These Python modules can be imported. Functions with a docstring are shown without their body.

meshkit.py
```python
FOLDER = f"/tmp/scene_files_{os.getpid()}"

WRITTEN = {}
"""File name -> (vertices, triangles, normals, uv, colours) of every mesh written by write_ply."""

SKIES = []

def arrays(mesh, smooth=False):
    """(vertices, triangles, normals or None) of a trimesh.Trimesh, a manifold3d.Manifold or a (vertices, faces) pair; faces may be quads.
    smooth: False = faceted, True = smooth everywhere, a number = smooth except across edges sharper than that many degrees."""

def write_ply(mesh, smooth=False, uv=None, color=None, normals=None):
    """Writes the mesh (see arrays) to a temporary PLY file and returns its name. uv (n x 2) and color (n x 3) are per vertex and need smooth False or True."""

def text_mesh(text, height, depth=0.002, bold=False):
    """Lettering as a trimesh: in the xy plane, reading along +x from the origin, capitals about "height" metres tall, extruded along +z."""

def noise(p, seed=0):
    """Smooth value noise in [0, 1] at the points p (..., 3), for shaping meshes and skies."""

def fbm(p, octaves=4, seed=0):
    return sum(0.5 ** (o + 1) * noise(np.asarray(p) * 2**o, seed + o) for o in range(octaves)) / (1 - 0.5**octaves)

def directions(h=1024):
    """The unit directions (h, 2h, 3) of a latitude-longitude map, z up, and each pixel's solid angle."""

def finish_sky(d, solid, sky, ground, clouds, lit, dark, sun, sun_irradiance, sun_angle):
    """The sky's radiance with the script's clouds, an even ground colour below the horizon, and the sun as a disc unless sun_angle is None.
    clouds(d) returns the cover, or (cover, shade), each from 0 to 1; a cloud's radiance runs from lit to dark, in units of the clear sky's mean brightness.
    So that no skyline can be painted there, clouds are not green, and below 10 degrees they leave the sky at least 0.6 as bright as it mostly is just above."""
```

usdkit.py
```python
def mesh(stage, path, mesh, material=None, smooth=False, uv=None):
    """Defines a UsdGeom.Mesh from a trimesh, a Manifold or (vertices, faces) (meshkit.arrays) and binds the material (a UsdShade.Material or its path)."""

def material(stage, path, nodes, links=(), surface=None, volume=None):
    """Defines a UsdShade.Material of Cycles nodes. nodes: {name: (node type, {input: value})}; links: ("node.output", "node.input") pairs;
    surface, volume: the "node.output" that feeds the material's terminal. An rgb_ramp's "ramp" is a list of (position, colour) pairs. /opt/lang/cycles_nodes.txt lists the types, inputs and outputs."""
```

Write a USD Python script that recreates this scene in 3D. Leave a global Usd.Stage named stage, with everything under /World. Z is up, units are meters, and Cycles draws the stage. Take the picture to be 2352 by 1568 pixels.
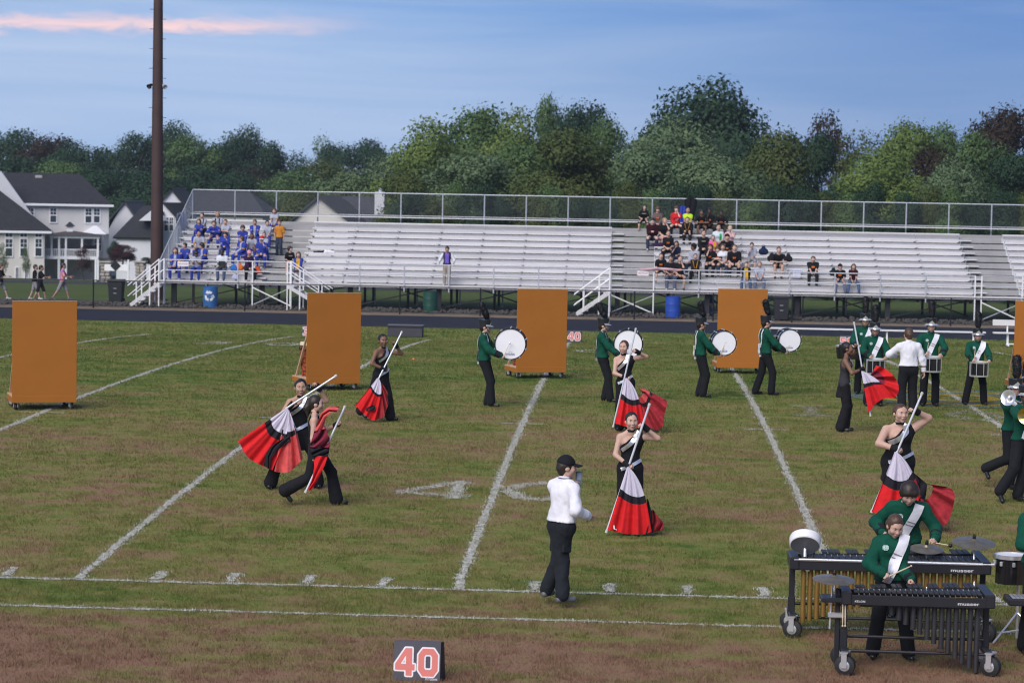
import math, random
import numpy as np
import trimesh
import meshkit, usdkit
from pxr import Usd, UsdGeom, UsdLux, UsdShade, Gf, Sdf, Vt

stage = Usd.Stage.CreateInMemory()
UsdGeom.SetStageUpAxis(stage, UsdGeom.Tokens.z)
UsdGeom.SetStageMetersPerUnit(stage, 1.0)
UsdGeom.Xform.Define(stage, '/World')
UsdGeom.Scope.Define(stage, '/World/Looks')
rng = np.random.default_rng(7)

# ------------------------------------------------------------ camera, sky, sun, exposure
PW, PH, FPX = 2352.0, 1568.0, 5383.3
CAM = np.array([2.007, -27.614, 4.653])
PITCH, YAW, ROLL = -0.0606, -0.05094, 0.01871
EXPOSURE = 1.24
SUN_EL, SUN_AZ = math.radians(40.0), math.radians(205.0)      # azimuth from +y towards +x; behind the camera
SKY_STRENGTH, SUN_STRENGTH = 0.05, 0.4

cy, sy, cp, sp = math.cos(YAW), math.sin(YAW), math.cos(PITCH), math.sin(PITCH)
FWD = np.array([sy * cp, cy * cp, sp])
_r = np.array([cy, -sy, 0.0]); _u = np.cross(_r, FWD)
RIGHT = math.cos(ROLL) * _r + math.sin(ROLL) * _u
UP = -math.sin(ROLL) * _r + math.cos(ROLL) * _u
cam = UsdGeom.Camera.Define(stage, '/World/camera')
m = np.eye(4); m[0, :3], m[1, :3], m[2, :3], m[3, :3] = RIGHT, UP, -FWD, CAM
cam.AddTransformOp().Set(Gf.Matrix4d(*m.ravel().tolist()))
cam.CreateHorizontalApertureAttr(36.0); cam.CreateVerticalApertureAttr(24.0)
cam.CreateFocalLengthAttr(36.0 * FPX / PW)
cam.CreateClippingRangeAttr(Gf.Vec2f(0.5, 6000))
cam.CreateFStopAttr(3.2); cam.CreateFocusDistanceAttr(33.0)
cam.GetExposureAttr().Set(EXPOSURE)

sun_dir = np.array([math.sin(SUN_AZ) * math.cos(SUN_EL), math.cos(SUN_AZ) * math.cos(SUN_EL), math.sin(SUN_EL)])
sun = UsdLux.DistantLight.Define(stage, '/World/sun')
sun.CreateIntensityAttr(SUN_STRENGTH); sun.CreateAngleAttr(50.0); sun.CreateColorAttr(Gf.Vec3f(1.0, 0.93, 0.86))
sun.CreateNormalizeAttr(True)
_z = sun_dir; _x = np.cross([0, 0, 1.0], _z); _x /= np.linalg.norm(_x); _y = np.cross(_z, _x)
m = np.eye(4); m[0, :3], m[1, :3], m[2, :3] = _x, _y, _z
sun.AddTransformOp().Set(Gf.Matrix4d(*m.ravel().tolist()))

_sky = usdkit.material(stage, '/World/Looks/sky', {
    'tc': ('texture_coordinate', {}),
    'sky': ('sky_texture', {'sky_type': 'single_scattering', 'sun_disc': False, 'sun_elevation': SUN_EL, 'sun_rotation': SUN_AZ, 'air_density': 1.0, 'aerosol_density': 0.0, 'ozone_density': 9.0}),
    'tint': ('mix_color', {'blend_type': 'multiply', 'fac': 1.0, 'b': (0.56, 0.60, 0.78)}),
    'sep': ('separate_xyz', {}),
    # a thin high veil of cloud: bands stretched along the horizon
    'map1': ('mapping', {'scale': (3.6, 3.6, 42.0), 'rotation': (0.0, 0.06, 0.0)}),
    'n1': ('noise_texture', {'scale': 1.0, 'detail': 5.0, 'roughness': 0.55, 'distortion': 0.6}),
    'r1': ('rgb_ramp', {'ramp': [(0.34, (0, 0, 0)), (0.70, (1, 1, 1))]}),
    'veil': ('mix_color', {'blend_type': 'mix', 'a': (0, 0, 0), 'b': (4.5, 5.5, 7.4)}),
    'vf': ('math', {'math_type': 'multiply', 'value2': 0.78}),
    # the pink streak low in the sky
    'map2': ('mapping', {'scale': (30.0, 30.0, 150.0)}),
    'n2': ('noise_texture', {'scale': 1.0, 'detail': 6.0, 'roughness': 0.6, 'distortion': 0.8}),
    'nz': ('math', {'math_type': 'multiply_add', 'value2': 0.014, 'value3': -0.0070}),
    'zz': ('math', {'math_type': 'add'}),
    'xs': ('math', {'math_type': 'multiply_add', 'value2': 0.020, 'value3': 0.0}),
    'zs': ('math', {'math_type': 'subtract'}),
    'up': ('map_range', {'range_type': 'smoothstep', 'from_min': 0.0690, 'from_max': 0.0745, 'to_min': 0.0, 'to_max': 1.0, 'clamp': True}),
    'dn': ('map_range', {'range_type': 'smoothstep', 'from_min': 0.0740, 'from_max': 0.0790, 'to_min': 1.0, 'to_max': 0.0, 'clamp': True}),
    'band': ('math', {'math_type': 'multiply'}),
    'fx': ('map_range', {'range_type': 'smoothstep', 'from_min': -0.20, 'from_max': -0.10, 'to_min': 1.0, 'to_max': 0.0, 'clamp': True}),
    'band2': ('math', {'math_type': 'multiply'}),
    'nr': ('map_range', {'from_min': 0.25, 'from_max': 0.6, 'to_min': 0.35, 'to_max': 1.0, 'clamp': True}),
    'band3': ('math', {'math_type': 'multiply'}),
    'pink': ('mix_color', {'blend_type': 'mix', 'b': (8.9, 6.2, 6.1)}),
    'hz': ('map_range', {'range_type': 'smoothstep', 'from_min': 0.0, 'from_max': 0.13, 'to_min': 0.80, 'to_max': 0.0, 'clamp': True}),
    'low': ('mix_color', {'blend_type': 'mix', 'b': (2.75, 4.15, 6.9)}),
    # the evening sky dims away from the sunset side
    'gx': ('map_range', {'range_type': 'smoothstep', 'from_min': -0.18, 'from_max': 0.17, 'to_min': 0.0, 'to_max': 1.0, 'clamp': True}),
    'east': ('mix_color', {'blend_type': 'multiply', 'b': (0.54, 0.63, 0.76)}),
    'bg': ('background_shader', {'strength': SKY_STRENGTH}),
}, [('sky.color', 'tint.a'), ('tc.generated', 'sep.vector'), ('tc.generated', 'map1.vector'), ('map1.vector', 'n1.vector'), ('n1.fac', 'r1.fac'),
    ('sep.z', 'hz.value'), ('hz.result', 'low.fac'), ('tint.result', 'low.a'), ('low.result', 'veil.a'), ('r1.color', 'vf.value1'), ('vf.value', 'veil.fac'),
    ('tc.generated', 'map2.vector'), ('map2.vector', 'n2.vector'), ('n2.fac', 'nz.value1'), ('sep.z', 'zz.value1'), ('nz.value', 'zz.value2'),
    ('sep.x', 'xs.value1'), ('zz.value', 'zs.value1'), ('xs.value', 'zs.value2'), ('zs.value', 'up.value'), ('zs.value', 'dn.value'),
    ('up.result', 'band.value1'), ('dn.result', 'band.value2'), ('sep.x', 'fx.value'), ('band.value', 'band2.value1'), ('fx.result', 'band2.value2'),
    ('n2.fac', 'nr.value'), ('band2.value', 'band3.value1'), ('nr.result', 'band3.value2'), ('band3.value', 'pink.fac'), ('veil.result', 'pink.a'),
    ('sep.x', 'gx.value'), ('gx.result', 'east.fac'), ('pink.result', 'east.a'), ('east.result', 'bg.color')], surface='bg.background')
dome = UsdLux.DomeLight.Define(stage, '/World/sky')
UsdShade.MaterialBindingAPI.Apply(dome.GetPrim()).Bind(_sky)
dome.GetPrim().SetCustomDataByKey('kind', 'structure')

# ------------------------------------------------------------ places in the photograph -> places in the world
FW, CROWN = 48.77, 0.497
def zc(y):
    """the crowned field's height"""
    return CROWN * (1 - ((y - FW / 2) / (FW / 2)) ** 2) if 0 < y < FW else 0.0
def ray(a, b):
    return FWD + (a - PW / 2) / FPX * RIGHT - (b - PH / 2) / FPX * UP
def at_z(a, b, z=0.0):
    d = ray(a, b); return CAM + (z - CAM[2]) / d[2] * d
def on_field(a, b):
    z = 0.0
    for i in range(40):
        p = at_z(a, b, z); z = zc(p[1])
    return p
def at_y(a, b, y):
    d = ray(a, b); return CAM + (y - CAM[1]) / d[1] * d

# ------------------------------------------------------------ writing prims
used = {}
def numbered(parent, name):
    k = (parent, name); n = used.get(k, 0); used[k] = n + 1
    return name if n == 0 else '%s_%03d' % (name, n)
def tag(prim, label=None, cat=None, group=None, kind=None):
    for k, v in (('label', label), ('category', cat), ('group', group), ('kind', kind)):
        if v: prim.SetCustomDataByKey(k, v)
    return prim
def thing(name, label, cat, loc=(0, 0, 0), rz=0.0, group=None):
    x = UsdGeom.Xform.Define(stage, '/World/' + numbered('/World', name))
    x.AddTranslateOp().Set(Gf.Vec3d(*[float(v) for v in loc])); x.AddRotateZOp().Set(float(rz))
    return tag(x.GetPrim(), label, cat, group)
def obj(name, mesh, mat, parent=None, smooth=False, label=None, kind=None):
    if mesh is None: return None
    if isinstance(mesh, MB): mesh = mesh.get()
    if len(mesh[1]) == 0: return None
    base = str(parent.GetPath()) if parent else '/World'
    p = base + '/' + numbered(base, name)
    return tag(usdkit.mesh(stage, p, mesh, mat, smooth=smooth).GetPrim(), label, None, None, kind)
def copy_of(root, label, loc, rz=0.0, group=None, scale=None, name=None):
    was = root.GetCustomData()
    n = name or root.GetName().rstrip('0123456789').rstrip('_')
    r = thing(n, label, was['category'], loc, rz, group or was.get('group'))
    if scale is not None:
        UsdGeom.Xformable(r).AddScaleOp().Set(Gf.Vec3f(*[float(v) for v in scale]))
    return r

def rotz(d):
    c, s = math.cos(math.radians(d)), math.sin(math.radians(d))
    return np.array([[c, -s, 0], [s, c, 0], [0, 0, 1.0]])
def unit(v):
    v = np.asarray(v, float); return v / max(np.linalg.norm(v), 1e-9)
def frame(d, hint=(0, 0, 1.0)):
    """columns x, y, z with z along d"""
    z = unit(d); h = np.asarray(hint, float)
    if abs(z @ unit(h)) > 0.98: h = np.array([0.0, 1.0, 0.0]) if abs(z[1]) < 0.9 else np.array([1.0, 0, 0])
    x = unit(np.cross(h, z)); return np.stack([x, np.cross(z, x), z], 1)

class MB:
    """collects shapes that become one mesh"""
    def __init__(s): s.v, s.f, s.n = [], [], 0
    def add(s, v, f):
        v = np.asarray(v, float); f = np.asarray(f, int)
        if f.shape[1] == 4: f = np.vstack([f[:, [0, 1, 2]], f[:, [0, 2, 3]]])
        s.v.append(v); s.f.append(f + s.n); s.n += len(v); return s
    def get(s):
        if not s.v: return (np.zeros((0, 3)), np.zeros((0, 3), int))
        return (np.vstack(s.v), np.vstack(s.f))
    BF = np.array([[0, 3, 2, 1], [4, 5, 6, 7], [0, 1, 5, 4], [1, 2, 6, 5], [2, 3, 7, 6], [3, 0, 4, 7]])
    def box(s, c, size, R=None, taper=1.0):
        h = np.asarray(size, float) / 2
        q = np.array([[-1, -1, -1], [1, -1, -1], [1, 1, -1], [-1, 1, -1], [-1, -1, 1], [1, -1, 1], [1, 1, 1], [-1, 1, 1]], float)
        q[4:, :2] *= taper
        v = q * h
        if R is not None: v = v @ np.asarray(R).T
        return s.add(v + np.asarray(c, float), MB.BF)
    def span(s, lo, hi): return s.box((np.asarray(lo, float) + hi) / 2, np.abs(np.asarray(hi, float) - lo))
    def rbox(s, c, size, b=0.01, R=None):
        """box with chamfered edges"""
        h = np.asarray(size, float) / 2; pts = []
        for sx in (-1, 1):
            for sy_ in (-1, 1):
                for sz in (-1, 1):
                    for k in range(3):
                        q = np.array([sx, sy_, sz]) * (h - b); q[k] += b * (sx, sy_, sz)[k]; pts.append(q)
        hull = trimesh.Trimesh(pts).convex_hull
        v = np.array(hull.vertices)
        if R is not None: v = v @ np.asarray(R).T
        return s.add(v + np.asarray(c, float), hull.faces)
    def bar(s, a, b, w, h, hint=(0, 0, 1.0)):
        a, b = np.asarray(a, float), np.asarray(b, float)
        return s.box((a + b) / 2, (w, h, np.linalg.norm(b - a)), frame(b - a, hint))
    def tube(s, a, b, r, r2=None, n=8, caps=True):
        return s.path([a, b], [r, r if r2 is None else r2], n, caps)
    def path(s, pts, r, n=8, caps=True, closed=False):
        pts = np.asarray(pts, float); k = len(pts); r = np.broadcast_to(np.asarray(r, float), k)
        t = np.roll(pts, -1, 0) - np.roll(pts, 1, 0) if closed else np.gradient(pts, axis=0)
        an = np.arange(n) / n * 2 * math.pi; V = []; fx = frame(t[0])[:, 0]
        for i in range(k):
            z = unit(t[i]); fx = unit(fx - z * (fx @ z)); fy = np.cross(z, fx)
            V.append(pts[i] + r[i] * (np.cos(an)[:, None] * fx + np.sin(an)[:, None] * fy))
        V = np.vstack(V); F = []
        for i in range(k if closed else k - 1):
            a, b = i * n, ((i + 1) % k) * n
            for j in range(n): F.append([a + j, a + (j + 1) % n, b + (j + 1) % n, b + j])
        s.add(V, F)
        if caps and not closed:
            for base, c, flip in ((0, pts[0], 1), ((k - 1) * n, pts[-1], 0)):
                q = np.vstack([V[base:base + n], [c]])
                s.add(q, [[(j + 1) % n, j, n] if flip else [j, (j + 1) % n, n] for j in range(n)])
        return s
    def lathe(s, prof, c=(0, 0, 0), R=None, n=24):
        """prof: (radius, height) pairs turned about z"""
        prof = np.asarray(prof, float); an = np.arange(n) / n * 2 * math.pi
        V = np.vstack([np.stack([r * np.cos(an), r * np.sin(an), np.full(n, z)], 1) for r, z in prof])
        F = [[i * n + j, i * n + (j + 1) % n, (i + 1) * n + (j + 1) % n, (i + 1) * n + j] for i in range(len(prof) - 1) for j in range(n)]
        if R is not None: V = V @ np.asarray(R).T
        return s.add(V + np.asarray(c, float), F)
    def cyl(s, c, r, h, R=None, n=24, ry=None):
        s.lathe([(0, -h / 2), (r, -h / 2), (r, h / 2), (0, h / 2)], c, R, n); return s
    def ball(s, c, r, R=None, sub=2):
        q = trimesh.creation.icosphere(subdivisions=sub); v = np.array(q.vertices) * np.asarray(r, float)
        if R is not None: v = v @ np.asarray(R).T
        return s.add(v + np.asarray(c, float), q.faces)
    def prism(s, poly, y0, y1, axis='y'):
        """polygon (x, z) or (x, y) pushed along the remaining axis"""
        from shapely.geometry import Polygon
        t = trimesh.creation.extrude_polygon(poly if hasattr(poly, 'exterior') else Polygon(poly), abs(y1 - y0), engine='earcut')
        v = np.array(t.vertices); f = np.array(t.faces)
        if axis == 'y': v = np.stack([v[:, 0], v[:, 2] + min(y0, y1), v[:, 1]], 1); f = f[:, ::-1]
        elif axis == 'x': v = np.stack([v[:, 2] + min(y0, y1), v[:, 0], v[:, 1]], 1)
        else: v = v + [0, 0, min(y0, y1)]
        return s.add(v, f)
    def text(s, txt, height, o, R, depth=0.003, width=None, bold=True):
        """lettering whose origin is o; R's columns are its reading, up and outward directions"""
        t = meshkit.text_mesh(txt, height, depth, bold); v = np.array(t.vertices)
        v[:, 0] -= v[:, 0].min(); w = v[:, 0].max()
        if width: v[:, 0] *= width / w
        return s.add(v @ np.asarray(R).T + np.asarray(o, float), t.faces)
    def move(s, R=None, t=(0, 0, 0)):
        s.v = [(q @ np.asarray(R).T if R is not None else q) + np.asarray(t, float) for q in s.v]; return s

# ------------------------------------------------------------ materials
TXT = np.array([[1, 0, 0], [0, 0, 1], [0, -1, 0]], float).T
mats = {}
def mat(name, color, rough=0.6, metal=0.0, var=0.12, scale=6.0, bump=0.0, bscale=60.0, spec=0.5, coord='object', sheen=0.0, coat=0.0, detail=4.0):
    """a plain material whose colour drifts a little with noise"""
    if name in mats: return mats[name]
    c = np.array(color, float); lo, hi = np.clip(c * (1 - var), 0, 1), np.clip(c * (1 + var), 0, 1)
    nodes = {'tc': ('texture_coordinate', {}), 'n': ('noise_texture', {'scale': scale, 'detail': detail, 'roughness': 0.6}),
             'r': ('rgb_ramp', {'ramp': [(0.3, lo), (0.7, hi)]}),
             'p': ('principled_bsdf', {'roughness': rough, 'metallic': metal, 'specular_ior_level': spec, 'sheen_weight': sheen, 'coat_weight': coat})}
    links = [('tc.' + coord, 'n.vector'), ('n.fac', 'r.fac'), ('r.color', 'p.base_color')]
    if bump:
        nodes['bn'] = ('noise_texture', {'scale': bscale, 'detail': 3.0}); nodes['b'] = ('bump', {'strength': bump, 'distance': 0.01})
        links += [('tc.' + coord, 'bn.vector'), ('bn.fac', 'b.height'), ('b.normal', 'p.normal')]
    mats[name] = usdkit.material(stage, '/World/Looks/' + name, nodes, links, surface='p.BSDF')
    return mats[name]
def cloth(name, color, var=0.10, rough=0.85): return mat(name, color, rough, var=var, scale=9, bump=0.6, bscale=20, spec=0.15, sheen=0.02)

aluminium = mat('aluminium', (0.66, 0.66, 0.69), 0.5, 0.1, var=0.10, scale=1.3)
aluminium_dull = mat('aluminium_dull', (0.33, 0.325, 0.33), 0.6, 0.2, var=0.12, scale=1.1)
galvanized = mat('galvanized', (0.46, 0.48, 0.52), 0.5, 0.3, var=0.10)
dark_steel = mat('dark_steel', (0.035, 0.035, 0.04), 0.6, 0.3, var=0.2)
black_metal = mat('black_metal', (0.012, 0.012, 0.014), 0.4, 0.2)
chrome = mat('chrome', (0.74, 0.75, 0.78), 0.26, 0.7, var=0.03)
white_paint = mat('white_paint', (0.78, 0.78, 0.80), 0.45, var=0.04)
# ------------------------------------------------------------ the ground
def ground_color(nodes, links, wet=1.0):
    """patchy worn autumn turf, by world position"""
    nodes.update({
        'g': ('geometry', {}),
        'ma': ('mapping', {'scale': (0.30, 0.55, 0.3)}), 'na': ('noise_texture', {'scale': 1.0, 'detail': 4.0, 'roughness': 0.6, 'distortion': 0.5}),
        'mb': ('mapping', {'scale': (1.5, 2.6, 1.0)}), 'nb': ('noise_texture', {'scale': 1.0, 'detail': 5.0, 'roughness': 0.65}),
        'mc': ('mapping', {'scale': (9.0, 14.0, 4.0)}), 'nc': ('noise_texture', {'scale': 1.0, 'detail': 4.0, 'roughness': 0.7}),
        'sp': ('separate_xyz', {}),
        # the bare strip beside the near touchline and the worn middle; greener towards the far side
        'ny': ('map_range', {'range_type': 'smoothstep', 'from_min': -1.0, 'from_max': -3.4, 'to_min': 0.0, 'to_max': 0.34, 'clamp': True}),
        'fy': ('map_range', {'range_type': 'smoothstep', 'from_min': 13.0, 'from_max': 26.0, 'to_min': 0.04, 'to_max': -0.21, 'clamp': True}),
        'ty': ('map_range', {'range_type': 'smoothstep', 'from_min': 1.0, 'from_max': 9.0, 'to_min': -0.07, 'to_max': 0.02, 'clamp': True}),
        's0': ('math', {'math_type': 'multiply_add', 'value2': 1.2, 'value3': -1.09}), 's1': ('math', {'math_type': 'multiply_add', 'value2': 1.55}),
        's2': ('math', {'math_type': 'multiply_add', 'value2': 0.70}), 's3': ('math', {'math_type': 'add'}), 's4': ('math', {'math_type': 'add'}), 's5': ('math', {'math_type': 'add'}),
        'ramp': ('rgb_ramp', {'ramp': [(0.18, (0.095, 0.165, 0.036)), (0.42, (0.185, 0.225, 0.055)), (0.64, (0.255, 0.245, 0.080)), (0.80, (0.300, 0.235, 0.108)), (1.0, (0.330, 0.196, 0.126))]}),
    })
    links += [('g.position', 'ma.vector'), ('ma.vector', 'na.vector'), ('g.position', 'mb.vector'), ('mb.vector', 'nb.vector'), ('g.position', 'mc.vector'), ('mc.vector', 'nc.vector'),
              ('g.position', 'sp.vector'), ('sp.y', 'ny.value'), ('sp.y', 'fy.value'), ('sp.y', 'ty.value'),
              ('na.fac', 's0.value1'), ('nb.fac', 's1.value1'), ('s0.value', 's1.value3'), ('nc.fac', 's2.value1'), ('s1.value', 's2.value3'),
              ('s2.value', 's3.value1'), ('ny.result', 's3.value2'), ('s3.value', 's4.value1'), ('fy.result', 's4.value2'), ('s4.value', 's5.value1'), ('ty.result', 's5.value2'), ('s5.value', 'ramp.fac')]

nodes, links = {}, []
ground_color(nodes, links)
nodes.update({'dk': ('mix_color', {'blend_type': 'multiply', 'fac': 1.0, 'b': (0.85, 0.85, 0.85)}), 'bn': ('noise_texture', {'scale': 45.0, 'detail': 4.0, 'roughness': 0.7}), 'b': ('bump', {'strength': 0.8, 'distance': 0.03}),
              'p': ('principled_bsdf', {'roughness': 0.95, 'specular_ior_level': 0.1})})
links += [('ramp.color', 'dk.a'), ('dk.result', 'p.base_color'), ('g.position', 'bn.vector'), ('bn.fac', 'b.height'), ('b.normal', 'p.normal')]
turf = usdkit.material(stage, '/World/Looks/turf', nodes, links, surface='p.BSDF')
nodes, links = {}, []
ground_color(nodes, links)
nodes.update({'ri': ('map_range', {'from_min': 0.0, 'from_max': 1.0, 'to_min': 0.70, 'to_max': 1.55}), 'mul': ('vector_math', {'math_type': 'scale'}),
              'p': ('principled_bsdf', {'roughness': 0.8, 'specular_ior_level': 0.15}), 't': ('translucent_bsdf', {}), 'mx': ('mix_closure', {'fac': 0.25})})
links += [('g.random_per_island', 'ri.value'), ('ramp.color', 'mul.vector1'), ('ri.result', 'mul.scale'), ('mul.vector', 'p.base_color'), ('mul.vector', 't.color'), ('p.BSDF', 'mx.closure1'), ('t.BSDF', 'mx.closure2')]
blade_mat = usdkit.material(stage, '/World/Looks/grass_blade', nodes, links, surface='mx.closure')
# chalk: worn white paint on the turf and its blades
chalk = usdkit.material(stage, '/World/Looks/chalk', {
    'g': ('geometry', {}), 'n': ('noise_texture', {'scale': 14.0, 'detail': 5.0, 'roughness': 0.75}), 'r': ('rgb_ramp', {'ramp': [(0.34, (0.18, 0.175, 0.08)), (0.50, (0.42, 0.42, 0.38)), (0.72, (0.64, 0.64, 0.64))]}),
    'bn': ('noise_texture', {'scale': 60.0, 'detail': 3.0}), 'b': ('bump', {'strength': 0.7, 'distance': 0.02}),
    'p': ('principled_bsdf', {'roughness': 0.95, 'specular_ior_level': 0.1})},
    [('g.position', 'n.vector'), ('n.fac', 'r.fac'), ('r.color', 'p.base_color'), ('g.position', 'bn.vector'), ('bn.fac', 'b.height'), ('b.normal', 'p.normal')], surface='p.BSDF')
chalk_faint = usdkit.material(stage, '/World/Looks/chalk_faint', {
    'g': ('geometry', {}), 'n': ('noise_texture', {'scale': 9.0, 'detail': 5.0, 'roughness': 0.8}), 'r': ('rgb_ramp', {'ramp': [(0.42, (0.13, 0.125, 0.05)), (0.62, (0.34, 0.34, 0.29)), (0.8, (0.48, 0.48, 0.46))]}),
    'p': ('principled_bsdf', {'roughness': 0.95, 'specular_ior_level': 0.1})},
    [('g.position', 'n.vector'), ('n.fac', 'r.fac'), ('r.color', 'p.base_color')], surface='p.BSDF')
paint_blue = mat('emblem_blue', (0.11, 0.16, 0.14), 0.95, var=0.35, scale=7, spec=0.1, coord='object')
paint_gold = mat('emblem_gold', (0.33, 0.23, 0.03), 0.95, var=0.30, scale=7, spec=0.1, coord='object')

zcv = np.vectorize(zc)
def sheet(xs, ys, zf):
    X, Y = np.meshgrid(xs, ys); Z = zf(X, Y)
    n, k = X.shape
    i = np.arange(n * k).reshape(n, k)
    F = np.stack([i[:-1, :-1], i[:-1, 1:], i[1:, 1:], i[1:, :-1]], -1).reshape(-1, 4)
    return (np.stack([X, Y, Z], -1).reshape(-1, 3), F)
TRACK0, TRACK1 = 56.0, 64.2
def field_z(X, Y): return zcv(Y)
field = stage.GetPrimAtPath('/World'); 
fx = UsdGeom.Xform.Define(stage, '/World/field'); field = fx.GetPrim(); tag(field, 'worn green and brown football field with chalked yard lines', None, None, 'structure')
obj('turf', sheet(np.array([-400, -60, -30, -15, 0, 15, 30, 60, 400.0]), np.concatenate([[-120, -60, -20, -8], np.linspace(0, FW, 60), [50, 52, 54, TRACK0]]), field_z), turf, field, smooth=True)

# grass blades that stand up from the sheet; thinner further away
MARKS = []                                    # rectangles (x0, x1, y0, y1) where the blades are chalked
def chalk_rect(x0, x1, y0, y1): MARKS.append((min(x0, x1), max(x0, x1), min(y0, y1), max(y0, y1)))
def blades(X, Y, h, w, lift=0.0):
    n = len(X); a = rng.uniform(0, 2 * math.pi, n); lean = rng.uniform(0.1, 0.9, n) * h; b = rng.uniform(0, 2 * math.pi, n)
    z0 = zcv(Y) - 0.002 + lift; dx, dy = np.cos(a) * w / 2, np.sin(a) * w / 2
    A = np.stack([X - dx, Y - dy, z0], 1); B = np.stack([X + dx, Y + dy, z0], 1); C = np.stack([X + np.cos(b) * lean, Y + np.sin(b) * lean, z0 + h], 1)
    return (np.stack([A, B, C], 1).reshape(-1, 3), np.arange(3 * n).reshape(-1, 3))
def scatter(y0, y1, dens):
    d1 = y1 - CAM[1]; c0 = CAM[0] + math.tan(YAW) * 0
    hw = 0.25 * d1 + 1.0
    area = 2 * hw * (y1 - y0); n = int(area * dens)
    Y = rng.uniform(y0, y1, n); D = Y - CAM[1]; X = CAM[0] + math.tan(YAW) * D + rng.uniform(-1, 1, n) * (0.235 * D + 0.8)
    return X, Y
def strip(x0, y0, x1, y1, w, step=0.12, rough=0.25, lift=0.006, seed=0):
    """a ragged chalked strip on the crowned field from (x0, y0) to (x1, y1)"""
    r = np.random.default_rng(seed + 11); L = math.hypot(x1 - x0, y1 - y0); k = max(int(L / step), 2)
    t = np.linspace(0, 1, k + 1); nx, ny = -(y1 - y0) / L, (x1 - x0) / L
    wob = np.convolve(r.normal(0, 1, k + 9), np.ones(9) / 9, 'valid') * w * 0.25
    a = w / 2 * (1 + rough * r.uniform(-1, 1, k + 1)); b = w / 2 * (1 + rough * r.uniform(-1, 1, k + 1))
    cx, cyy = x0 + (x1 - x0) * t + nx * wob, y0 + (y1 - y0) * t + ny * wob
    P = np.stack([cx + nx * a, cyy + ny * a], 1); Q = np.stack([cx - nx * b, cyy - ny * b], 1)
    V = np.vstack([np.column_stack([P, zcv(P[:, 1]) + lift]), np.column_stack([Q, zcv(Q[:, 1]) + lift])])
    i = np.arange(k); F = np.stack([i + k + 1, i + k + 2, i + 1, i], 1)
    return V, F
def chalk_line(name, segs, w, mat_=None, dens=2600, hgt=0.022, rough=0.3):
    b = MB()
    for i, (x0, y0, x1, y1) in enumerate(segs):
        V, F = strip(x0, y0, x1, y1, w, rough=rough, seed=i + len(MARKS)); b.add(V, F)
        L = math.hypot(x1 - x0, y1 - y0); n = int(L * w * dens)
        near = max(0.25, 1.3 - 0.02 * (min(y0, y1) + 27))
        t = rng.uniform(0, 1, n); s = rng.normal(0, 0.45, n) * w
        nx, ny = -(y1 - y0) / L, (x1 - x0) / L
        X, Y = x0 + (x1 - x0) * t + nx * s, y0 + (y1 - y0) * t + ny * s
        Dm = np.maximum(Y - CAM[1], 20)
        k = rng.uniform(0, 1, n) < np.clip(30.0 / Dm, 0.15, 1)
        X, Y = X[k], Y[k]
        b.add(*blades(X, Y, hgt * rng.uniform(0.6, 1.5, len(X)), 0.010 + 0.0002 * Dm[k]))
        if abs(x1 - x0) < 1e-6: chalk_rect(x0 - w * 0.42, x0 + w * 0.42, y0, y1)
        elif abs(y1 - y0) < 1e-6: chalk_rect(x0, x1, y0 - w * 0.42, y0 + w * 0.42)
    return obj(name, b, mat_ or chalk, field)
Y5 = 4.572
for k in range(-3, 6):
    chalk_line('yard_line', [(k * Y5, 0.05, k * Y5, FW)], 0.108, rough=0.45)
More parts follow.
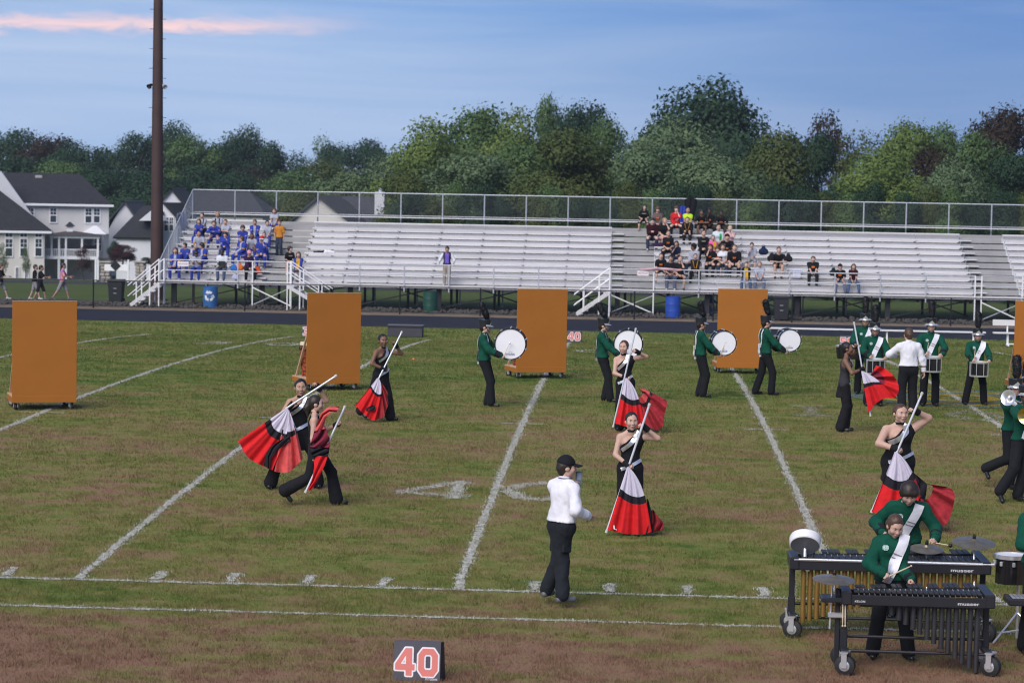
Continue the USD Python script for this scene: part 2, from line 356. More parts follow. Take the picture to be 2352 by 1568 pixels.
chalk_line('touchline', [(-40, 0.0, 45, 0.0)], 0.095, rough=0.6)
chalk_line('touchline', [(-40, FW, 45, FW)], 0.07, chalk_faint)
chalk_line('boundary_line', [(-40, -1.86, 45, -1.86)], 0.085, rough=0.8)
for k in range(-12, 20):
    if k % 5:
        chalk_line('yard_tick', [(k * 0.9144, 0.12, k * 0.9144, 0.62)], 0.12, rough=0.6)
for k in range(-3, 6):
    for y in (16.26, 32.51):
        chalk_line('hash_mark', [(k * Y5 - 0.42, y, k * Y5 + 0.42, y)], 0.075, rough=0.5)
# chalked numerals, drawn by hand, read from the near touchline
def numeral(ch, x, y, w=0.98, h=1.75, t=0.13, faint=False):
    S = {'4': [((0.0, 0.28), (0.92, 0.98)), ((0.0, 0.28), (1.12, 0.14)), ((0.88, 0.98), (0.88, 0.0))],
         '0': [((0.02, 0.50), (0.22, 0.86)), ((0.22, 0.86), (0.62, 1.0)), ((0.62, 1.0), (0.95, 0.72)), ((0.95, 0.72), (0.95, 0.3)), ((0.95, 0.3), (0.66, 0.02)), ((0.66, 0.02), (0.30, 0.10)), ((0.30, 0.10), (0.02, 0.50))],
         '5': [((0.9, 1.0), (0.1, 1.0)), ((0.1, 1.0), (0.1, 0.6)), ((0.1, 0.6), (0.7, 0.62)), ((0.7, 0.62), (0.95, 0.35)), ((0.95, 0.35), (0.7, 0.05)), ((0.7, 0.05), (0.1, 0.05))],
         '3': [((0.1, 1.0), (0.8, 0.95)), ((0.8, 0.95), (0.85, 0.65)), ((0.85, 0.65), (0.4, 0.55)), ((0.4, 0.55), (0.9, 0.4)), ((0.9, 0.4), (0.8, 0.05)), ((0.8, 0.05), (0.1, 0.0))],
         'I': [((0.5, 1.0), (0.5, 0.0)), ((0.1, 1.0), (0.9, 1.0)), ((0.0, 0.0), (1.3, 0.0))]}[ch]
    chalk_line('field_numeral', [(x + a[0] * w, y + a[1] * h, x + b[0] * w, y + b[1] * h) for a, b in S], t, chalk_faint if faint else None, rough=0.5, dens=3200, hgt=0.026)
numeral('4', -1.43, 6.62, t=.17); numeral('0', 0.17, 6.65, t=0.19)
numeral('4', -1.5 , 39.6); numeral('0', 0.4, 39.6); numeral('3', -10.7, 39.6); numeral('0', -8.7, 39.6)
numeral('I', 5.25, 19.0, w=0.85, h=1.9, t=0.20, faint=True); numeral('0', 8.45, 18.8, w=0.95, h=1.9, t=0.2, faint=True)
# the painted emblem at midfield
def arc(cx, cyy, r, a0, a1, w, mat_, lift):
    an = np.linspace(math.radians(a0), math.radians(a1), 60)
    P = np.stack([cx + (r + w / 2) * np.cos(an), cyy + (r + w / 2) * np.sin(an)], 1); Q = np.stack([cx + (r - w / 2) * np.cos(an), cyy + (r - w / 2) * np.sin(an)], 1)
    V = np.vstack([np.column_stack([P, zcv(P[:, 1]) + lift]), np.column_stack([Q, zcv(Q[:, 1]) + lift])]); i = np.arange(59)
    obj('midfield_emblem', (V, np.stack([i, i + 1, i + 61, i + 60], 1)), mat_, field)
EX, EY = 9.144, 23.9
for r, w, mt in ((2.15, 0.42, paint_blue), (1.72, 0.36, paint_gold), (1.25, 0.45, paint_blue), (0.8, 0.36, paint_gold)):
    arc(EX, EY, r, 0, 360, w, mt, 0.010)

for y0, y1, dens, w, h in ((-8, 0, 1700, 0.008, 0.036), (0, 7, 1250, 0.009, 0.033), (7, 15, 800, 0.012, 0.033), (15, 26, 420, 0.016, 0.034), (26, 40, 260, 0.022, 0.036), (40, 55.8, 150, 0.028, 0.040)):
    X, Y = scatter(y0, y1, dens)
    clump = np.clip(1.6 * meshkit.noise(np.stack([X * 3.1, Y * 4.3, X * 0], 1), 5) * meshkit.noise(np.stack([X * 9.1, Y * 11.3, X * 0], 1), 8) + .12, 0, 1); keep = rng.uniform(0, 1, len(X)) < 0.30 + 1.1 * clump
    for (a, b, c, d) in MARKS:
        keep &= ~((X > a) & (X < b) & (Y > c) & (Y < d) & (rng.uniform(0, 1, len(X)) < 0.9))
    X, Y = X[keep], Y[keep]; cl = clump[keep]
    obj('grass', blades(X, Y, h * (0.35 + 1.3 * cl) * rng.uniform(0.5, 1.35, len(X)), w), blade_mat, field, kind='stuff')

# track, shoulder, gravel, and the lower ground behind the stand
asphalt = mat('track_surface', (0.021, 0.023, 0.034), 0.9, var=0.18, scale=1.2, bump=0.3, bscale=90, spec=0.15)
track = UsdGeom.Xform.Define(stage, '/World/track').GetPrim(); tag(track, 'dark running track beyond the football field', None, None, 'structure')
obj('surface', sheet(np.array([-400, -40, -20, 0, 20, 40, 400.0]), np.array([TRACK0, 58, 60, 62, TRACK1]), lambda X, Y: X * 0), asphalt, track)
lane = mat('lane_paint', (0.075, 0.078, 0.092), 0.9, var=0.4, scale=3, spec=0.1)
for y in (57.3, 58.5, 59.7, 60.9, 62.1, 63.3):
    obj('lane_line', MB().add([[-60, y - .022, .004], [60, y - .022, .004], [60, y + .022, .004], [-60, y + .022, .004]], [[0, 1, 2, 3]]), lane, track)
dirt = mat('shoulder_dirt', (0.20, 0.155, 0.11), 0.95, var=0.3, scale=1.6, bump=0.5, bscale=40, spec=0.1)
gravel_bed = mat('gravel_bed', (0.085, 0.078, 0.068), 0.95, var=0.45, scale=5, bump=0.8, bscale=30, spec=0.1)
obj0 = lambda n, me, mt: tag(obj(n, me, mt), kind='structure')
xs = np.concatenate([[-400], np.arange(-40, 41, 2.0), [400]])
obj0('shoulder', sheet(xs, np.array([TRACK1, 65.2, 66.2]), lambda X, Y: X * 0 + 0.004 * (Y > 65)), dirt)
obj0('gravel', sheet(xs, np.array([66.2, 67.5, 69, 71.0, 71.6]), lambda X, Y: X * 0 + 0.004 + 0.03 * np.sin(X * 1.3) * ((Y > 66.5) & (Y < 71))), gravel_bed)
# low bank of loose stones along the front of the stand
st = MB(); r = np.random.default_rng(3); bk = trimesh.creation.icosphere(subdivisions=0)
for i in range(2600):
    x, y = r.uniform(-24, 26), 66.4 + abs(r.normal(0, 1)) * 1.5
    if y > 71: continue
    s = r.uniform(0.03, 0.085); q = np.array(bk.vertices) * s * r.uniform(0.7, 1.3, 3)
    st.add(q @ rotz(r.uniform(0, 360)).T + [x, y, 0.02 + 0.10 * math.exp(-((y - 67.6) / 0.8) ** 2) * r.uniform(0.2, 1)], bk.faces)
stone_mat = usdkit.material(stage, '/World/Looks/loose_stone', {'g': ('geometry', {}), 'r': ('rgb_ramp', {'ramp': [(0, (0.07, 0.065, 0.06)), (0.6, (0.20, 0.19, 0.18)), (1, (0.36, 0.35, 0.35))]}), 'p': ('principled_bsdf', {'roughness': 0.9})},
    [('g.random_per_island', 'r.fac'), ('r.color', 'p.base_color')], surface='p.BSDF')
tag(obj('loose_stones', st, stone_mat), kind='stuff')

def terr(X, Y):
    t = np.clip((Y - 84) / 130.0, 0, 1)
    return -4.5 * (t * t * (3 - 2 * t) * 0.35 + t * 0.65) + 0.004
nodes, links = {}, []
ground_color(nodes, links)
nodes.update({'mixg': ('mix_color', {'fac': 0.75, 'b': (0.040, 0.066, 0.020)}), 'p': ('principled_bsdf', {'roughness': 0.95, 'specular_ior_level': 0.1})})
links += [('ramp.color', 'mixg.a'), ('mixg.result', 'p.base_color')]
lawn_mat = usdkit.material(stage, '/World/Looks/lawn', nodes, links, surface='p.BSDF')
obj0('lawn', sheet(np.array([-1500, -300, -120, -60, -30, 0, 30, 60, 120, 300, 1500.0]), np.concatenate([[71.6], np.linspace(74, 214, 29), [260, 330, 500, 1500]]), terr), lawn_mat)
obj0('service_road', sheet(np.array([-200, -60, -40, -20, 0, 30, 200.0]), np.linspace(98, 138, 9), lambda X, Y: terr(X, Y) + 0.012), mat('road_asphalt', (0.05, 0.052, 0.062), 0.9, var=0.15, scale=0.8, spec=0.15))
# ------------------------------------------------------------ the grandstand
stand = thing('grandstand', 'long aluminium grandstand with ten rows of bench seats and a chain-link back fence', 'grandstand', (0, 0, 0))
RISE, RUN, DECK, Y0 = 0.254, 0.61, 1.07, 68.75          # Y0: front of the first riser
FRONT = 67.8
SECS = [(-17.35, -13.62), (-11.80, 1.08), (2.88, 15.90), (17.72, 30.5)]
AISLES = [(-13.62, -11.80), (1.08, 2.88), (15.90, 17.72)]
NR = 9
def seat_z(k): return DECK + RISE * k + 0.43
def seat_y(k): return Y0 + RUN * k - 0.16
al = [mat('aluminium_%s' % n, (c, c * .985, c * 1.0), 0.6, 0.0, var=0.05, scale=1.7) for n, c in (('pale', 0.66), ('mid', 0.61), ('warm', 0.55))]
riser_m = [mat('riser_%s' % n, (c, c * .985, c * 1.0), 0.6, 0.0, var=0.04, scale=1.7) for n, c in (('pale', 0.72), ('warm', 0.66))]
def mesh_wires(u0, u1, v0, v1, pitch=0.056, r=0.0016):
    """woven diagonal wires over a rectangle (u, v) in the x-z plane"""
    b = MB(); L = (u1 - u0); Hh = v1 - v0
    for sgn in (1, -1):
        for k in range(int((L + Hh) / pitch) + 1):
            s = u0 - Hh + k * pitch
            if sgn > 0: a, c = (s, v0), (s + Hh, v1)
            else: a, c = (s + Hh, v0), (s, v1)
            p, q = np.array(a, float), np.array(c, float)
            d = q - p
            t0, t1 = sorted(((u0 - p[0]) / d[0], (u1 - p[0]) / d[0])); t0, t1 = max(t0, 0), min(t1, 1)
            if t1 - t0 < 0.01: continue
            A, B = p + d * t0, p + d * t1
            b.path([(A[0], 0.002 * sgn, A[1]), (B[0], 0.002 * sgn, B[1])], r, n=3, caps=False)
    return b
rs = random.Random(5)
for si, (x0, x1) in enumerate(SECS):
    nb = max(1, round((x1 - x0) / 1.84))
    for k in range(NR + 1):
        yf, zf = Y0 + RUN * k, DECK + RISE * k            # riser k stands at yf from foot board k up to foot board k + 1
        m_ = rs.choice(al)
        if k < NR:
            obj('riser_board', MB().rbox(((x0 + x1) / 2, yf - 0.005, zf + RISE / 2 + 0.014), (x1 - x0, 0.024, RISE - 0.030), 0.004), riser_m[rs.randrange(2)], stand)
            obj('foot_board', MB().rbox(((x0 + x1) / 2, yf + 0.33, zf + RISE - 0.02), (x1 - x0, 0.58, 0.04), 0.006), al[1], stand)
            xx = np.linspace(x0, x1, 1 + max(1, round((x1 - x0) / 5.5)))
            for i in range(len(xx) - 1):
                ext = 0.32 if (i == len(xx) - 2 and si < 3) else 0.0
                obj('seat_plank', MB().rbox(((xx[i] + xx[i + 1]) / 2, seat_y(k), zf + 0.400), (xx[i + 1] - xx[i] - 0.006, 0.25, 0.055), 0.006), rs.choice(al), stand)
            br = MB(); bk = MB()
            for i in range(nb + 1):
                x = x0 + 0.02 + (x1 - x0 - 0.04) * i / nb
                br.box((x, yf - 0.045, zf + 0.21), (0.025, 0.03, 0.33)); br.box((x, yf - 0.15, zf + 0.36), (0.03, 0.22, 0.03)); bk.box((x, yf - 0.045, zf + 0.022), (0.075, 0.05, 0.065))
            obj('seat_bracket', br, aluminium, stand, kind='stuff'); obj('bracket_foot', bk, dark_steel, stand, kind='stuff')
for (x0, x1) in AISLES:
    for k in range(NR):
        yf, zf = Y0 + RUN * k, DECK + RISE * k
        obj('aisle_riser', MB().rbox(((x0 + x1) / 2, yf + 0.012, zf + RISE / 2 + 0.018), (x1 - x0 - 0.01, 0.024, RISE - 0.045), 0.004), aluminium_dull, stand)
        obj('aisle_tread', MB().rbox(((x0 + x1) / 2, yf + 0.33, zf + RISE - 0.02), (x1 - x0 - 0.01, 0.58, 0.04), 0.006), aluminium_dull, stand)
        # half step at the side of the aisle
        obj('half_step', MB().rbox((x0 + 0.26, yf - 0.13, zf + RISE / 2 - 0.0), (0.5, 0.26, 0.04), 0.006), al[1], stand)
XL, XR = -17.40, 30.5
ZT = DECK + RISE * NR
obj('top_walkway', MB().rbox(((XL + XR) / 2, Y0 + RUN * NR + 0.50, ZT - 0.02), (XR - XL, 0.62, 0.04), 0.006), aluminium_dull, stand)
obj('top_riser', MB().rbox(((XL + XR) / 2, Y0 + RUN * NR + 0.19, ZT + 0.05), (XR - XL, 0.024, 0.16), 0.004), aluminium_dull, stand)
YB = Y0 + RUN * NR + 0.40
BX = np.arange(XL, XR, 3.66)
for i in range(len(BX) - 1):
    obj('back_seat', MB().rbox(((BX[i] + BX[i + 1]) / 2, YB, ZT + 0.40), (BX[i + 1] - BX[i] - .006, 0.26, 0.045), 0.006), al[1], stand)
YF = YB + 0.25
FZ0, FZ1 = ZT + 0.475, ZT + 1.45
px_ = [XL] + [-15.53 + 1.8325 * i for i in range(26)]
for x in px_:
    obj('fence_post', MB().tube((x, YF, ZT + 0.0), (x, YF, FZ1 + 0.02), 0.032, n=8), galvanized, stand)
obj('top_rail', MB().tube((XL, YF, FZ1), (XR, YF, FZ1), 0.026), galvanized, stand)
obj('bottom_rail', MB().tube((XL, YF, FZ0), (XR, YF, FZ0), 0.022), galvanized, stand)
wire_grey = mat('wire_grey', (0.13, 0.14, 0.155), 0.6, 0.1)
W0 = mesh_wires(0, 1.8325, FZ0, FZ1).get()
for i in range(len(px_) - 1):
    v = W0[0] * [(px_[i + 1] - px_[i]) / 1.8325, 1, 1] + [px_[i], YF - 0.03, 0]
    obj('chain_link', (v, W0[1]), wire_grey, stand)
# sloping side fence at the left end
sy0, sz0, sy1, sz1 = FRONT + 0.15, DECK + 0.86, YF, FZ1
for t in np.linspace(0, 1, 5):
    y = sy0 + (sy1 - sy0) * t; zb = DECK + RISE * max(0, (y - Y0) / RUN)
    obj('side_post', MB().tube((XL, y, zb), (XL, y, sz0 + (sz1 - sz0) * t), 0.03), galvanized, stand)
obj('side_rail', MB().tube((XL, sy0, sz0), (XL, sy1, sz1), 0.026), galvanized, stand)
w = mesh_wires(0, sy1 - sy0, 0, 0.95).get(); sh = (sz1 - sz0) / (sy1 - sy0)
obj('side_chain_link', (np.stack([w[0][:, 1] + XL, w[0][:, 0] + sy0, w[0][:, 2] + sz0 - 0.97 + w[0][:, 0] * sh], 1), w[1]), galvanized, stand)
# front walkway, its fascia and guard rail
obj('front_deck', MB().rbox(((XL + XR) / 2, (FRONT + Y0) / 2 + 0.01, DECK - 0.02), (XR - XL, Y0 - FRONT - 0.02, 0.04), 0.006), al[1], stand)
for i in range(len(BX) - 1):
    obj('fascia', MB().rbox(((BX[i] + BX[i + 1]) / 2, FRONT - 0.012, DECK - 0.055), (BX[i + 1] - BX[i] - .006, 0.024, 0.115), 0.004), al[2], stand)
RZ1, RZ2 = DECK + 0.84, DECK + 0.42
runs = [(-17.18, -11.99), (-11.0, 1.12), (2.86, 15.81), (16.07, 30.5)]
posts = sorted({-17.18, -14.16, -13.55, -11.99, 1.12, 2.86, 15.81, 16.07, 17.7} | set(np.round(np.arange(-9.14, 0.5, 1.83), 2)) | set(np.round(np.arange(4.69, 15.0, 1.83), 2)) | set(np.round(np.arange(19.5, 30, 1.83), 2)))
for x in posts:
    ground_ = x in (-17.18, -11.99, 1.12, 2.86, 15.81, 16.07, -13.55, 17.7)
    obj('rail_post', MB().rbox((x, FRONT - 0.05, (RZ1 + (0.0 if ground_ else DECK - 0.28)) / 2), (0.055, 0.055, RZ1 - (0.0 if ground_ else DECK - 0.28)), 0.008), white_paint if ground_ else galvanized, stand)
for a, b in runs:
    obj('guard_rail', MB().tube((a, FRONT - 0.05, RZ1), (b, FRONT - 0.05, RZ1), 0.024), galvanized, stand)
    obj('mid_rail', MB().tube((a, FRONT - 0.05, RZ2), (b, FRONT - 0.05, RZ2), 0.020), galvanized, stand)
obj('guard_rail', MB().tube((1.12, FRONT - 0.05, RZ1), (2.86, FRONT - 0.05, RZ1), 0.024), galvanized, stand)
obj('mid_rail', MB().tube((1.12, FRONT - 0.05, RZ2), (2.86, FRONT - 0.05, RZ2), 0.020), galvanized, stand)
# what carries it
for x in np.arange(-16.9, 30, 1.83):
    for y, w_ in ((68.3, 0.20), (71.0, 0.10), (74.2, 0.10)):
        zt = DECK - 0.06 + RISE * max(0, (y - Y0) / RUN)
        if y < 69 and round((x + 16.9) / 1.83) % 2: continue
        obj('column', MB().box((x + (0.3 if y > 69 else 0), y, zt / 2), (w_, w_, zt)), dark_steel, stand)
    obj('rear_leg', MB().box((x + 0.55, 72.6, (DECK + 1.2) / 2), (0.06, 0.06, DECK + 1.2)), galvanized, stand)
for i, x in enumerate(np.arange(-16.9, 29, 3.66)):
    b = MB(); b.bar((x, 68.4, 0.12), (x + 3.66, 68.4, DECK - 0.1), 0.05, 0.05); obj('cross_brace', b, dark_steel, stand)
    b = MB(); b.bar((x, 71.0, DECK + 0.3), (x + 3.66, 71.0, 0.12), 0.05, 0.05); obj('cross_brace', b, dark_steel, stand)
    b = MB(); b.bar((x + 0.3, 68.5, DECK - 0.15), (x + 0.3, 74.2, DECK + 2.0), 0.09, 0.12); obj('stringer', b, dark_steel, stand)
for a, b_ in ((-13.55, -11.99), (1.12, 2.86), (16.07, 17.7)):
    obj('front_brace', MB().bar((a, FRONT - 0.06, DECK - 0.22), (b_, FRONT - 0.06, 0.13), 0.05, 0.05), white_paint, stand)
    obj('front_brace', MB().bar((a, FRONT - 0.0, 0.13), (b_, FRONT - 0.0, DECK - 0.22), 0.035, 0.035), galvanized, stand)
# three flights of steps along the front
def flight(xt, xb, name='stair'):
    d = 1 if xb > xt else -1; y0, y1 = FRONT - 1.15, FRONT - 0.12; n = 6
    for y in (y0, y1):
        obj('stringer_board', MB().bar((xt, y, DECK - 0.10), (xb, y, 0.07), 0.14, 0.04, (0, 1, 0)), al[0], stand)
        for t in (0.0, 0.32, 0.80):
            x = xt + (xb - xt) * t; zb = DECK * (1 - t)
            obj('stair_post', MB().box((x, y, (zb + 0.9) / 2 if t < .5 else zb + 0.42), (0.05, 0.05, zb + 0.9 if t < .5 else 0.9)), white_paint, stand)
        for up in (0.88, 0.45):
            obj('stair_rail', MB().tube((xt, y, DECK + up), (xb + 0.12 * d, y, up - 0.02), 0.022), white_paint, stand)
    for k in range(n):
        t = (k + 0.5) / n; obj('step', MB().rbox((xt + (xb - xt) * t, (y0 + y1) / 2, DECK * (1 - t) - 0.04), (0.27, y1 - y0 - 0.05, 0.035), 0.005), al[1], stand)
flight(-17.2, -18.35); flight(-11.95, -10.35); flight(1.08, -0.22)
def rail_sign(x, txt):
    b = obj('notice', MB().rbox((x, FRONT - 0.085, RZ1 - 0.16), (0.46, 0.012, 0.20), 0.003), mat('notice_white', (0.75, 0.72, 0.74), 0.6, var=0.05), stand)
    obj('notice_text', MB().text(txt, 0.055, (x - 0.19, FRONT - 0.0925, RZ1 - 0.185), TXT, 0.001, 0.38), mat('notice_red', (0.45, 0.16, 0.18), 0.7, var=0.1), b)
rail_sign(-16.42, 'NO FOOD'); rail_sign(2.42, 'NO FOOD'); rail_sign(17.9, 'NO FOOD')

# ------------------------------------------------------------ black chain-link fence along the track
fence = thing('chain_link_fence', 'low black chain-link fence with slim posts running along the far edge of the track', 'fence', (0, 65.0, 0))
fpx = [-19.5 - 6.1 * 2 + 6.1 * 0, -25.6, -19.5, -13.4, -10.4, -7.2, -4.0, -1.0, 2.1, 5.2, 8.3, 11.4, 14.5, 17.6, 20.7, 23.8]
fpx = sorted(set(fpx))
for x in fpx: obj('post', MB().tube((x, 0, 0), (x, 0, 1.13), 0.03), black_metal, fence)
obj('rail', MB().tube((fpx[0], 0, 1.11), (fpx[-1], 0, 1.11), 0.022), black_metal, fence)
wire_black = mat('black_wire', (0.010, 0.011, 0.012), 0.6)
for i in range(len(fpx) - 1):
    w = mesh_wires(fpx[i], fpx[i + 1], 0.03, 1.10, 0.066, 0.0017).get(); obj('chain_link', w, wire_black, fence)
# ------------------------------------------------------------ trees
def leaf_mat(name, c0, c1, c2):
    return usdkit.material(stage, '/World/Looks/' + name, {
        'g': ('geometry', {}), 'r': ('rgb_ramp', {'ramp': [(0.0, c0), (0.55, c1), (1.0, c2)]}), 'n': ('noise_texture', {'scale': 0.35, 'detail': 2.0}),
        'tc': ('texture_coordinate', {}), 'ad': ('math', {'math_type': 'multiply_add', 'value2': 1.1, 'value3': -0.55}), 'sm': ('math', {'math_type': 'multiply_add', 'value2': 0.55}),
        'p': ('principled_bsdf', {'roughness': 0.7, 'specular_ior_level': 0.2}), 't': ('translucent_bsdf', {}), 'm': ('mix_closure', {'fac': 0.32})},
        [('tc.object', 'n.vector'), ('n.fac', 'ad.value1'), ('g.random_per_island', 'sm.value1'), ('ad.value', 'ad2.value1') if False else ('ad.value', 'sm.value3'),
         ('sm.value', 'r.fac'), ('r.color', 'p.base_color'), ('r.color', 't.color'), ('p.BSDF', 'm.closure1'), ('t.BSDF', 'm.closure2')], surface='m.closure')
LEAF = {'green': leaf_mat('leaf_green', (0.096, 0.164, 0.059), (0.219, 0.313, 0.095), (0.436, 0.491, 0.163)),
        'yellow': leaf_mat('leaf_yellow', (0.141, 0.207, 0.055), (0.343, 0.391, 0.096), (0.5, 0.5, 0.173)),
        'pale': leaf_mat('leaf_pale', (0.13, 0.196, 0.099), (0.308, 0.385, 0.189), (0.5, 0.5, 0.323)),
        'dark': leaf_mat('leaf_dark', (0.032, 0.071, 0.037), (0.074, 0.139, 0.062), (0.162, 0.233, 0.093)),
        'olive': leaf_mat('leaf_olive', (0.085, 0.117, 0.036), (0.204, 0.221, 0.066), (0.373, 0.32, 0.108)),
        'rust': leaf_mat('leaf_rust', (0.048, 0.034, 0.022), (0.112, 0.075, 0.045), (0.206, 0.131, 0.067)),
        'plum': leaf_mat('leaf_plum', (0.064, 0.029, 0.035), (0.158, 0.064, 0.068), (0.286, 0.143, 0.128))}
bark = mat('bark', (0.06, 0.048, 0.036), 0.95, var=0.3, scale=4, bump=0.6, bscale=12)
def crown_mesh(seed, n, leaf, lobes=15, flat=1.0, gap=0.25):
    """a crown about 8 wide and 8.6 high whose foot is at z = 1.4: leaf clumps spread through lobes"""
    r = np.random.default_rng(seed); C, Rr = [], []
    for i in range(lobes):
        a = i * 2.4 + r.uniform(-.5, .5); z = r.uniform(2.4, 8.6); prof = min(1.0, 0.45 + 0.25 * z) * math.sqrt(max(0.05, 1 - max(0, (z - 5.0) / 4.3) ** 2))
        rad = r.uniform(0.35, 1.0) * 2.75 * prof
        C.append((rad * math.cos(a), rad * math.sin(a), z)); Rr.append(r.uniform(1.15, 1.95) * (0.55 + 0.45 * prof))
    C.append((0, 0, 8.3)); Rr.append(1.5); C.append((0, 0, 4.5)); Rr.append(2.6)
    C, Rr = np.array(C), np.array(Rr); w = Rr ** 2 / (Rr ** 2).sum(); k = r.choice(len(C), n, p=w)
    d = r.normal(0, 1, (n, 3)); d /= np.linalg.norm(d, axis=1, keepdims=True)
    rr = r.uniform(0.25, 1.0, n) ** 0.45 * (1 + 0.16 * r.normal(0, 1, n))
    P = C[k] + d * (Rr[k] * rr)[:, None] * [1, 1, 0.82 * flat]
    hole = meshkit.noise(P * 1.15 + seed * 7.3, seed); keep = hole > gap; P, d = P[keep], d[keep]; n = len(P)
    nv0 = unit_rows(d * .75 + unit_rows(P - [0, 0, 4.2]) * .6); nrm = unit_rows(nv0 + r.normal(0, 0.55, (n, 3)) + [0, 0, 0.2]); nrm *= np.where((nrm * nv0).sum(1, keepdims=True) < 0, -1, 1); t = unit_rows(np.cross(nrm, r.normal(0, 1, (n, 3)))); b = np.cross(nrm, t)
    s = leaf * r.uniform(0.55, 1.35, n)[:, None]
    q = np.stack([P - t * s, P - b * s * 0.55 + nrm * s * .15, P + t * s, P + b * s * 0.55 + nrm * s * .15], 1)
    i = np.arange(n) * 4
    nv = unit_rows(nv0 + nrm * .45); return (q.reshape(-1, 3), np.vstack([np.stack([i, i + 1, i + 2], 1), np.stack([i, i + 2, i + 3], 1)]), np.repeat(nv, 4, 0))
def unit_rows(v): return v / np.maximum(np.linalg.norm(v, axis=1, keepdims=True), 1e-9)
def trunk_mesh(seed):
    r = np.random.default_rng(seed); b = MB()
    z = np.linspace(-0.3, 7.5, 8); p = np.stack([np.cumsum(r.normal(0, .09, 8)), np.cumsum(r.normal(0, .09, 8)), z], 1); p[0, :2] = 0
    b.path(p, np.linspace(0.26, 0.05, 8), n=7)
    for i in range(9):
        q = p[2 + i % 5]; a = i * 2.4; L = r.uniform(1.8, 3.0)
        e = q + [L * math.cos(a), L * math.sin(a), r.uniform(0.6, 1.8)]; b.path([q, (q + e) / 2 + [0, 0, .15], e], [0.10, 0.065, 0.02], n=5)
    return b.get()
protos = {}
def tree(kind, shape, label, loc, w, h, rz, group=None, cat='tree', name='tree'):
    shape = 3 if shape == 3 else {0: 0, 1: 1, 2: 2 if kind in ('dark', 'pale') else 0, 4: 1}[shape]; key = (kind, shape); sc = (w / 7.6, w / 7.6, h / 10.0)
    if key not in protos:
        cl = stage.CreateClassPrim('/World/tree_form_%s_%d' % (kind, shape)) if False else None
        t = thing(name, label, cat, loc, rz, group); UsdGeom.Xformable(t).AddScaleOp().Set(Gf.Vec3f(*[float(v) for v in sc]))
        sparse = shape == 3
        cm = crown_mesh(31 + shape * 17 + len(kind), 9000 if sparse else 23000, 0.115 if sparse else 0.118, lobes=[15, 19, 12, 16, 10][shape], gap=[.16, .20, .15, .40, .2][shape]); cp = UsdGeom.Mesh(obj('crown', cm[:2], LEAF[kind], t)); cp.CreateNormalsAttr(Vt.Vec3fArray.FromNumpy(cm[2].astype(np.float32))); cp.SetNormalsInterpolation('vertex')
        obj('trunk', trunk_mesh(5 + shape), bark, t); protos[key] = t; return t
    c = copy_of(protos[key], label, loc, rz, group, sc, name)
    c.GetReferences().AddInternalReference(protos[key].GetPath())
    # the reference brings the source's transform along; this thing's own opinions stand above it
    c.SetInstanceable(True); return c
def put_tree(kind, shape, label, a, top, wpx, y, group=None, name='tree', cat='tree', low=None):
    p = at_y(a, top, y); zb = float(terr(0, y)) if low is None else at_y(a, low, y)[2]
    D = (p - CAM) @ FWD; h = p[2] - zb
    tree(kind, shape, label, (p[0], y, zb), wpx * D / FPX, h * 1.03, (a * 37.7) % 360, group, cat, name)

back = 'dark trees of the wood beyond the houses'
def wood(x): return ('wood tree %s' % x)
L = [  # left wood, far: kind, form, x, top, width, y, where
    ('dark', 0, 35, 292, 120, 300, 'at the left edge of the picture, over the big gable roof'), ('rust', 1, 108, 302, 95, 296, 'reddish, left of the pole above the big roof ridge'),
    ('dark', 2, 165, 318, 110, 282, 'with a ragged low top left of the pole'), ('dark', 3, 212, 348, 90, 300, 'low and thin in the dip left of the pole'),
    ('dark', 1, 275, 330, 100, 292, 'just left of the tall pole'), ('dark', 0, 318, 300, 90, 288, 'tall, touching the left side of the pole'), ('dark', 2, 402, 272, 105, 300, 'round and tallest just right of the pole'),
    ('green', 0, 440, 300, 110, 270, 'mid green below the round tall crown right of the pole'), ('dark', 1, 500, 318, 90, 285, 'between the two tall crowns right of the pole'),
    ('dark', 2, 572, 282, 92, 300, 'narrow and tall, second peak right of the pole'), ('dark', 0, 625, 320, 80, 280, 'sloping shoulder right of the second peak'), ('rust', 3, 575, 372, 90, 255, 'brownish, low in front of the second peak'),
    ('dark', 3, 670, 340, 80, 300, 'low, in the dip before the isolated crown'), ('green', 3, 736, 303, 62, 330, 'small isolated crown standing above the tree line'), ('dark', 1, 790, 322, 90, 330, 'low and far, right of the isolated crown'),
    ('dark', 0, 850, 315, 100, 330, 'farthest right, running into the big green trees'), ('olive', 2, 745, 358, 100, 250, 'olive, lower, before the far dip'), ('green', 1, 660, 385, 110, 240, 'green and low above the end of the back fence'),
    ('dark', 0, 540, 392, 130, 235, 'dark and low behind the fenced roof'), ('dark', 2, 350, 385, 130, 232, 'low, right behind the pole'), ('dark', 1, 245, 380, 120, 236, 'low, right of the big roof'), ('dark', 2, 455, 372, 120, 240, 'low, over the top left corner of the stand'),
    ('dark', 0, 60, 355, 150, 245, 'wide, directly above the big roof'), ('green', 1, 150, 365, 120, 240, 'with green patches above the big roof')]
for k, s, a, t, w, y, s_ in L: put_tree(k, s, wood(s_), a, t, w * 1.9, y + (18 if y < 262 else 0), None)
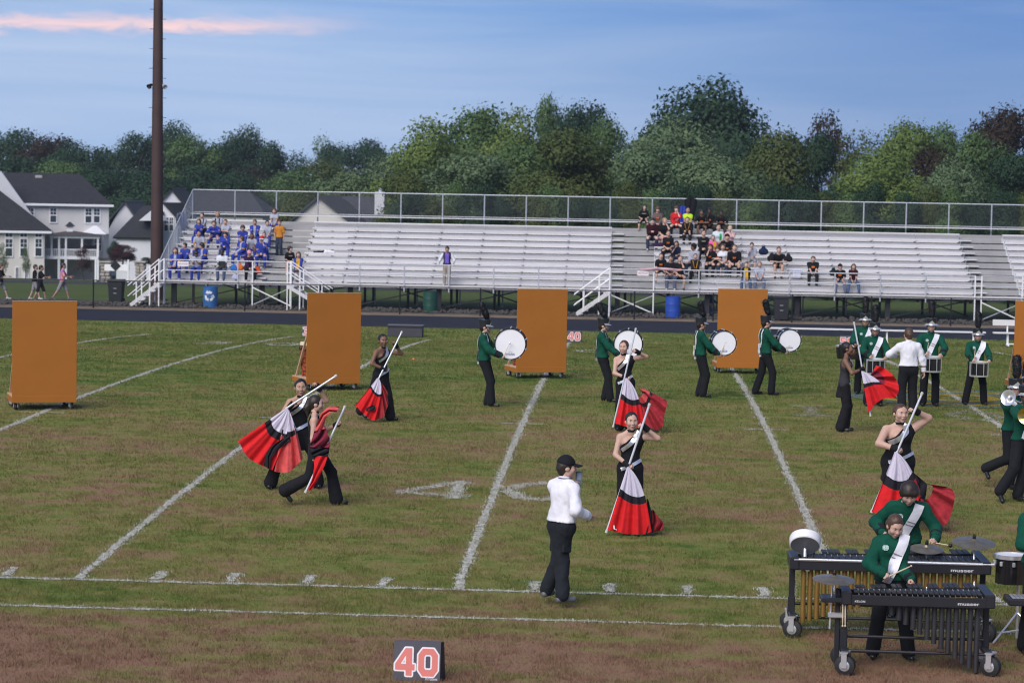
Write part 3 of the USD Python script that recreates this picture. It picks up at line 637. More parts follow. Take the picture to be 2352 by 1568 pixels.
R = [  # the big trees behind the stand
    ('pale', 0, 800, 388, 160, 165, 'pale grey green tree rising at the left end of the big trees'), ('olive', 1, 700, 425, 110, 160, 'low olive shrubby tree above the small gable behind the back fence'), ('pale', 2, 905, 340, 110, 165, 'pale tree at the left shoulder of the big trees'),
    ('yellow', 0, 985, 262, 170, 160, 'yellow green rounded tree at the left of the big trees'), ('green', 1, 1090, 235, 170, 165, 'tall green tree left of the twin tops'), ('yellow', 2, 1190, 240, 150, 158, 'bright yellow green tree in the middle left of the big trees'),
    ('green', 0, 1262, 207, 90, 190, 'narrow green top, left one of the twin tops'), ('dark', 1, 1330, 222, 120, 185, 'darker right one of the twin tops'), ('olive', 0, 1310, 285, 210, 140, 'large olive tree in the centre in front of the twin tops'),
    ('pale', 1, 1080, 340, 190, 140, 'wide pale green tree low on the left of the centre'), ('dark', 2, 1650, 168, 330, 200, 'tallest and broadest dark tree standing above all others'), ('pale', 2, 1540, 258, 190, 165, 'grey green tree at the foot of the tallest tree'),
    ('pale', 0, 1470, 320, 190, 140, 'grey green tree in front, left below the tallest tree'), ('pale', 1, 1640, 345, 190, 135, 'grey green bushy tree right below the tallest tree'), ('olive', 1, 1775, 292, 160, 150, 'olive tree right of the tallest tree'),
    ('rust', 3, 1905, 243, 120, 185, 'thin brownish tree with see-through top right of the tallest tree'), ('dark', 0, 1880, 300, 130, 165, 'dark tree below the thin brownish top'), ('olive', 3, 2000, 290, 130, 175, 'loose olive tree in the dip on the right'),
    ('yellow', 1, 2075, 268, 150, 165, 'yellow green tree right of the dip'), ('yellow', 0, 2025, 335, 190, 135, 'bright yellow green rounded tree in front on the right'), ('green', 2, 2170, 272, 120, 175, 'green tree near the right edge'),
    ('rust', 1, 2305, 232, 150, 170, 'tall rust brown tree at the right edge'), ('green', 0, 2245, 290, 140, 150, 'green tree before the rust brown one at the right edge'), ('rust', 2, 2150, 330, 120, 150, 'brownish tree low near the right edge'),
    ('dark', 1, 2330, 340, 150, 135, 'dark green tree in front at the right edge'), ('pale', 2, 2180, 355, 120, 132, 'grey green small tree in front near the right edge'), ('green', 1, 1200, 320, 150, 150, 'green tree between the olive tree and the pale one'),
    ('green', 0, 1390, 260, 120, 175, 'green tree filling the gap right of the twin tops'), ('olive', 2, 925, 385, 120, 140, 'low olive tree above the white chimney')]
for k, s, a, t, w, y, s_ in R: put_tree(k, s, s_, a, t, w * 1.65 if a != 1650 else w * 1.1, y)
hedge = 'shrubs of the hedge behind the stand'
r = np.random.default_rng(9)
for i in range(26):      # undergrowth seen through the back fence and under the stand
    a = 930 + i * 57 + r.uniform(-12, 12); y = r.uniform(112, 124)
    put_tree(['dark', 'olive', 'green', 'dark'][i % 4], [4, 0, 2][i % 3], 'leafy shrub of the hedge seen through the back fence of the stand', a, 425 + r.uniform(-18, 22), 120, y, hedge, 'hedge_shrub', 'shrub')
for i, (a, t, w, y) in enumerate([(1780, 682, 110, 92), (1900, 676, 130, 94), (2010, 680, 120, 92), (2110, 676, 120, 95), (2230, 684, 110, 93), (2330, 690, 90, 92)]):
    put_tree('dark', [0, 2, 4][i % 3], 'dark low bush seen under the right part of the stand', a, t, w, y, 'bushes seen under the stand', 'bush', 'bush')

# ------------------------------------------------------------ houses beyond the road
siding = mat('siding_grey', (0.52, 0.52, 0.53), 0.75, var=0.05, scale=0.6)
siding_white = mat('siding_white', (0.58, 0.59, 0.63), 0.7, var=0.05, scale=0.6)
siding_beige = mat('siding_beige', (0.58, 0.56, 0.53), 0.75, var=0.05, scale=0.6)
shingle = mat('shingle', (0.020, 0.021, 0.026), 0.9, var=0.28, scale=2.2, bump=0.6, bscale=7)
shingle_grey = mat('shingle_grey', (0.045, 0.048, 0.058), 0.9, var=0.2, scale=2.2, bump=0.5, bscale=7)
trim = mat('house_trim', (0.72, 0.73, 0.77), 0.6, var=0.04)
glass_dark = mat('window_glass', (0.035, 0.045, 0.06), 0.08, var=0.3, scale=1.5, spec=0.8)
brick_red = mat('brick_wall', (0.20, 0.09, 0.07), 0.9, var=0.3, scale=5)
HY = 212.0
def hp(a, b, y=HY): return at_y(a, b, y)
def window(parent, a0, a1, b0, b1, y, cols=2, rows=4, sash=True):
    """double-hung window with its frame, muntins and pane, from the corners in the photograph"""
    p, q = hp(a0, b1, y), hp(a1, b0, y); x0, x1, z0, z1 = p[0], q[0], p[2], q[2]; t = 0.10
    f = MB()
    f.span((x0 - t, y - .08, z1), (x1 + t, y, z1 + t)); f.span((x0 - t, y - .10, z0 - t), (x1 + t, y, z0)); f.span((x0 - t, y - .08, z0), (x0, y, z1)); f.span((x1, y - .08, z0), (x1 + t, y, z1))
    o = obj('window', f, trim, parent)
    obj('pane', MB().span((x0, y - .030, z0), (x1, y - .01, z1)), glass_dark, o)
    g = MB()
    if sash: g.span((x0, y - .06, (z0 + z1) / 2 - .05), (x1, y - .032, (z0 + z1) / 2 + .05))
    for i in range(1, cols + 1 if cols > 2 else 2): g.span((x0 + (x1 - x0) * i / (max(cols, 2)) - .02, y - .05, (z0 + z1) / 2 if sash else z0), (x0 + (x1 - x0) * i / max(cols, 2) + .02, y - .032, z1))
    if sash: g.span((x0, y - .05, z0 * .25 + z1 * .75 - .02), (x1, y - .032, z0 * .25 + z1 * .75 + .02))
    obj('muntin', g, trim, o)
def slab(b, p0, p1, p2, p3, t=0.18):
    """a thick sloping roof plane through four corners"""
    P = np.array([p0, p1, p2, p3], float); n = unit(np.cross(P[1] - P[0], P[3] - P[0]))
    if n[2] < 0: n = -n
    v = np.vstack([P - n * t, P]); return b.add(v, [[0, 3, 2, 1], [4, 5, 6, 7], [0, 1, 5, 4], [1, 2, 6, 5], [2, 3, 7, 6], [3, 0, 4, 7]])
def gz(y): return float(terr(0, y))
# the big house on the left
h1 = thing('house', 'large grey sided house with steep dark roof at the left edge of the picture', 'house', (0, 0, 0))
x0, x1 = hp(-60, 500)[0], hp(250, 500)[0]; x1_house = x1; ze = hp(150, 468)[2]; zr = hp(100, 398, HY + 5.5)[2]; dep = 11.0
obj('wall', MB().span((x0, HY, gz(HY) - .2), (x1, HY + dep, ze)), siding, h1)
b = MB(); xr0, xr1 = x0, hp(212, 402, HY + 5.5)[0]
slab(b, (x0 - .4, HY - .45, ze - .05), (x1 + .4, HY - .45, ze - .05), (xr1, HY + 5.5, zr), (xr0, HY + 5.5, zr))
slab(b, (x0 - .4, HY + dep + .45, ze - .05), (x1 + .4, HY + dep + .45, ze - .05), (xr1, HY + 5.5, zr), (xr0, HY + 5.5, zr))
b.add([[x1 + .4, HY - .45, ze - .05], [x1 + .4, HY + dep + .45, ze - .05], [xr1, HY + 5.5, zr]], [[0, 1, 2]])
rf = obj('roof', b, shingle, h1)
q = hp(118, 408, HY + 4.8); obj('roof_vent', MB().rbox(q, (0.75, 0.5, 0.4), .05), mat('vent_metal', (0.35, 0.33, 0.34), 0.6), rf)
obj('gutter', MB().rbox(((x0 + x1) / 2, HY - .5, ze - .14), (x1 - x0 + 1.0, 0.16, 0.24), 0.03), trim, h1)
# white cross gable and the lower wing in front of it
gx0, gx1 = hp(-75, 500, HY - 1.2)[0], hp(82, 500, HY - 1.2)[0]; gp = hp(4, 393, HY - 1.2); gzb = hp(50, 505, HY - 1.2)[2]
obj('gable_wall', MB().prism([(gx0, gzb), (gx1, gzb), (gp[0], gp[2])], HY - 1.2, HY + .4), siding_white, h1)
wx1 = hp(83, 560, HY - 6)[0]; wx0 = wx1 - 9.5; wze = hp(50, 530, HY - 6)[2]
obj('wing_wall', MB().span((wx0, HY - 6, gz(HY - 6) - .2), (wx1 - .35, HY - 0.1, wze)), siding_beige, h1)
b = MB(); ap = hp(-30, 418, HY - 3.2)
slab(b, (wx0 - .4, HY - 6.4, wze), (wx1 + .3, HY - 6.4, wze), (ap[0] + .3, HY - 2.6, ap[2] - .35), (wx0 - .4, HY - 2.6, ap[2] - .35)); 
b.add([[wx1 + .3, HY - 6.4, wze], [wx1 + .3, HY + .4, wze], [ap[0] + .3, HY - 2.6, ap[2] - .35]], [[0, 1, 2]])
obj('wing_roof', b, shingle, h1)
obj('wing_gutter', MB().rbox(((wx0 + wx1) / 2, HY - 6.45, wze - .1), (wx1 - wx0 + .8, 0.16, 0.24), 0.03), trim, h1)
vx = lambda z: z / 4.9026
vy = lambda z: 376.3 + z / 4.9026
for (a, b_, c, d) in ((335, 405, 500, 655), (587, 652, 500, 655), (970, 1035, 505, 660), (1062, 1125, 505, 660), (393, 440, 815, 940), (465, 512, 815, 940), (680, 705, 868, 905), (735, 760, 868, 905)):
    window(h1, vx(a), vx(b_), vy(c), vy(d), HY)
for (a, b_) in ((393, 440), (465, 512)): window(h1, vx(a), vx(b_), vy(770), vy(792), HY, sash=False)
for (a, b_) in ((-50, 22), (110, 180), (272, 340)):
    window(h1, vx(a), vx(b_), vy(770), vy(815), HY - 6, sash=False); window(h1, vx(a), vx(b_), vy(842), vy(1030), HY - 6)
for a in (60, 160, 255): window(h1, vx(a), vx(a + 28), vy(1160), vy(1275), HY - 6, sash=False)
# bay window with a pale metal roof
p, q = hp(vx(1010), vy(1060), HY - 1.2), hp(vx(1135), vy(790), HY - 1.2)
bay = obj('bay', MB().prism([(p[0] - .5, HY - .01), (p[0], HY - 1.2), (q[0], HY - 1.2), (q[0] + .5, HY - .01)], p[2], q[2], 'z'), siding, h1)
window(h1, vx(1040), vx(1110), vy(825), vy(975), HY - 1.2)
e0, e1, t0 = hp(vx(920), vy(785), HY - 1.3), hp(vx(1165), vy(785), HY - 1.3), hp(vx(1000), vy(695), HY)
b = MB(); slab(b, (e0[0], HY - 1.4, e0[2]), (e1[0], HY - 1.4, e0[2]), (e1[0] - 1.0, HY - .02, t0[2]), (e0[0] + 1.0, HY - .02, t0[2]), .1)
b.add([[e1[0], HY - 1.4, e0[2]], [e1[0] + .3, HY, e0[2]], [e1[0] - 1.0, HY - .02, t0[2]], [e0[0], HY - 1.4, e0[2]], [e0[0] - .3, HY, e0[2]], [e0[0] + 1.0, HY - .02, t0[2]]], [[0, 1, 2], [3, 4, 5]])
obj('bay_roof', b, trim, h1)
# raised deck with a roofed porch
GY = HY - 4.5
dk = thing('porch', 'white raised deck with a hipped dark porch roof and cupola behind the grey house', 'porch', (0, 0, 0))
dz = hp(500, vy(1072), GY)[2]; d0, d1 = hp(vx(390), 600, GY)[0], hp(vx(995), 600, GY)[0]
obj('deck_floor', MB().span((d0, GY, dz - .3), (d1, HY - .05, dz)), trim, dk)
pxs = [hp(vx(z), 600, GY)[0] for z in (485, 565, 640, 815, 990)]; zt = hp(150, vy(835), GY)[2]
for x in pxs: obj('porch_post', MB().span((x - .1, GY, dz), (x + .1, GY + .2, zt)), trim, dk)
for x in (pxs[1], pxs[2], pxs[4]): obj('deck_leg', MB().span((x - .12, GY + .02, gz(GY)), (x + .12, GY + .25, dz - .3)), trim, dk)
obj('beam', MB().span((pxs[0] - .2, GY - .02, zt), (pxs[4] + .2, GY + .22, zt + .35)), trim, dk)
rz_ = hp(150, vy(965), GY)[2]
obj('deck_rail', MB().span((d0, GY + .05, rz_), (d1, GY + .14, rz_ + .09)), trim, dk)
b = MB()
for x in np.arange(d0, d1, 0.19): b.span((x, GY + .07, dz), (x + .07, GY + .12, rz_))
obj('balusters', b, trim, dk, kind='stuff')
ax, az = hp(vx(740), vy(748), GY + 2), 0
b = MB(); ex0, ex1 = pxs[0] - .35, pxs[4] + .35; ze_ = zt + .33; A = [ax[0], GY + 2.0, ax[2]]
b.add([[ex0, GY - .4, ze_], [ex1, GY - .4, ze_], A, [ex1, HY - .1, ze_], [ex0, HY - .1, ze_]], [[0, 1, 2], [1, 3, 2], [3, 4, 2], [4, 0, 2]])
obj('porch_roof', b, mat('porch_shingle', (0.065, 0.05, 0.055), 0.9, var=0.2, scale=2), dk)
c0, c1 = hp(vx(703), vy(745), GY + 2), hp(vx(772), vy(700), GY + 2)
cu = obj('cupola', MB().span((c0[0], GY + 1.4, A[2] - .25), (c1[0], GY + 2.6, c1[2])), trim, dk)
b = MB(); b.box(((c0[0] + c1[0]) / 2, GY + 2, c1[2] + .22), (c1[0] - c0[0] + .4, 1.6, .45), taper=.1); obj('cupola_roof', b, shingle, cu)
obj('grill', MB().rbox((pxs[3] + .6, GY + 1.5, dz + .55), (1.5, .8, 1.0), .1), black_metal, dk)

for t_ in (h1, dk):      # the house stands turned a little towards the field
    X_ = UsdGeom.Xformable(t_); X_.ClearXformOpOrder(); X_.AddTranslateOp().Set(Gf.Vec3d(x1_house, HY, 0)); X_.AddRotateZOp().Set(13.0); X_.AddTranslateOp(opSuffix='back').Set(Gf.Vec3d(-x1_house, -HY, 0))
# white house between the big one and the pole
h2 = thing('house', 'white house end with grey roof just right of the large grey house', 'house', (0, 0, 0))
Y2 = 226; a0, a1 = hp(247, 500, Y2)[0], hp(312, 500, Y2)[0]; z_e = hp(310, 500, Y2)[2]; pk = hp(285, 461, Y2); zl = hp(250, 500, Y2)[2]
obj('wall', MB().prism([(a0, gz(Y2)), (a1, gz(Y2)), (a1, z_e - .2), (pk[0], pk[2] - .1), (a0, zl - 1.5)], Y2, Y2 + 9), siding_white, h2)
b = MB(); slab(b, (pk[0] + .1, Y2 - .3, pk[2]), (pk[0] + .1, Y2 + 9, pk[2]), (a1 + .4, Y2 + 9, z_e - .3), (a1 + .4, Y2 - .3, z_e - .3)); slab(b, (pk[0] + .1, Y2 - .3, pk[2]), (pk[0] + .1, Y2 + 9, pk[2]), (a0 - 1, Y2 + 9, zl - 1.5), (a0 - 1, Y2 - .3, zl - 1.5))
obj('roof', b, shingle_grey, h2)
h2b = thing('house', 'small dark roofed house with white triangular dormer left of the pole', 'house', (0, 0, 0))
Y3 = 204; xl, xr = hp(268, 520, Y3)[0], hp(352, 520, Y3)[0]; ez = hp(300, 545, Y3)[2]; rz2 = hp(330, 472, Y3 + 5)[2]
obj('wall', MB().span((xl, Y3, gz(Y3)), (xr, Y3 + 9, ez)), siding_white, h2b)
b = MB(); slab(b, (xl - .3, Y3 - .4, ez), (xr + .3, Y3 - .4, ez), (xr + .3, Y3 + 5, rz2), (xl + 1.6, Y3 + 5, rz2)); rf = obj('roof', b, shingle, h2b)
d0_, d1_, dp = hp(318, 507, Y3 - .1), hp(372, 507, Y3 - .1), hp(349, 481, Y3 - .1)
obj('dormer', MB().prism([(d0_[0], d0_[2]), (d1_[0], d1_[2]), (dp[0], dp[2])], Y3 + .1, Y3 + 3), siding_white, h2b)
h3 = thing('house', 'white two gabled house with paired window just right of the pole', 'house', (0, 0, 0))
Y4 = 208; g0, g1, gp_ = hp(362, 475, Y4 + 3), hp(430, 478, Y4 + 3), hp(395, 434, Y4 + 3)
obj('wall', MB().prism([(g0[0], gz(Y4)), (g1[0], gz(Y4)), (g1[0], g1[2]), (gp_[0], gp_[2]), (g0[0], g0[2])], Y4 + 3, Y4 + 10), siding_white, h3)
b = MB(); slab(b, (gp_[0], Y4 + 2.7, gp_[2] + .1), (gp_[0], Y4 + 10, gp_[2] + .1), (g1[0] + .4, Y4 + 10, g1[2] - .3), (g1[0] + .4, Y4 + 2.7, g1[2] - .3)); slab(b, (gp_[0], Y4 + 2.7, gp_[2] + .1), (gp_[0], Y4 + 10, gp_[2] + .1), (g0[0] - .4, Y4 + 10, g0[2] - .3), (g0[0] - .4, Y4 + 2.7, g0[2] - .3))
obj('roof', b, shingle, h3)
g0, g1, gp_ = hp(352, 494, Y4), hp(404, 494, Y4), hp(377, 467, Y4)
obj('front_wall', MB().prism([(g0[0], gz(Y4)), (g1[0], gz(Y4)), (g1[0], g1[2]), (gp_[0], gp_[2]), (g0[0], g0[2])], Y4, Y4 + 2.95), siding_white, h3)
b = MB(); slab(b, (gp_[0], Y4 - .3, gp_[2] + .1), (hp(418, 467, Y4 + 2.9)[0], Y4 + 2.9, gp_[2] + .1), (g1[0] + 1.2, Y4 + 2.9, g1[2] - .3), (g1[0] + .3, Y4 - .3, g1[2] - .3)); obj('front_roof', b, shingle, h3)
window(h3, 378, 386.5, 500, 530, Y4); window(h3, 390, 398, 500, 530, Y4)
h4 = thing('house', 'house of which only a broad dark hip roof shows through the back fence', 'house', (0, 0, 0))
Y5_ = 190; a0, a1 = hp(440, 490, Y5_)[0], hp(612, 490, Y5_)[0]; ez = hp(520, 492, Y5_)[2]; t0, t1 = hp(446, 437, Y5_ + 5), hp(575, 441, Y5_ + 5)
obj('wall', MB().span((a0 + .4, Y5_ + .4, gz(Y5_)), (a1 - .4, Y5_ + 9.6, ez - .1)), siding_beige, h4)
b = MB(); slab(b, (a0, Y5_, ez), (a1, Y5_, ez), (t1[0], Y5_ + 5, t1[2]), (t0[0], Y5_ + 5, t0[2])); slab(b, (a0, Y5_ + 10, ez), (a1, Y5_ + 10, ez), (t1[0], Y5_ + 5, t1[2]), (t0[0], Y5_ + 5, t0[2])); b.add([[a1, Y5_, ez], [a1, Y5_ + 10, ez], [t1[0], Y5_ + 5, t1[2]], [a0, Y5_, ez], [a0, Y5_ + 10, ez], [t0[0], Y5_ + 5, t0[2]]], [[0, 1, 2], [3, 4, 5]])
obj('roof', b, shingle_grey, h4)
h5 = thing('house', 'beige gabled house with dark roof and white chimney behind the middle of the back fence', 'house', (0, 0, 0))
Y6 = 150; g0, g1, gp_ = hp(664, 508, Y6), hp(808, 510, Y6), hp(732, 452, Y6)
obj('wall', MB().prism([(g0[0] + .3, gz(Y6)), (g1[0] - .3, gz(Y6)), (g1[0] - .3, g1[2]), (gp_[0], gp_[2]), (g0[0] + .3, g0[2])], Y6, Y6 + 8), siding_beige, h5)
b = MB(); e_ = hp(905, 510, Y6 + 3); t_ = hp(868, 458, Y6 + 5)
slab(b, (gp_[0], Y6 - .3, gp_[2] + .1), (gp_[0], Y6 + 8, gp_[2] + .1), (g0[0], Y6 + 8, g0[2]), (g0[0], Y6 - .3, g0[2]), .15); slab(b, (gp_[0], Y6 - .3, gp_[2] + .1), (gp_[0] + 1.0, Y6 + 5, gp_[2] + .1), (g1[0] + 1.2, Y6 + 5, g1[2]), (g1[0], Y6 - .3, g1[2]), .15)
slab(b, (gp_[0] + .6, Y6 + 3, g1[2] - .1), (e_[0], Y6 + 3, g1[2] - .1), (t_[0], Y6 + 6, gp_[2] + .08), (gp_[0] + .4, Y6 + 6, gp_[2] + .08), .15)
obj('roof', b, shingle_grey, h5)
c0, c1 = hp(860, 490, Y6 + 4), hp(883, 441, Y6 + 4); ch = obj('chimney', MB().span((c0[0], Y6 + 4, c0[2] - 1.5), (c1[0], Y6 + 5.2, c1[2])), siding_white, h5)
obj('chimney_cap', MB().lathe([(0, 0), (.14, 0), (.14, .3), (0, .3)], ((c0[0] + c1[0]) / 2, Y6 + 4.6, c1[2]), n=8), galvanized, ch)
# planting round the houses
put_tree('plum', 1, 'round dark red shrub beside the pole in front of the small house', 283, 560, 72, 180, low=612, name='red_shrub', cat='shrub')
put_tree('plum', 3, 'thin purple leaved young tree in front of the porch', 192, 562, 46, 178, low=640, name='young_tree')
put_tree('dark', 2, 'small pointed evergreen behind the dark red shrub', 262, 552, 34, 186, low=610, name='evergreen')
put_tree('dark', 4, 'small dark green shrub right of the dark red shrub', 335, 590, 34, 184, low=612, name='shrub', cat='shrub')
put_tree('green', 3, 'thin young street tree under the left wing windows', 60, 562, 26, 176, low=640, name='young_tree')
put_tree('green', 3, 'young street tree cut by the left edge', 6, 555, 34, 176, low=640, name='young_tree')
# entrance sign between two stone piers
SY = 160
es = thing('estate_sign', 'white board sign with a dark diamond between two stone piers', 'sign', (0, 0, 0))
s0, s1 = hp(240, 622, SY), hp(297, 608, SY)
obj('board', MB().rbox(((s0[0] + s1[0]) / 2, SY, (s0[2] + s1[2]) / 2), (s1[0] - s0[0], .12, s1[2] - s0[2]), .02), white_paint, es)
obj('diamond', MB().box(((s0[0] + s1[0]) / 2 - .1, SY - .08, s1[2] - .1), (.62, .03, .62), np.array([[.7071, 0, -.7071], [0, 1, 0], [.7071, 0, .7071]])), black_metal, es)
for a in (219, 294):
    p = hp(a, 640, SY - .3); obj('sign_post', MB().span((p[0] - .06, SY - .3, gz(SY)), (p[0] + .06, SY - .18, hp(a, 596, SY)[2])), white_paint, es)
pier = mat('pier_stone', (0.34, 0.31, 0.28), 0.9, var=0.3, scale=3, bump=.8, bscale=5)
for a in (243, 323):
    p = hp(a, 640, SY + 2); t = hp(a, 604, SY + 2); b = MB(); rr = np.random.default_rng(a)
    pr = thing('stone_pier', 'stone pier at the %s end of the white board sign' % ('left' if a < 300 else 'right'), 'pier', (p[0], SY + 2, gz(SY + 2)), 0)
    n_ = 6; hh = t[2] - gz(SY + 2)
    for k in range(n_):
        off = rr.uniform(-.12, .12)
        for s in (-1, 1): obj('stone', MB().rbox((s * .20 + off * .6, 0, hh * (k + .5) / n_), (.38, .72 + rr.uniform(-.06, .06), hh / n_ - .03), .05), pier, pr)
    obj('cap', MB().rbox((0, 0, hh + .08), (1.0, .95, .14), .04), pier, pr)

# ------------------------------------------------------------ the tall pole
pole = thing('floodlight_pole', 'tall brown steel pole with climbing pegs rising out of the picture', 'pole', (-18.5, 72.6, 0))
rust = mat('pole_steel', (0.062, 0.036, 0.034), 0.75, 0.2, var=0.18, scale=1.4)
obj('mast', MB().path([(0, 0, 0), (-.04, 0, 8), (-.06, 0, 16), (-.08, 0, 26)], [0.285, 0.235, 0.175, 0.12], n=20), rust, pole, smooth=30)
obj('base_plate', MB().lathe([(0, 0), (.48, 0), (.48, .06), (0, .06)], n=20), rust, pole)
for i in range(52):
    z = 4.5 + i * 0.42; s = -1 if i % 2 else 1; rr_ = .26 - .0065 * z
    obj('peg', MB().tube((s * rr_ - .005 * z, 0, z), (s * (rr_ + .17) - .005 * z, 0, z), .014, n=6), black_metal, pole)
for s, m_ in ((-1, black_metal), (1, galvanized)):
    c = np.array([s * .30 - .04, -.12, 9.22]); R_ = frame((s * .5, -.7, -.5))
    o = obj('lamp', MB().lathe([(0, -.1), (.05, -.1), (.11, .12), (.10, .12), (0, .02)], c, R_, 14), m_, pole, smooth=30); obj('bracket', MB().tube((s * .2 - .04, 0, 9.25), c, .02), rust, o)
b = MB(); b.bar((-1.8, 0, 25), (1.6, 0, 25), .12, .12)
ar = obj('cross_arm', b, rust, pole)
for i in range(5):
    obj('floodlight', MB().lathe([(0, -.15), (.16, -.15), (.26, .15), (.24, .15), (0, 0)], (-1.6 + i * .78, -.3, 25.1), frame((0, -1, -.5)), 14), galvanized, pole)
# ------------------------------------------------------------ bodies: signed distances blended, then meshed
def surface_net(D, o, h):
    """the zero surface of a grid of distances"""
    s = D < 0; nx, ny, nz = D.shape
    S = [s[i:nx - 1 + i, j:ny - 1 + j, k:nz - 1 + k] for i in (0, 1) for j in (0, 1) for k in (0, 1)]
    cnt = sum(q.astype(np.int8) for q in S); cell = np.argwhere((cnt > 0) & (cnt < 8))
    if len(cell) == 0: return np.zeros((0, 3)), np.zeros((0, 3), int)
    idx = -np.ones((nx - 1, ny - 1, nz - 1), int); idx[tuple(cell.T)] = np.arange(len(cell))
    acc = np.zeros((len(cell), 3)); n = np.zeros(len(cell))
    for ax in range(3):
        for u in (0, 1):
            for v in (0, 1):
                a = np.zeros(3, int); b_, c_ = [q for q in range(3) if q != ax]; a[b_], a[c_] = u, v
                e = a.copy(); e[ax] = 1
                d0 = D[tuple((cell + a).T)]; d1 = D[tuple((cell + e).T)]; cr = (d0 < 0) != (d1 < 0)
                t = np.where(cr, d0 / np.where(cr, d0 - d1, 1), 0); p = np.tile(a.astype(float), (len(cell), 1)); p[:, ax] = t
                acc[cr] += p[cr]; n[cr] += 1
    V = o + h * (cell + acc / n[:, None]); F = []
    for ax in range(3):
        b_, c_ = [(1, 2), (2, 0), (0, 1)][ax]
        sl0 = [slice(None)] * 3; sl1 = [slice(None)] * 3; sl0[ax] = slice(0, -1); sl1[ax] = slice(1, None)
        cr = s[tuple(sl0)] != s[tuple(sl1)]; e = np.argwhere(cr); e = e[(e[:, b_] > 0) & (e[:, c_] > 0) & (e[:, b_] < D.shape[b_] - 1) & (e[:, c_] < D.shape[c_] - 1)]
        q = []
        for du, dv in ((1, 1), (0, 1), (0, 0), (1, 0)):
            g = e.copy(); g[:, b_] -= du; g[:, c_] -= dv; q.append(idx[tuple(g.T)])
        q = np.stack(q, 1); ins = s[tuple(e.T)]
        q = np.where(ins[:, None], q, q[:, ::-1]); F.append(q[(q >= 0).all(1)])
    F = np.vstack(F); return V, np.vstack([F[:, [0, 1, 2]], F[:, [0, 2, 3]]])
def hash_(t):
    h = 7
    for c in t: h = (h * 31 + ord(c)) & 0x7fffffff
    return h
class Blob:
    def __init__(s): s.p, s.cuts = [], []
    def cone(s, a, b, ra, rb, k=0.03, sq=None, sub=False): s.p.append((np.asarray(a, float), np.asarray(b, float), ra, rb, k, sq, sub)); return s
    def ball(s, c, r, k=0.03, sq=None, sub=False): return s.cone(c, np.asarray(c, float) + [0, 0, 1e-6], r, r, k, sq, sub)
    def cut(s, p, n): s.cuts.append((np.asarray(p, float), unit(n))); return s
    def mesh(s, h, wrinkle=0.0, seed=0):
        lo = np.min([np.minimum(a, b) - max(ra, rb) for a, b, ra, rb, k, q, u in s.p if not u], 0) - 3 * h
        hi = np.max([np.maximum(a, b) + max(ra, rb) for a, b, ra, rb, k, q, u in s.p if not u], 0) + 3 * h
        n = np.ceil((hi - lo) / h).astype(int) + 1; D = np.full(n, 1.0, np.float32); ax = [lo[i] + h * np.arange(n[i]) for i in range(3)]
        for a, b, ra, rb, k, sq, sub in s.p:
            R = max(ra, rb) + k + 2.5 * h
            i0 = np.clip(np.floor((np.minimum(a, b) - R - lo) / h).astype(int), 0, n - 1); i1 = np.clip(np.ceil((np.maximum(a, b) + R - lo) / h).astype(int) + 1, 1, n)
            X, Y, Z = (ax[i][i0[i]:i1[i]] for i in range(3)); P = np.stack(np.broadcast_arrays(X[:, None, None], Y[None, :, None], Z[None, None, :]), -1) - a
            d = b - a
            if sq is not None:                     # squash: sq = (direction, factor > 1 makes it thinner that way)
                w = unit(sq[0]); P = P + (P @ w)[..., None] * w * (sq[1] - 1); d = d + (d @ w) * w * (sq[1] - 1)
            t = np.clip((P @ d) / max(d @ d, 1e-12), 0, 1); dist = np.linalg.norm(P - t[..., None] * d, axis=-1) - (ra + (rb - ra) * t)
            v = D[i0[0]:i1[0], i0[1]:i1[1], i0[2]:i1[2]]
            if sub:
                hh = np.clip(0.5 - 0.5 * (v + dist) / k, 0, 1); v[...] = v * (1 - hh) - dist * hh + k * hh * (1 - hh)
            else:
                hh = np.clip(0.5 + 0.5 * (v - dist) / k, 0, 1); v[...] = v * (1 - hh) + dist * hh - k * hh * (1 - hh)
        for p, nn in s.cuts:
            g = (ax[0][:, None, None] - p[0]) * nn[0] + (ax[1][None, :, None] - p[1]) * nn[1] + (ax[2][None, None, :] - p[2]) * nn[2]
            np.maximum(D, g, out=D)
        V, F = surface_net(D, lo, h)
        if wrinkle and len(V):
            nv = meshkit.arrays((V, F), True)[2]; q = V @ np.array([[1, .3, 0], [-.3, 1, .2], [0, -.2, 0.6]]).T
            V = V + nv * (wrinkle * (2 * meshkit.noise(q * 17, seed) - 1 + (2 * meshkit.noise(q * 38, seed + 1) - 1) * 0.45))[:, None]
        return V, F

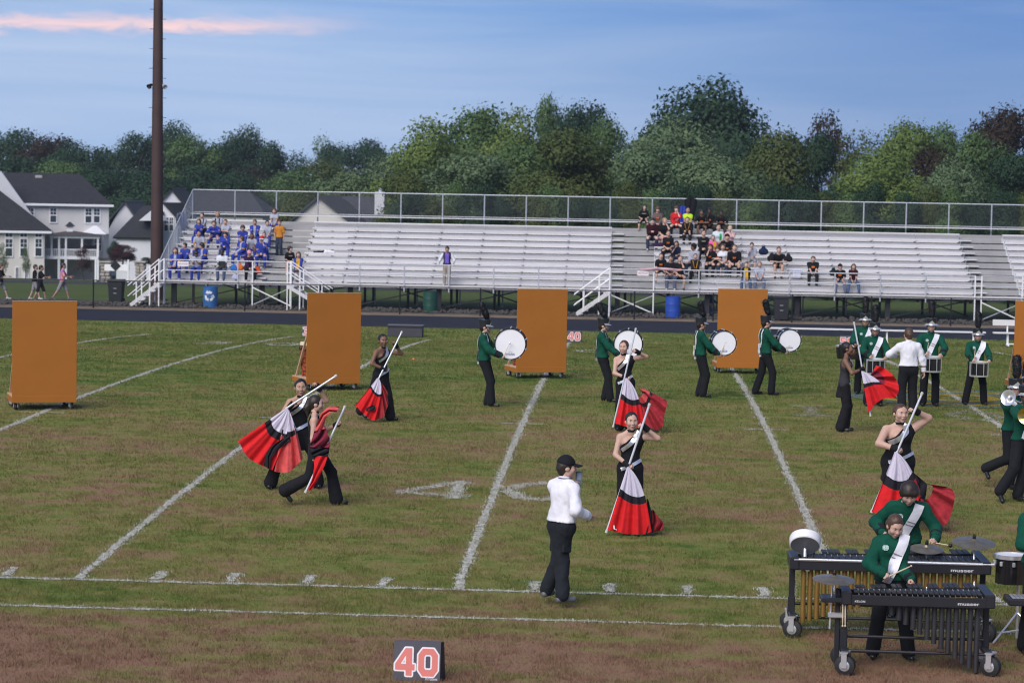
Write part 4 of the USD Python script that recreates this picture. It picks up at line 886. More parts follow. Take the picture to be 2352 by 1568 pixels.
# canonical head: origin at its centre, x to the person's right, y forward, z up; 0.245 m tall
def make_head(h, fem=False):
    b = Blob(); j = 0.9 if fem else 1.0
    b.ball((0, -0.012, 0.032), 0.092, 0.03, ((1, 0, 0), 1.20)); b.cone((0, 0.030, 0.02), (0, 0.046, -0.066), 0.062, 0.036 * j, 0.035, ((1, 0, 0), 1.0))
    b.cone((-.030, 0.012, -0.055), (.030, 0.012, -0.055), 0.040 * j, 0.040 * j, 0.03); b.ball((0, 0.056, -0.092), 0.021 * j, 0.022)
    b.cone((0, 0.088, 0.016), (0, 0.103, -0.020), 0.008, 0.0135, 0.012); b.ball((0.011, 0.094, -0.024), 0.0085, 0.008); b.ball((-0.011, 0.094, -0.024), 0.0085, 0.008)
    for s_ in (-1, 1):
        b.ball((s_ * 0.031, 0.092, 0.016), 0.015, 0.014, None, True); b.ball((s_ * 0.080, -0.006, -0.002), 0.027, 0.008, ((1, 0, 0), 2.6)); b.ball((s_ * 0.042, 0.060, -0.018), 0.026, 0.03)
        b.cone((s_ * 0.014, 0.085, 0.034), (s_ * 0.045, 0.070, 0.034), 0.008, 0.007, 0.012)
    b.cone((-0.014, 0.086, -0.048), (0.014, 0.086, -0.048), 0.0105, 0.0105, 0.010); b.cone((-0.014, 0.084, -0.060), (0.014, 0.084, -0.060), 0.0100, 0.0100, 0.010)
    return b.mesh(h)
HEADS = {(f, q): make_head(hh, f) for f in (False, True) for q, hh in (("fine", 0.0082), ("low", 0.016))}
def lathe_mesh(fn):
    b = MB(); fn(b); return b.get()
def head_part(fn):
    b = MB(); fn(b); return b.get()
EYE = [head_part(lambda b: b.ball((s_ * 0.031, 0.0775, 0.016), (0.0125, 0.007, 0.0058), sub=1)) for s_ in (-1, 1)]
IRIS = [head_part(lambda b: b.ball((s_ * 0.031, 0.0835, 0.0155), (0.0060, 0.004, 0.0062), sub=1)) for s_ in (-1, 1)]
BROW = [head_part(lambda b: b.path([(s_ * 0.014, 0.0935, 0.034), (s_ * 0.030, 0.0890, 0.039), (s_ * 0.046, 0.0745, 0.034)], [.003, .0042, .002], n=5)) for s_ in (-1, 1)]
MOUTH = head_part(lambda b: [b.path([(-0.024, 0.0865, -0.053), (-0.010, 0.0965, -0.0525), (0.0, 0.0975, -0.054), (0.010, 0.0965, -0.0525), (0.024, 0.0865, -0.053)], [.002, .0052, .0052, .0052, .002], n=5)])
SMILE = head_part(lambda b: [b.path([(-0.029, 0.0830, -0.047), (-0.012, 0.0955, -0.054), (0.0, 0.0975, -0.056), (0.012, 0.0955, -0.054), (0.029, 0.0830, -0.047)], [.002, .0045, .005, .0045, .002], n=5)])
MAKEUP = [head_part(lambda b: b.path([(s_ * 0.020, 0.0895, 0.006), (s_ * 0.040, 0.0845, -0.002), (s_ * 0.058, 0.066, 0.012), (s_ * 0.060, 0.058, 0.026)], [.002, .004, .006, .004], n=5)) for s_ in (-1, 1)]
def hair_mesh(style, h=0.009):
    b = Blob(); sk = ((1, 0, 0), 1.16)
    if style == 'short':
        b.ball((0, -0.016, 0.040), 0.1015, 0.02, sk); b.cone((0, -0.06, 0.0), (0, -0.05, -0.055), 0.062, 0.045, 0.02); b.cut((0, 0.066, 0.035), (0, 0.9, -0.55))
    elif style == 'mop':
        b.ball((0, -0.010, 0.044), 0.112, 0.02, ((1, 0, 0), 1.08)); b.cone((0, -0.06, 0.01), (0, -0.055, -0.07), 0.066, 0.05, 0.02)
        b.cone((-0.05, 0.064, 0.062), (0.05, 0.064, 0.062), 0.030, 0.030, 0.02); [b.cone((s_ * 0.086, 0.0, 0.02), (s_ * 0.082, -0.005, -0.03), 0.022, 0.012, 0.02) for s_ in (-1, 1)]; b.cut((0, 0.083, 0.030), (0, 0.80, -0.6))
    elif style == 'bun':
        b.ball((0, -0.018, 0.036), 0.0990, 0.02, sk); b.ball((0, -0.112, 0.062), 0.040, 0.015); b.cone((0, -0.06, 0.0), (0, -0.05, -0.04), 0.058, 0.045, 0.02); b.cut((0, 0.064, 0.045), (0, 0.9, -0.45))
    elif style == 'tail':
        b.ball((0, -0.018, 0.036), 0.1000, 0.02, sk); b.cone((0, -0.105, 0.05), (0, -0.135, -0.05), 0.034, 0.040, 0.02); b.cone((0, -0.135, -0.05), (0.0, -0.115, -0.17), 0.040, 0.015, 0.02); b.cone((0, -0.06, 0.0), (0, -0.05, -0.04), 0.058, 0.045, 0.02); b.cut((0, 0.070, 0.045), (0, 0.9, -0.45))
    elif style == 'long':
        b.ball((0, -0.014, 0.040), 0.1050, 0.02, ((1, 0, 0), 1.12)); b.cone((0, -0.062, 0.0), (0, -0.075, -0.21), 0.070, 0.060, 0.03, ((0, 1, 0), 1.15))
        for s_ in (-1, 1): b.cone((s_ * 0.078, -0.005, 0.03), (s_ * 0.086, 0.010, -0.20), 0.030, 0.026, 0.03)
        b.cut((0, 0.074, 0.045), (0, 0.9, -0.40))
    return b.mesh(h, 0.0065, hash_(style) % 99)
HAIR = {(k, lo): hair_mesh(k, .018 if lo else .0115) for k in ('short', 'mop', 'bun', 'tail', 'long') for lo in (False, True)}
# canonical hands: origin at the wrist, fingers along +x, palm towards -z, thumb side +y (a right hand; mirrored for the left)
def make_hand(kind, h):
    b = Blob(); b.cone((0, 0, 0), (0.03, 0, 0), 0.026, 0.028, 0.015, ((0, 0, 1), 1.35))
    curl = {'relaxed': (18, 32, 24), 'grip': (72, 88, 60), 'flat': (4, 8, 8)}[kind]
    for i, (y, L, r) in enumerate(((0.030, 0.072, .0088), (0.010, 0.080, .0092), (-0.010, 0.075, .0088), (-0.028, 0.060, .0078))):
        base = np.array([0.088 - 0.006 * abs(i - 1), y, 0.0]); b.cone((0.030, y * 0.75, 0), base, 0.0145, 0.0130, 0.010, ((0, 0, 1), 1.1))
        p, a, sp = base, 0.0, (y * 1.6 if kind == 'flat' else y * .3)
        for c, f in zip(curl, (0.46, 0.31, 0.23)):
            a += math.radians(c); q = p + np.array([math.cos(a), sp, -math.sin(a)]) * L * f; b.cone(p, q, r, r * 0.94, 0.004); p = q; r *= 0.93
    t0 = np.array([0.028, 0.024, -0.006]); td = {'relaxed': ((0.7, 0.62, -.35), (0.9, 0.2, -.35)), 'grip': ((0.62, 0.30, -.70), (0.5, -0.55, -.65)), 'flat': ((0.62, 0.75, -.15), (0.85, .5, -.1))}[kind]
    t1 = t0 + unit(td[0]) * 0.048; t2 = t1 + unit(td[1]) * 0.034; b.cone(t0, t1, 0.0155, 0.0115, 0.010); b.cone(t1, t2, 0.0110, 0.0092, 0.004)
    return b.mesh(h)
HANDS = {(k, q): make_hand(k, hh) for k in ('relaxed', 'grip', 'flat') for q, hh in (("fine", 0.0060), ("low", 0.0098))}

# ------------------------------------------------------------ people
def ik(a, c, l1, l2, pole):
    a, c = np.asarray(a, float), np.asarray(c, float); d = c - a; L = np.linalg.norm(d); mx = (l1 + l2) * 0.995
    if L > mx: c = a + d / L * mx; d = c - a; L = mx
    x = (l1 ** 2 - l2 ** 2 + L ** 2) / (2 * L); y = math.sqrt(max(l1 ** 2 - x ** 2, 0)); z = d / L; p = np.asarray(pole, float); p = p - z * (p @ z)
    return a + z * x + unit(p) * y, c
SKIN = {'light': mat('skin_light', (0.52, 0.33, 0.26), 0.55, var=0.06, scale=20, spec=0.3), 'tan': mat('skin_tan', (0.40, 0.24, 0.17), 0.55, var=0.06, scale=20, spec=0.3),
        'brown': mat('skin_brown', (0.19, 0.10, 0.065), 0.55, var=0.07, scale=20, spec=0.3), 'dark': mat('skin_dark', (0.055, 0.032, 0.024), 0.5, var=0.08, scale=20, spec=0.35), 'pale': mat('skin_pale', (0.60, 0.42, 0.36), 0.55, var=0.06, scale=20, spec=0.3)}
HCOL = {'black': mat('hair_black', (0.008, 0.007, 0.008), 0.5, var=0.6, scale=55), 'dark': mat('hair_dark_brown', (0.022, 0.014, 0.010), 0.5, var=0.55, scale=55), 'brown': mat('hair_brown', (0.07, 0.038, 0.022), 0.5, var=0.55, scale=55),
        'red': mat('hair_auburn', (0.085, 0.026, 0.020), 0.5, var=0.55, scale=55), 'blond': mat('hair_blond', (0.32, 0.21, 0.11), 0.6, var=0.2, scale=40), 'grey': mat('hair_grey', (0.20, 0.18, 0.17), 0.6, var=0.2, scale=40)}
eye_white = mat('eye_white', (0.62, 0.58, 0.56), 0.3, var=0.02); eye_dark = mat('eye_iris', (0.014, 0.009, 0.007), 0.2, var=0.02); lip = mat('lip', (0.30, 0.10, 0.10), 0.5, var=0.05); lip_dark = mat('lip_deep', (0.13, 0.05, 0.05), 0.5, var=0.05); face_white = mat('face_paint', (0.62, 0.56, 0.58), 0.5, var=0.04)
shoe_black = mat('shoe_black', (0.010, 0.010, 0.012), 0.35, var=0.1); shoe_white = mat('shoe_white', (0.55, 0.55, 0.56), 0.6, var=0.05); shoe_brown = mat('shoe_brown', (0.09, 0.06, 0.04), 0.6, var=0.1); shoe_grey = mat('shoe_grey', (0.11, 0.115, 0.13), 0.5, var=0.1)

class Person:
    """a posed figure in its own frame: x to its right, y forward, z up, standing on z = 0"""
    def __init__(s, label, loc, rz, H=1.72, build=1.0, fem=False, group=None, skin='light', low=False, **P):
        s.o = thing('person', label, 'person', loc, rz, group); s.low, s.fem, s.skin, s.P = low, fem, SKIN[skin], P; s.skin_name = skin
        k = s.k = H / 1.75; s.bd = build; s.seed = abs(hash_(label)) % 1000; s.res = 0.038 if low else 0.020
        J = s.J = {}; v = lambda a: np.asarray(a, float)
        p = J['pelvis'] = v(P.get('pelvis', (0, 0, 0.925 * k))); yawp = math.radians(P.get('hip_yaw', 0)); yawc = math.radians(P.get('twist', 0))
        fwd, side = math.radians(P.get('lean', 2)), math.radians(P.get('side', 0))
        up = unit((math.sin(side), math.sin(fwd), math.cos(fwd) * math.cos(side))); s.up = up
        ry = v((math.cos(yawp), math.sin(yawp), 0)); rc = unit(v((math.cos(yawc), math.sin(yawc), 0)) - up * (v((math.cos(yawc), math.sin(yawc), 0)) @ up)); s.rc = rc; s.fc = np.cross(up, rc); s.fp = np.cross([0, 0, 1.0], ry)
        sw = (0.158 if fem else 0.185) * k * (0.5 + 0.5 * build); hw = 0.088 * k * build; s.sw = sw
        J['waist'] = p + up * 0.17 * k; J['chest'] = p + up * 0.36 * k + s.fc * P.get('hunch', 0) * 0.6; J['shc'] = p + up * 0.495 * k + s.fc * P.get('hunch', 0); J['neck'] = J['shc'] + up * 0.055 * k + s.fc * 0.012
        for n, g in (('L', -1), ('R', 1)):
            J['sh' + n] = J['shc'] + rc * g * sw - up * 0.028 * k; J['hip' + n] = p + ry * g * hw
        hy, hpi, hr = (math.radians(P.get(q, 0)) for q in ('head_yaw', 'head_pitch', 'head_roll'))
        Ry = np.array([[math.cos(hy), -math.sin(hy), 0], [math.sin(hy), math.cos(hy), 0], [0, 0, 1]]); Rx = np.array([[1, 0, 0], [0, math.cos(hpi), -math.sin(hpi)], [0, math.sin(hpi), math.cos(hpi)]]); Rr = np.array([[math.cos(hr), 0, math.sin(hr)], [0, 1, 0], [-math.sin(hr), 0, math.cos(hr)]])
        s.HR = Ry @ Rx @ Rr; J['head'] = J['neck'] + up * 0.035 * k + s.HR @ v((0, 0.022, 0.105)) * k; s.hk = (0.35 + 0.65 * k) * 1.07
        ua, fa, th, ca = 0.285 * k, 0.250 * k, 0.435 * k, 0.420 * k
        for n, g in (('L', -1), ('R', 1)):
            t = P.get('hand' + n, None); t = J['sh' + n] + rc * g * 0.07 * k + v((0, 0.03, -0.52 * k)) if t is None else v(t)
            J['el' + n], J['wr' + n] = ik(J['sh' + n], t, ua, fa, P.get('elbow' + n, (g * 0.5, -0.9, -0.3)))
            f = P.get('foot' + n, (g * 0.09, 0.0, 0.0)); J['an' + n] = v(f) + [0, 0, 0.085 * k]
            J['kn' + n], J['an' + n] = ik(J['hip' + n], J['an' + n], th, ca, P.get('knee' + n, (g * 0.12, 1.0, 0)))
            fy = math.radians(P.get('toe' + n, -g * 8)); pit = math.radians(P.get('tip' + n, 0)); d = v((-math.sin(fy) * math.cos(pit), math.cos(fy) * math.cos(pit), -math.sin(pit)))
            J['toe' + n] = J['an' + n] + d * 0.15 * k + v((0, 0, -0.05 * k)) * math.cos(pit); J['heel' + n] = J['an' + n] - d * 0.045 * k - v((0, 0, 0.045 * k))
    # -- pieces of blob
    def torso(s, b, inf=0.0, hips=True, loose=0.0):
        J, k, bd = s.J, s.k, s.bd; dp = (s.fc, 1.38 if bd < 1.25 else 1.12); r = s.rc; w = 0.9 if s.fem else 1.0
        hi = inf + (loose + 0.010 if loose else 0)
        if hips: b.cone(J['pelvis'] - r * 0.055 * k * bd, J['pelvis'] + r * 0.055 * k * bd, 0.112 * k * bd + hi, 0.112 * k * bd + hi, 0.05, (s.fc, 1.2))
        q = J['waist']; b.cone(J['pelvis'], q, 0.115 * k * bd + hi, (0.112 * w + (bd - 1) * .12) * k + inf + loose, 0.06, dp)
        b.cone(q, J['chest'], (0.112 * w + (bd - 1) * .12) * k + inf + loose, 0.130 * k * w * (0.3 + 0.7 * bd) + inf + loose * .6, 0.06, dp)
        b.cone(J['chest'] - r * 0.050 * k, J['chest'] + r * 0.050 * k, 0.112 * k * (0.4 + .6 * bd) + inf, 0.112 * k * (0.4 + .6 * bd) + inf, 0.05, dp)
        b.cone(J['shL'] - s.up * 0.02 + r * 0.02, J['shR'] - s.up * 0.02 - r * 0.02, 0.058 * k + inf, 0.058 * k + inf, 0.06); b.cone(J['shL'], J['neck'] + s.up * .01, 0.044 * k + inf * .8, 0.050 * k + inf * .5, 0.04); b.cone(J['shR'], J['neck'] + s.up * .01, 0.044 * k + inf * .8, 0.050 * k + inf * .5, 0.04)
        if s.fem:
            for g in (-1, 1): b.ball(J['chest'] + s.fc * 0.072 * k * bd + r * g * 0.062 * k + s.up * 0.02, 0.056 * k * bd + inf, 0.035)
    def arm(s, b, n, inf=0.0, to=1.0, loose=0.0):
        """to: 1 = to the wrist, 0.5 = to the elbow, less = short sleeve"""
        J, k = s.J, s.k; f = 0.85 + 0.15 * s.bd if s.bd < 1.2 else s.bd * .98; A, E, W = J['sh' + n], J['el' + n], J['wr' + n]
        if to <= 0.5:
            t = to / 0.5; e = A + (E - A) * t; b.cone(A, e, 0.049 * k * f + inf, (0.049 - .009 * t) * k * f + inf + loose, 0.03); return e, E - A
        t = (to - 0.5) / 0.5; e = E + (W - E) * t; b.cone(A, E, 0.049 * k * f + inf, 0.040 * k * f + inf + loose, 0.03); b.cone(E, e, 0.040 * k * f + inf + loose, (0.040 - 0.011 * t) * k * f + inf + loose * .8, 0.02); return e, W - E
    def leg(s, b, n, inf=0.0, to=1.0, flare=0.0, loose=0.0):
        J, k = s.J, s.k; f = 0.5 + 0.5 * s.bd; Hh, K, A = J['hip' + n], J['kn' + n], J['an' + n]
        if to <= 0.5:
            t = to / 0.5; e = Hh + (K - Hh) * t; b.cone(Hh, e, 0.088 * k * f + inf, (0.088 - .030 * t) * k * f + inf + loose, 0.04); return e, K - Hh
        t = (to - 0.5) / 0.5; e = K + (A - K) * t; b.cone(Hh, K, 0.088 * k * f + inf, 0.058 * k * f + inf + loose, 0.04)
        c = K + (A - K) * 0.3; 
        if flare == 0 and inf < .008: b.cone(K, c, 0.054 * k * f + inf, 0.058 * k * f + inf, 0.02); b.cone(c, e, 0.058 * k * f + inf, 0.038 * k + inf, 0.02)
        else: b.cone(K, e, 0.058 * k * f + inf + loose, 0.046 * k + inf + loose + flare, 0.02)
        return e, A - K
    def body(s, hair='short', hcol='dark', hands=('relaxed', 'relaxed'), smile=False, makeup=False, palmL=None, palmR=None):
        J, k = s.J, s.k; b = Blob(); s.torso(b, -0.008)
        b.cone(J['neck'] - s.up * 0.03, J['head'] + s.HR @ np.array([0, -0.02, -0.05]) * k, 0.054 * k * (0.9 if s.fem else 1) * (.6 + .4 * s.bd), 0.050 * k * (.6 + .4 * s.bd), 0.02)
        for n in 'LR':
            s.arm(b, n); s.leg(b, n); b.cone(J['an' + n], J['heel' + n] + (J['toe' + n] - J['heel' + n]) * .5, 0.036 * k, 0.026 * k, 0.02)
        M = MB(); M.add(*b.mesh(s.res)); q = 'low' if s.low else 'fine'
        hv, hf = HEADS[(s.fem, q)]; bw = s.bw = np.array([.55 + .45 * s.bd if s.bd > 1 else 1, 1, 1]); M.add((hv * bw * s.hk) @ s.HR.T + J['head'], hf)
        for n, kind, palm in (('L', hands[0], palmL), ('R', hands[1], palmR)):
            x = unit(J['wr' + n] - J['el' + n]); pd = np.asarray(palm if palm is not None else (s.rc * (1 if n == 'L' else -1) * .8 + np.array([0, 0, -.6])), float)
            z = -unit(pd - x * (pd @ x)); y = np.cross(z, x); R = np.stack([x, y, z], 1); v, f = HANDS[(kind, q)]; v = v * k
            if n == 'L': v = v * [1, -1, 1]; f = f[:, ::-1]
            M.add(v @ R.T + J['wr' + n], f); s.J['palm' + n] = J['wr' + n] + R @ np.array([0.075, 0, -0.022]) * k
        s.b = obj('body', M, s.skin, s.o, smooth=True)
        for i in (0, 1): s.headpart('iris', IRIS[i], eye_dark, s.headpart('eye', EYE[i], eye_white))
        s.headpart('mouth', SMILE if smile else MOUTH, lip_dark if s.skin_name in ('dark', 'brown') else lip)
        if hair: s.headpart('hair', HAIR[(hair, s.low)], HCOL[hcol]); [s.headpart('eyebrow', q_, HCOL['dark' if hcol == 'blond' else hcol]) for q_ in BROW]
        if makeup: [s.headpart('face_paint', q_, face_white) for q_ in MAKEUP]
        return s
    def headpart(s, name, m, mt, parent=None, smooth=True):
        v, f = m if isinstance(m, tuple) else m.get(); return obj(name, ((v * s.bw * s.hk) @ s.HR.T + s.J['head'], f), mt, parent or s.o, smooth)
    def top(s, mt, sleeve=1.0, inf=0.014, loose=0.006, name='shirt', hem=0.03, cuff=None, wr=0.004):
        b = Blob(); s.torso(b, inf, loose=loose)
        for n in 'LR':
            if sleeve > 0: s.arm(b, n, inf, sleeve, loose)
        b.cut(s.J['pelvis'] - s.up * hem * s.k, -s.up); b.cut(s.J['neck'] + s.up * 0.028 * s.k - s.fc * .03, s.up * .93 + s.fc * 0.35)
        m = b.mesh(s.res, wr, s.seed); s.shirt = m; o = obj(name, m, mt, s.o, smooth=True)
        if cuff is not None:
            for n in 'LR':
                c = MB(); W, E = s.J['wr' + n], s.J['el' + n]; d = unit(W - E); c.tube(W - d * 0.085, W + d * 0.0, 0.040 * s.k + inf, 0.036 * s.k + inf, 12); obj('cuff', c, cuff, s.o, smooth=40)
        return o
    def bottom(s, mt, to=1.0, inf=0.012, flare=0.0, loose=0.006, name='trousers', waist=0.085, wr=0.004):
        J, k = s.J, s.k; b = Blob(); bd = s.bd
        b.cone(J['pelvis'] - s.rc * 0.055 * k * bd, J['pelvis'] + s.rc * 0.055 * k * bd, 0.112 * k * bd + inf, 0.112 * k * bd + inf, 0.05, (s.fc, 1.2)); b.cone(J['pelvis'], J['waist'], 0.115 * k * bd + inf, (0.112 * (.9 if s.fem else 1) + (bd - 1) * .12) * k + inf, 0.05, (s.fc, 1.38 if bd < 1.25 else 1.12))
        for n in 'LR': s.leg(b, n, inf, to, flare, loose)
        b.cut(J['pelvis'] + s.up * waist * k, s.up)
        return obj(name, b.mesh(s.res, wr, s.seed + 5), mt, s.o, smooth=True)
    def skirt(s, mt, length=0.30, flare=0.05, name='skirt'):
        J, k = s.J, s.k; b = Blob(); e = J['pelvis'] - s.up * length * k
        b.cone(J['waist'] - s.up * 0.05, e, 0.118 * k * s.bd, (0.150 + flare) * k * s.bd, 0.03, (s.fc, 1.15)); b.cut(e, -s.up); return obj(name, b.mesh(s.res, 0.006, s.seed), mt, s.o, smooth=True)
    def shoes(s, mt, sock=None):
        for n in 'LR':
            b = Blob(); J, k = s.J, s.k; T, Hl = J['toe' + n], J['heel' + n]; d = unit(T - Hl)
            b.cone(Hl, T, 0.036 * k, 0.036 * k, 0.02, (np.array([0, 0, 1.0]), 1.0)); b.cone(Hl, J['an' + n] + [0, 0, .01], 0.036 * k, 0.042 * k, 0.02)
            obj('shoe', b.mesh(0.022 if s.low else 0.013), mt, s.o, smooth=True)
            if sock is not None:
                A = J['an' + n]; u = unit(J['kn' + n] - A); obj('sock', MB().tube(A, A + u * .13 * k, 0.043 * k, 0.050 * k, 12), sock, s.o, smooth=40)
        return s
    def front_strip(s, pts, w, mt, name, lift=0.008, back=False, dash=None, parent=None):
        """a band laid on the shirt; pts are (right, up) metres from the middle of the chest"""
        V = s.shirt[0]; O = s.J['chest']; fa = s.fc * (-1 if back else 1); a, u, f = (V - O) @ s.rc, (V - O) @ s.up, (V - O) @ fa
        P = np.asarray(pts, float); n = 28; t = np.linspace(0, len(P) - 1, n); P = np.stack([np.interp(t, np.arange(len(P)), P[:, i]) for i in (0, 1)], 1)
        d = unit_rows(np.gradient(P, axis=0)); nn = np.stack([-d[:, 1], d[:, 0]], 1); rows = []
        for q in (-1, -.33, .33, 1):
            Q = P + nn * q * w / 2; dep = []
            for x, z in Q:
                m_ = (np.abs(a - x) < 0.03) & (np.abs(u - z) < 0.03); dep.append(f[m_].max() if m_.any() else np.nan)
            dep = np.array(dep); ok = ~np.isnan(dep); dep = np.interp(np.arange(n), np.arange(n)[ok], dep[ok]) if ok.any() else np.full(n, .1)
            dep = np.convolve(np.pad(dep, 2, 'edge'), np.ones(5) / 5, 'valid'); rows.append(O + Q[:, :1] * s.rc + Q[:, 1:] * s.up + (dep + lift)[:, None] * fa)
        G = np.stack(rows, 1); i, j = np.meshgrid(np.arange(n - 1), np.arange(3), indexing='ij'); i, j = i.ravel(), j.ravel(); id_ = lambda a_, b_: a_ * 4 + b_
        F = np.stack([id_(i, j), id_(i, j + 1), id_(i + 1, j + 1), id_(i + 1, j)], 1); keep = np.ones(len(F), bool)
        if dash: keep = (np.floor(i / dash) % 2 == 0)
        T = G.reshape(-1, 3); back_ = T - fa * 0.006; F2 = F[keep]
        return obj(name, (np.vstack([T, back_]), np.vstack([F2, F2[:, ::-1] + len(T)])), mt, parent or s.o, smooth=True)
    def world(s, p):
        q = UsdGeom.Xformable(s.o).ComputeLocalToWorldTransform(0); r = q.Transform(Gf.Vec3d(*[float(v) for v in p])); return np.array(r)
# ------------------------------------------------------------ people in the stand
T = {'blue': cloth('warmup_blue', (0.028, 0.050, 0.30)), 'grey': cloth('tee_grey', (0.36, 0.38, 0.46)), 'black': cloth('tee_black', (0.010, 0.010, 0.013)), 'navy': cloth('tee_navy', (0.012, 0.018, 0.045)), 'orange': cloth('tee_orange', (0.50, 0.20, 0.03)),
     'white': cloth('tee_white', (0.66, 0.68, 0.74)), 'plum': cloth('jacket_plum', (0.035, 0.012, 0.05)), 'red': cloth('jacket_red', (0.52, 0.018, 0.022)), 'neon': cloth('vest_neon', (0.50, 0.72, 0.03)), 'maroon': cloth('sweat_maroon', (0.035, 0.006, 0.012)),
     'uniform': cloth('uniform_black', (0.012, 0.012, 0.014)), 'blouse': cloth('blouse_pale', (0.55, 0.66, 0.70)), 'pinkwhite': cloth('dress_pink_white', (0.55, 0.36, 0.38)), 'pink': cloth('tee_pink', (0.75, 0.10, 0.32)), 'hood': cloth('hoodie_grey', (0.34, 0.35, 0.42)),
     'brown': cloth('jacket_brown', (0.12, 0.09, 0.085)), 'yellow': cloth('tee_yellow', (0.52, 0.30, 0.02)), 'olive': cloth('tee_olive', (0.30, 0.29, 0.24)), 'vest': cloth('vest_dark', (0.030, 0.026, 0.060)), 'purple': cloth('shirt_purple', (0.16, 0.10, 0.48))}
T['tiedye'] = usdkit.material(stage, '/World/Looks/tie_dye', {'tc': ('texture_coordinate', {}), 'n': ('noise_texture', {'scale': 7.0, 'detail': 1.0, 'distortion': 1.5}), 'r': ('rgb_ramp', {'ramp': [(.30, (.10, .12, .45)), (.40, (.75, .10, .35)), (.48, (.70, .25, .10)), (.56, (.10, .40, .30)), (.66, (.70, .12, .45))]}), 'p': ('principled_bsdf', {'roughness': .85})},
    [('tc.object', 'n.vector'), ('n.fac', 'r.fac'), ('r.color', 'p.base_color')], surface='p.BSDF')
B = {'blue': T['blue'], 'jeans': cloth('jeans_blue', (0.075, 0.11, 0.20)), 'darkjeans': cloth('jeans_dark', (0.030, 0.042, 0.075)), 'black': cloth('pants_black', (0.012, 0.012, 0.014)), 'greyjeans': cloth('jeans_grey', (0.13, 0.15, 0.22)), 'khaki': cloth('pants_khaki', (0.36, 0.31, 0.26)),
     'shorts': cloth('shorts_grey', (0.27, 0.26, 0.29)), 'pinkshorts': cloth('shorts_pink', (0.50, 0.24, 0.30)), 'blackshorts': cloth('shorts_black', (0.02, 0.02, 0.024))}
gold = cloth('gold_band', (0.55, 0.26, 0.02)); piping = cloth('pale_piping', (0.50, 0.42, 0.44)); print_orange = mat('print_orange', (0.72, 0.16, 0.015), 0.8, var=0.35, scale=40); cap_red = cloth('cap_red', (0.42, 0.02, 0.03)); cap_pink = cloth('cap_pink', (0.66, 0.30, 0.38)); cap_black = cloth('cap_black', (0.012, 0.012, 0.016))
def cap_meshes(peak=True):
    b = Blob(); b.ball((0, -0.012, 0.046), 0.106, 0.02, ((1, 0, 0), 1.14)); b.cut((0, 0, 0.040), (0, -.18, -1)); dome_ = b.mesh(0.013)
    p = MB(); an = np.linspace(-1.15, 1.15, 11); V = []
    for r_, z in ((0.086, 0.052), (0.165, 0.034)):
        V += [(0.098 * math.sin(a) * (1 if r_ < .1 else .92), 0.010 + r_ * math.cos(a) ** 0.6 * (1 if r_ > .1 else 1), z - .012 * abs(a)) for a in an]
    V = np.array(V); F = [[i, i + 1, i + 12, i + 11] for i in range(10)]; p.add(V, F); p.add(V - [0, 0, .005], [q[::-1] for q in F]); return dome_, p.get()
CAP = cap_meshes()
def lap(k, w=0.07, z=0.62, y=0.34): return dict(handL=(-w, y, z * k), handR=(w, y + .02, z * k))
POSE = {'lap': lambda k: lap(k), 'knees': lambda k: dict(handL=(-.13, .40, .60), handR=(.13, .40, .60), lean=22), 'lean': lambda k: dict(handL=(-.05, .42, .70), handR=(.06, .42, .70), lean=30, hunch=.03, elbowL=(-1, .3, -.6), elbowR=(1, .3, -.6)),
        'chin': lambda k: dict(handL=(-.06, .26, 1.02 * k + .05), handR=(.05, .32, .62), elbowL=(-.5, .3, -1), lean=14), 'chinR': lambda k: dict(handR=(.05, .26, 1.02 * k + .05), handL=(-.05, .32, .62), elbowR=(.5, .3, -1), lean=14),
        'arms': lambda k: dict(handL=(.10, .24, .86 * k), handR=(-.10, .25, .83 * k), elbowL=(-1, .2, -.4), elbowR=(1, .2, -.4)), 'phone': lambda k: dict(handL=(-.05, .34, .78), handR=(.05, .34, .78), head_pitch=-24, lean=16)}
def cap_on(p, mt, front=None):
    o = p.headpart('cap', CAP[0], mt); p.headpart('peak', CAP[1], front or mt, o, False)
def beanie_on(p, mt):
    b = Blob(); b.ball((0, -0.012, 0.050), 0.112, 0.02, ((1, 0, 0), 1.12)); b.cut((0, 0, 0.032), (0, -.1, -1)); p.headpart('beanie', b.mesh(0.016), mt)
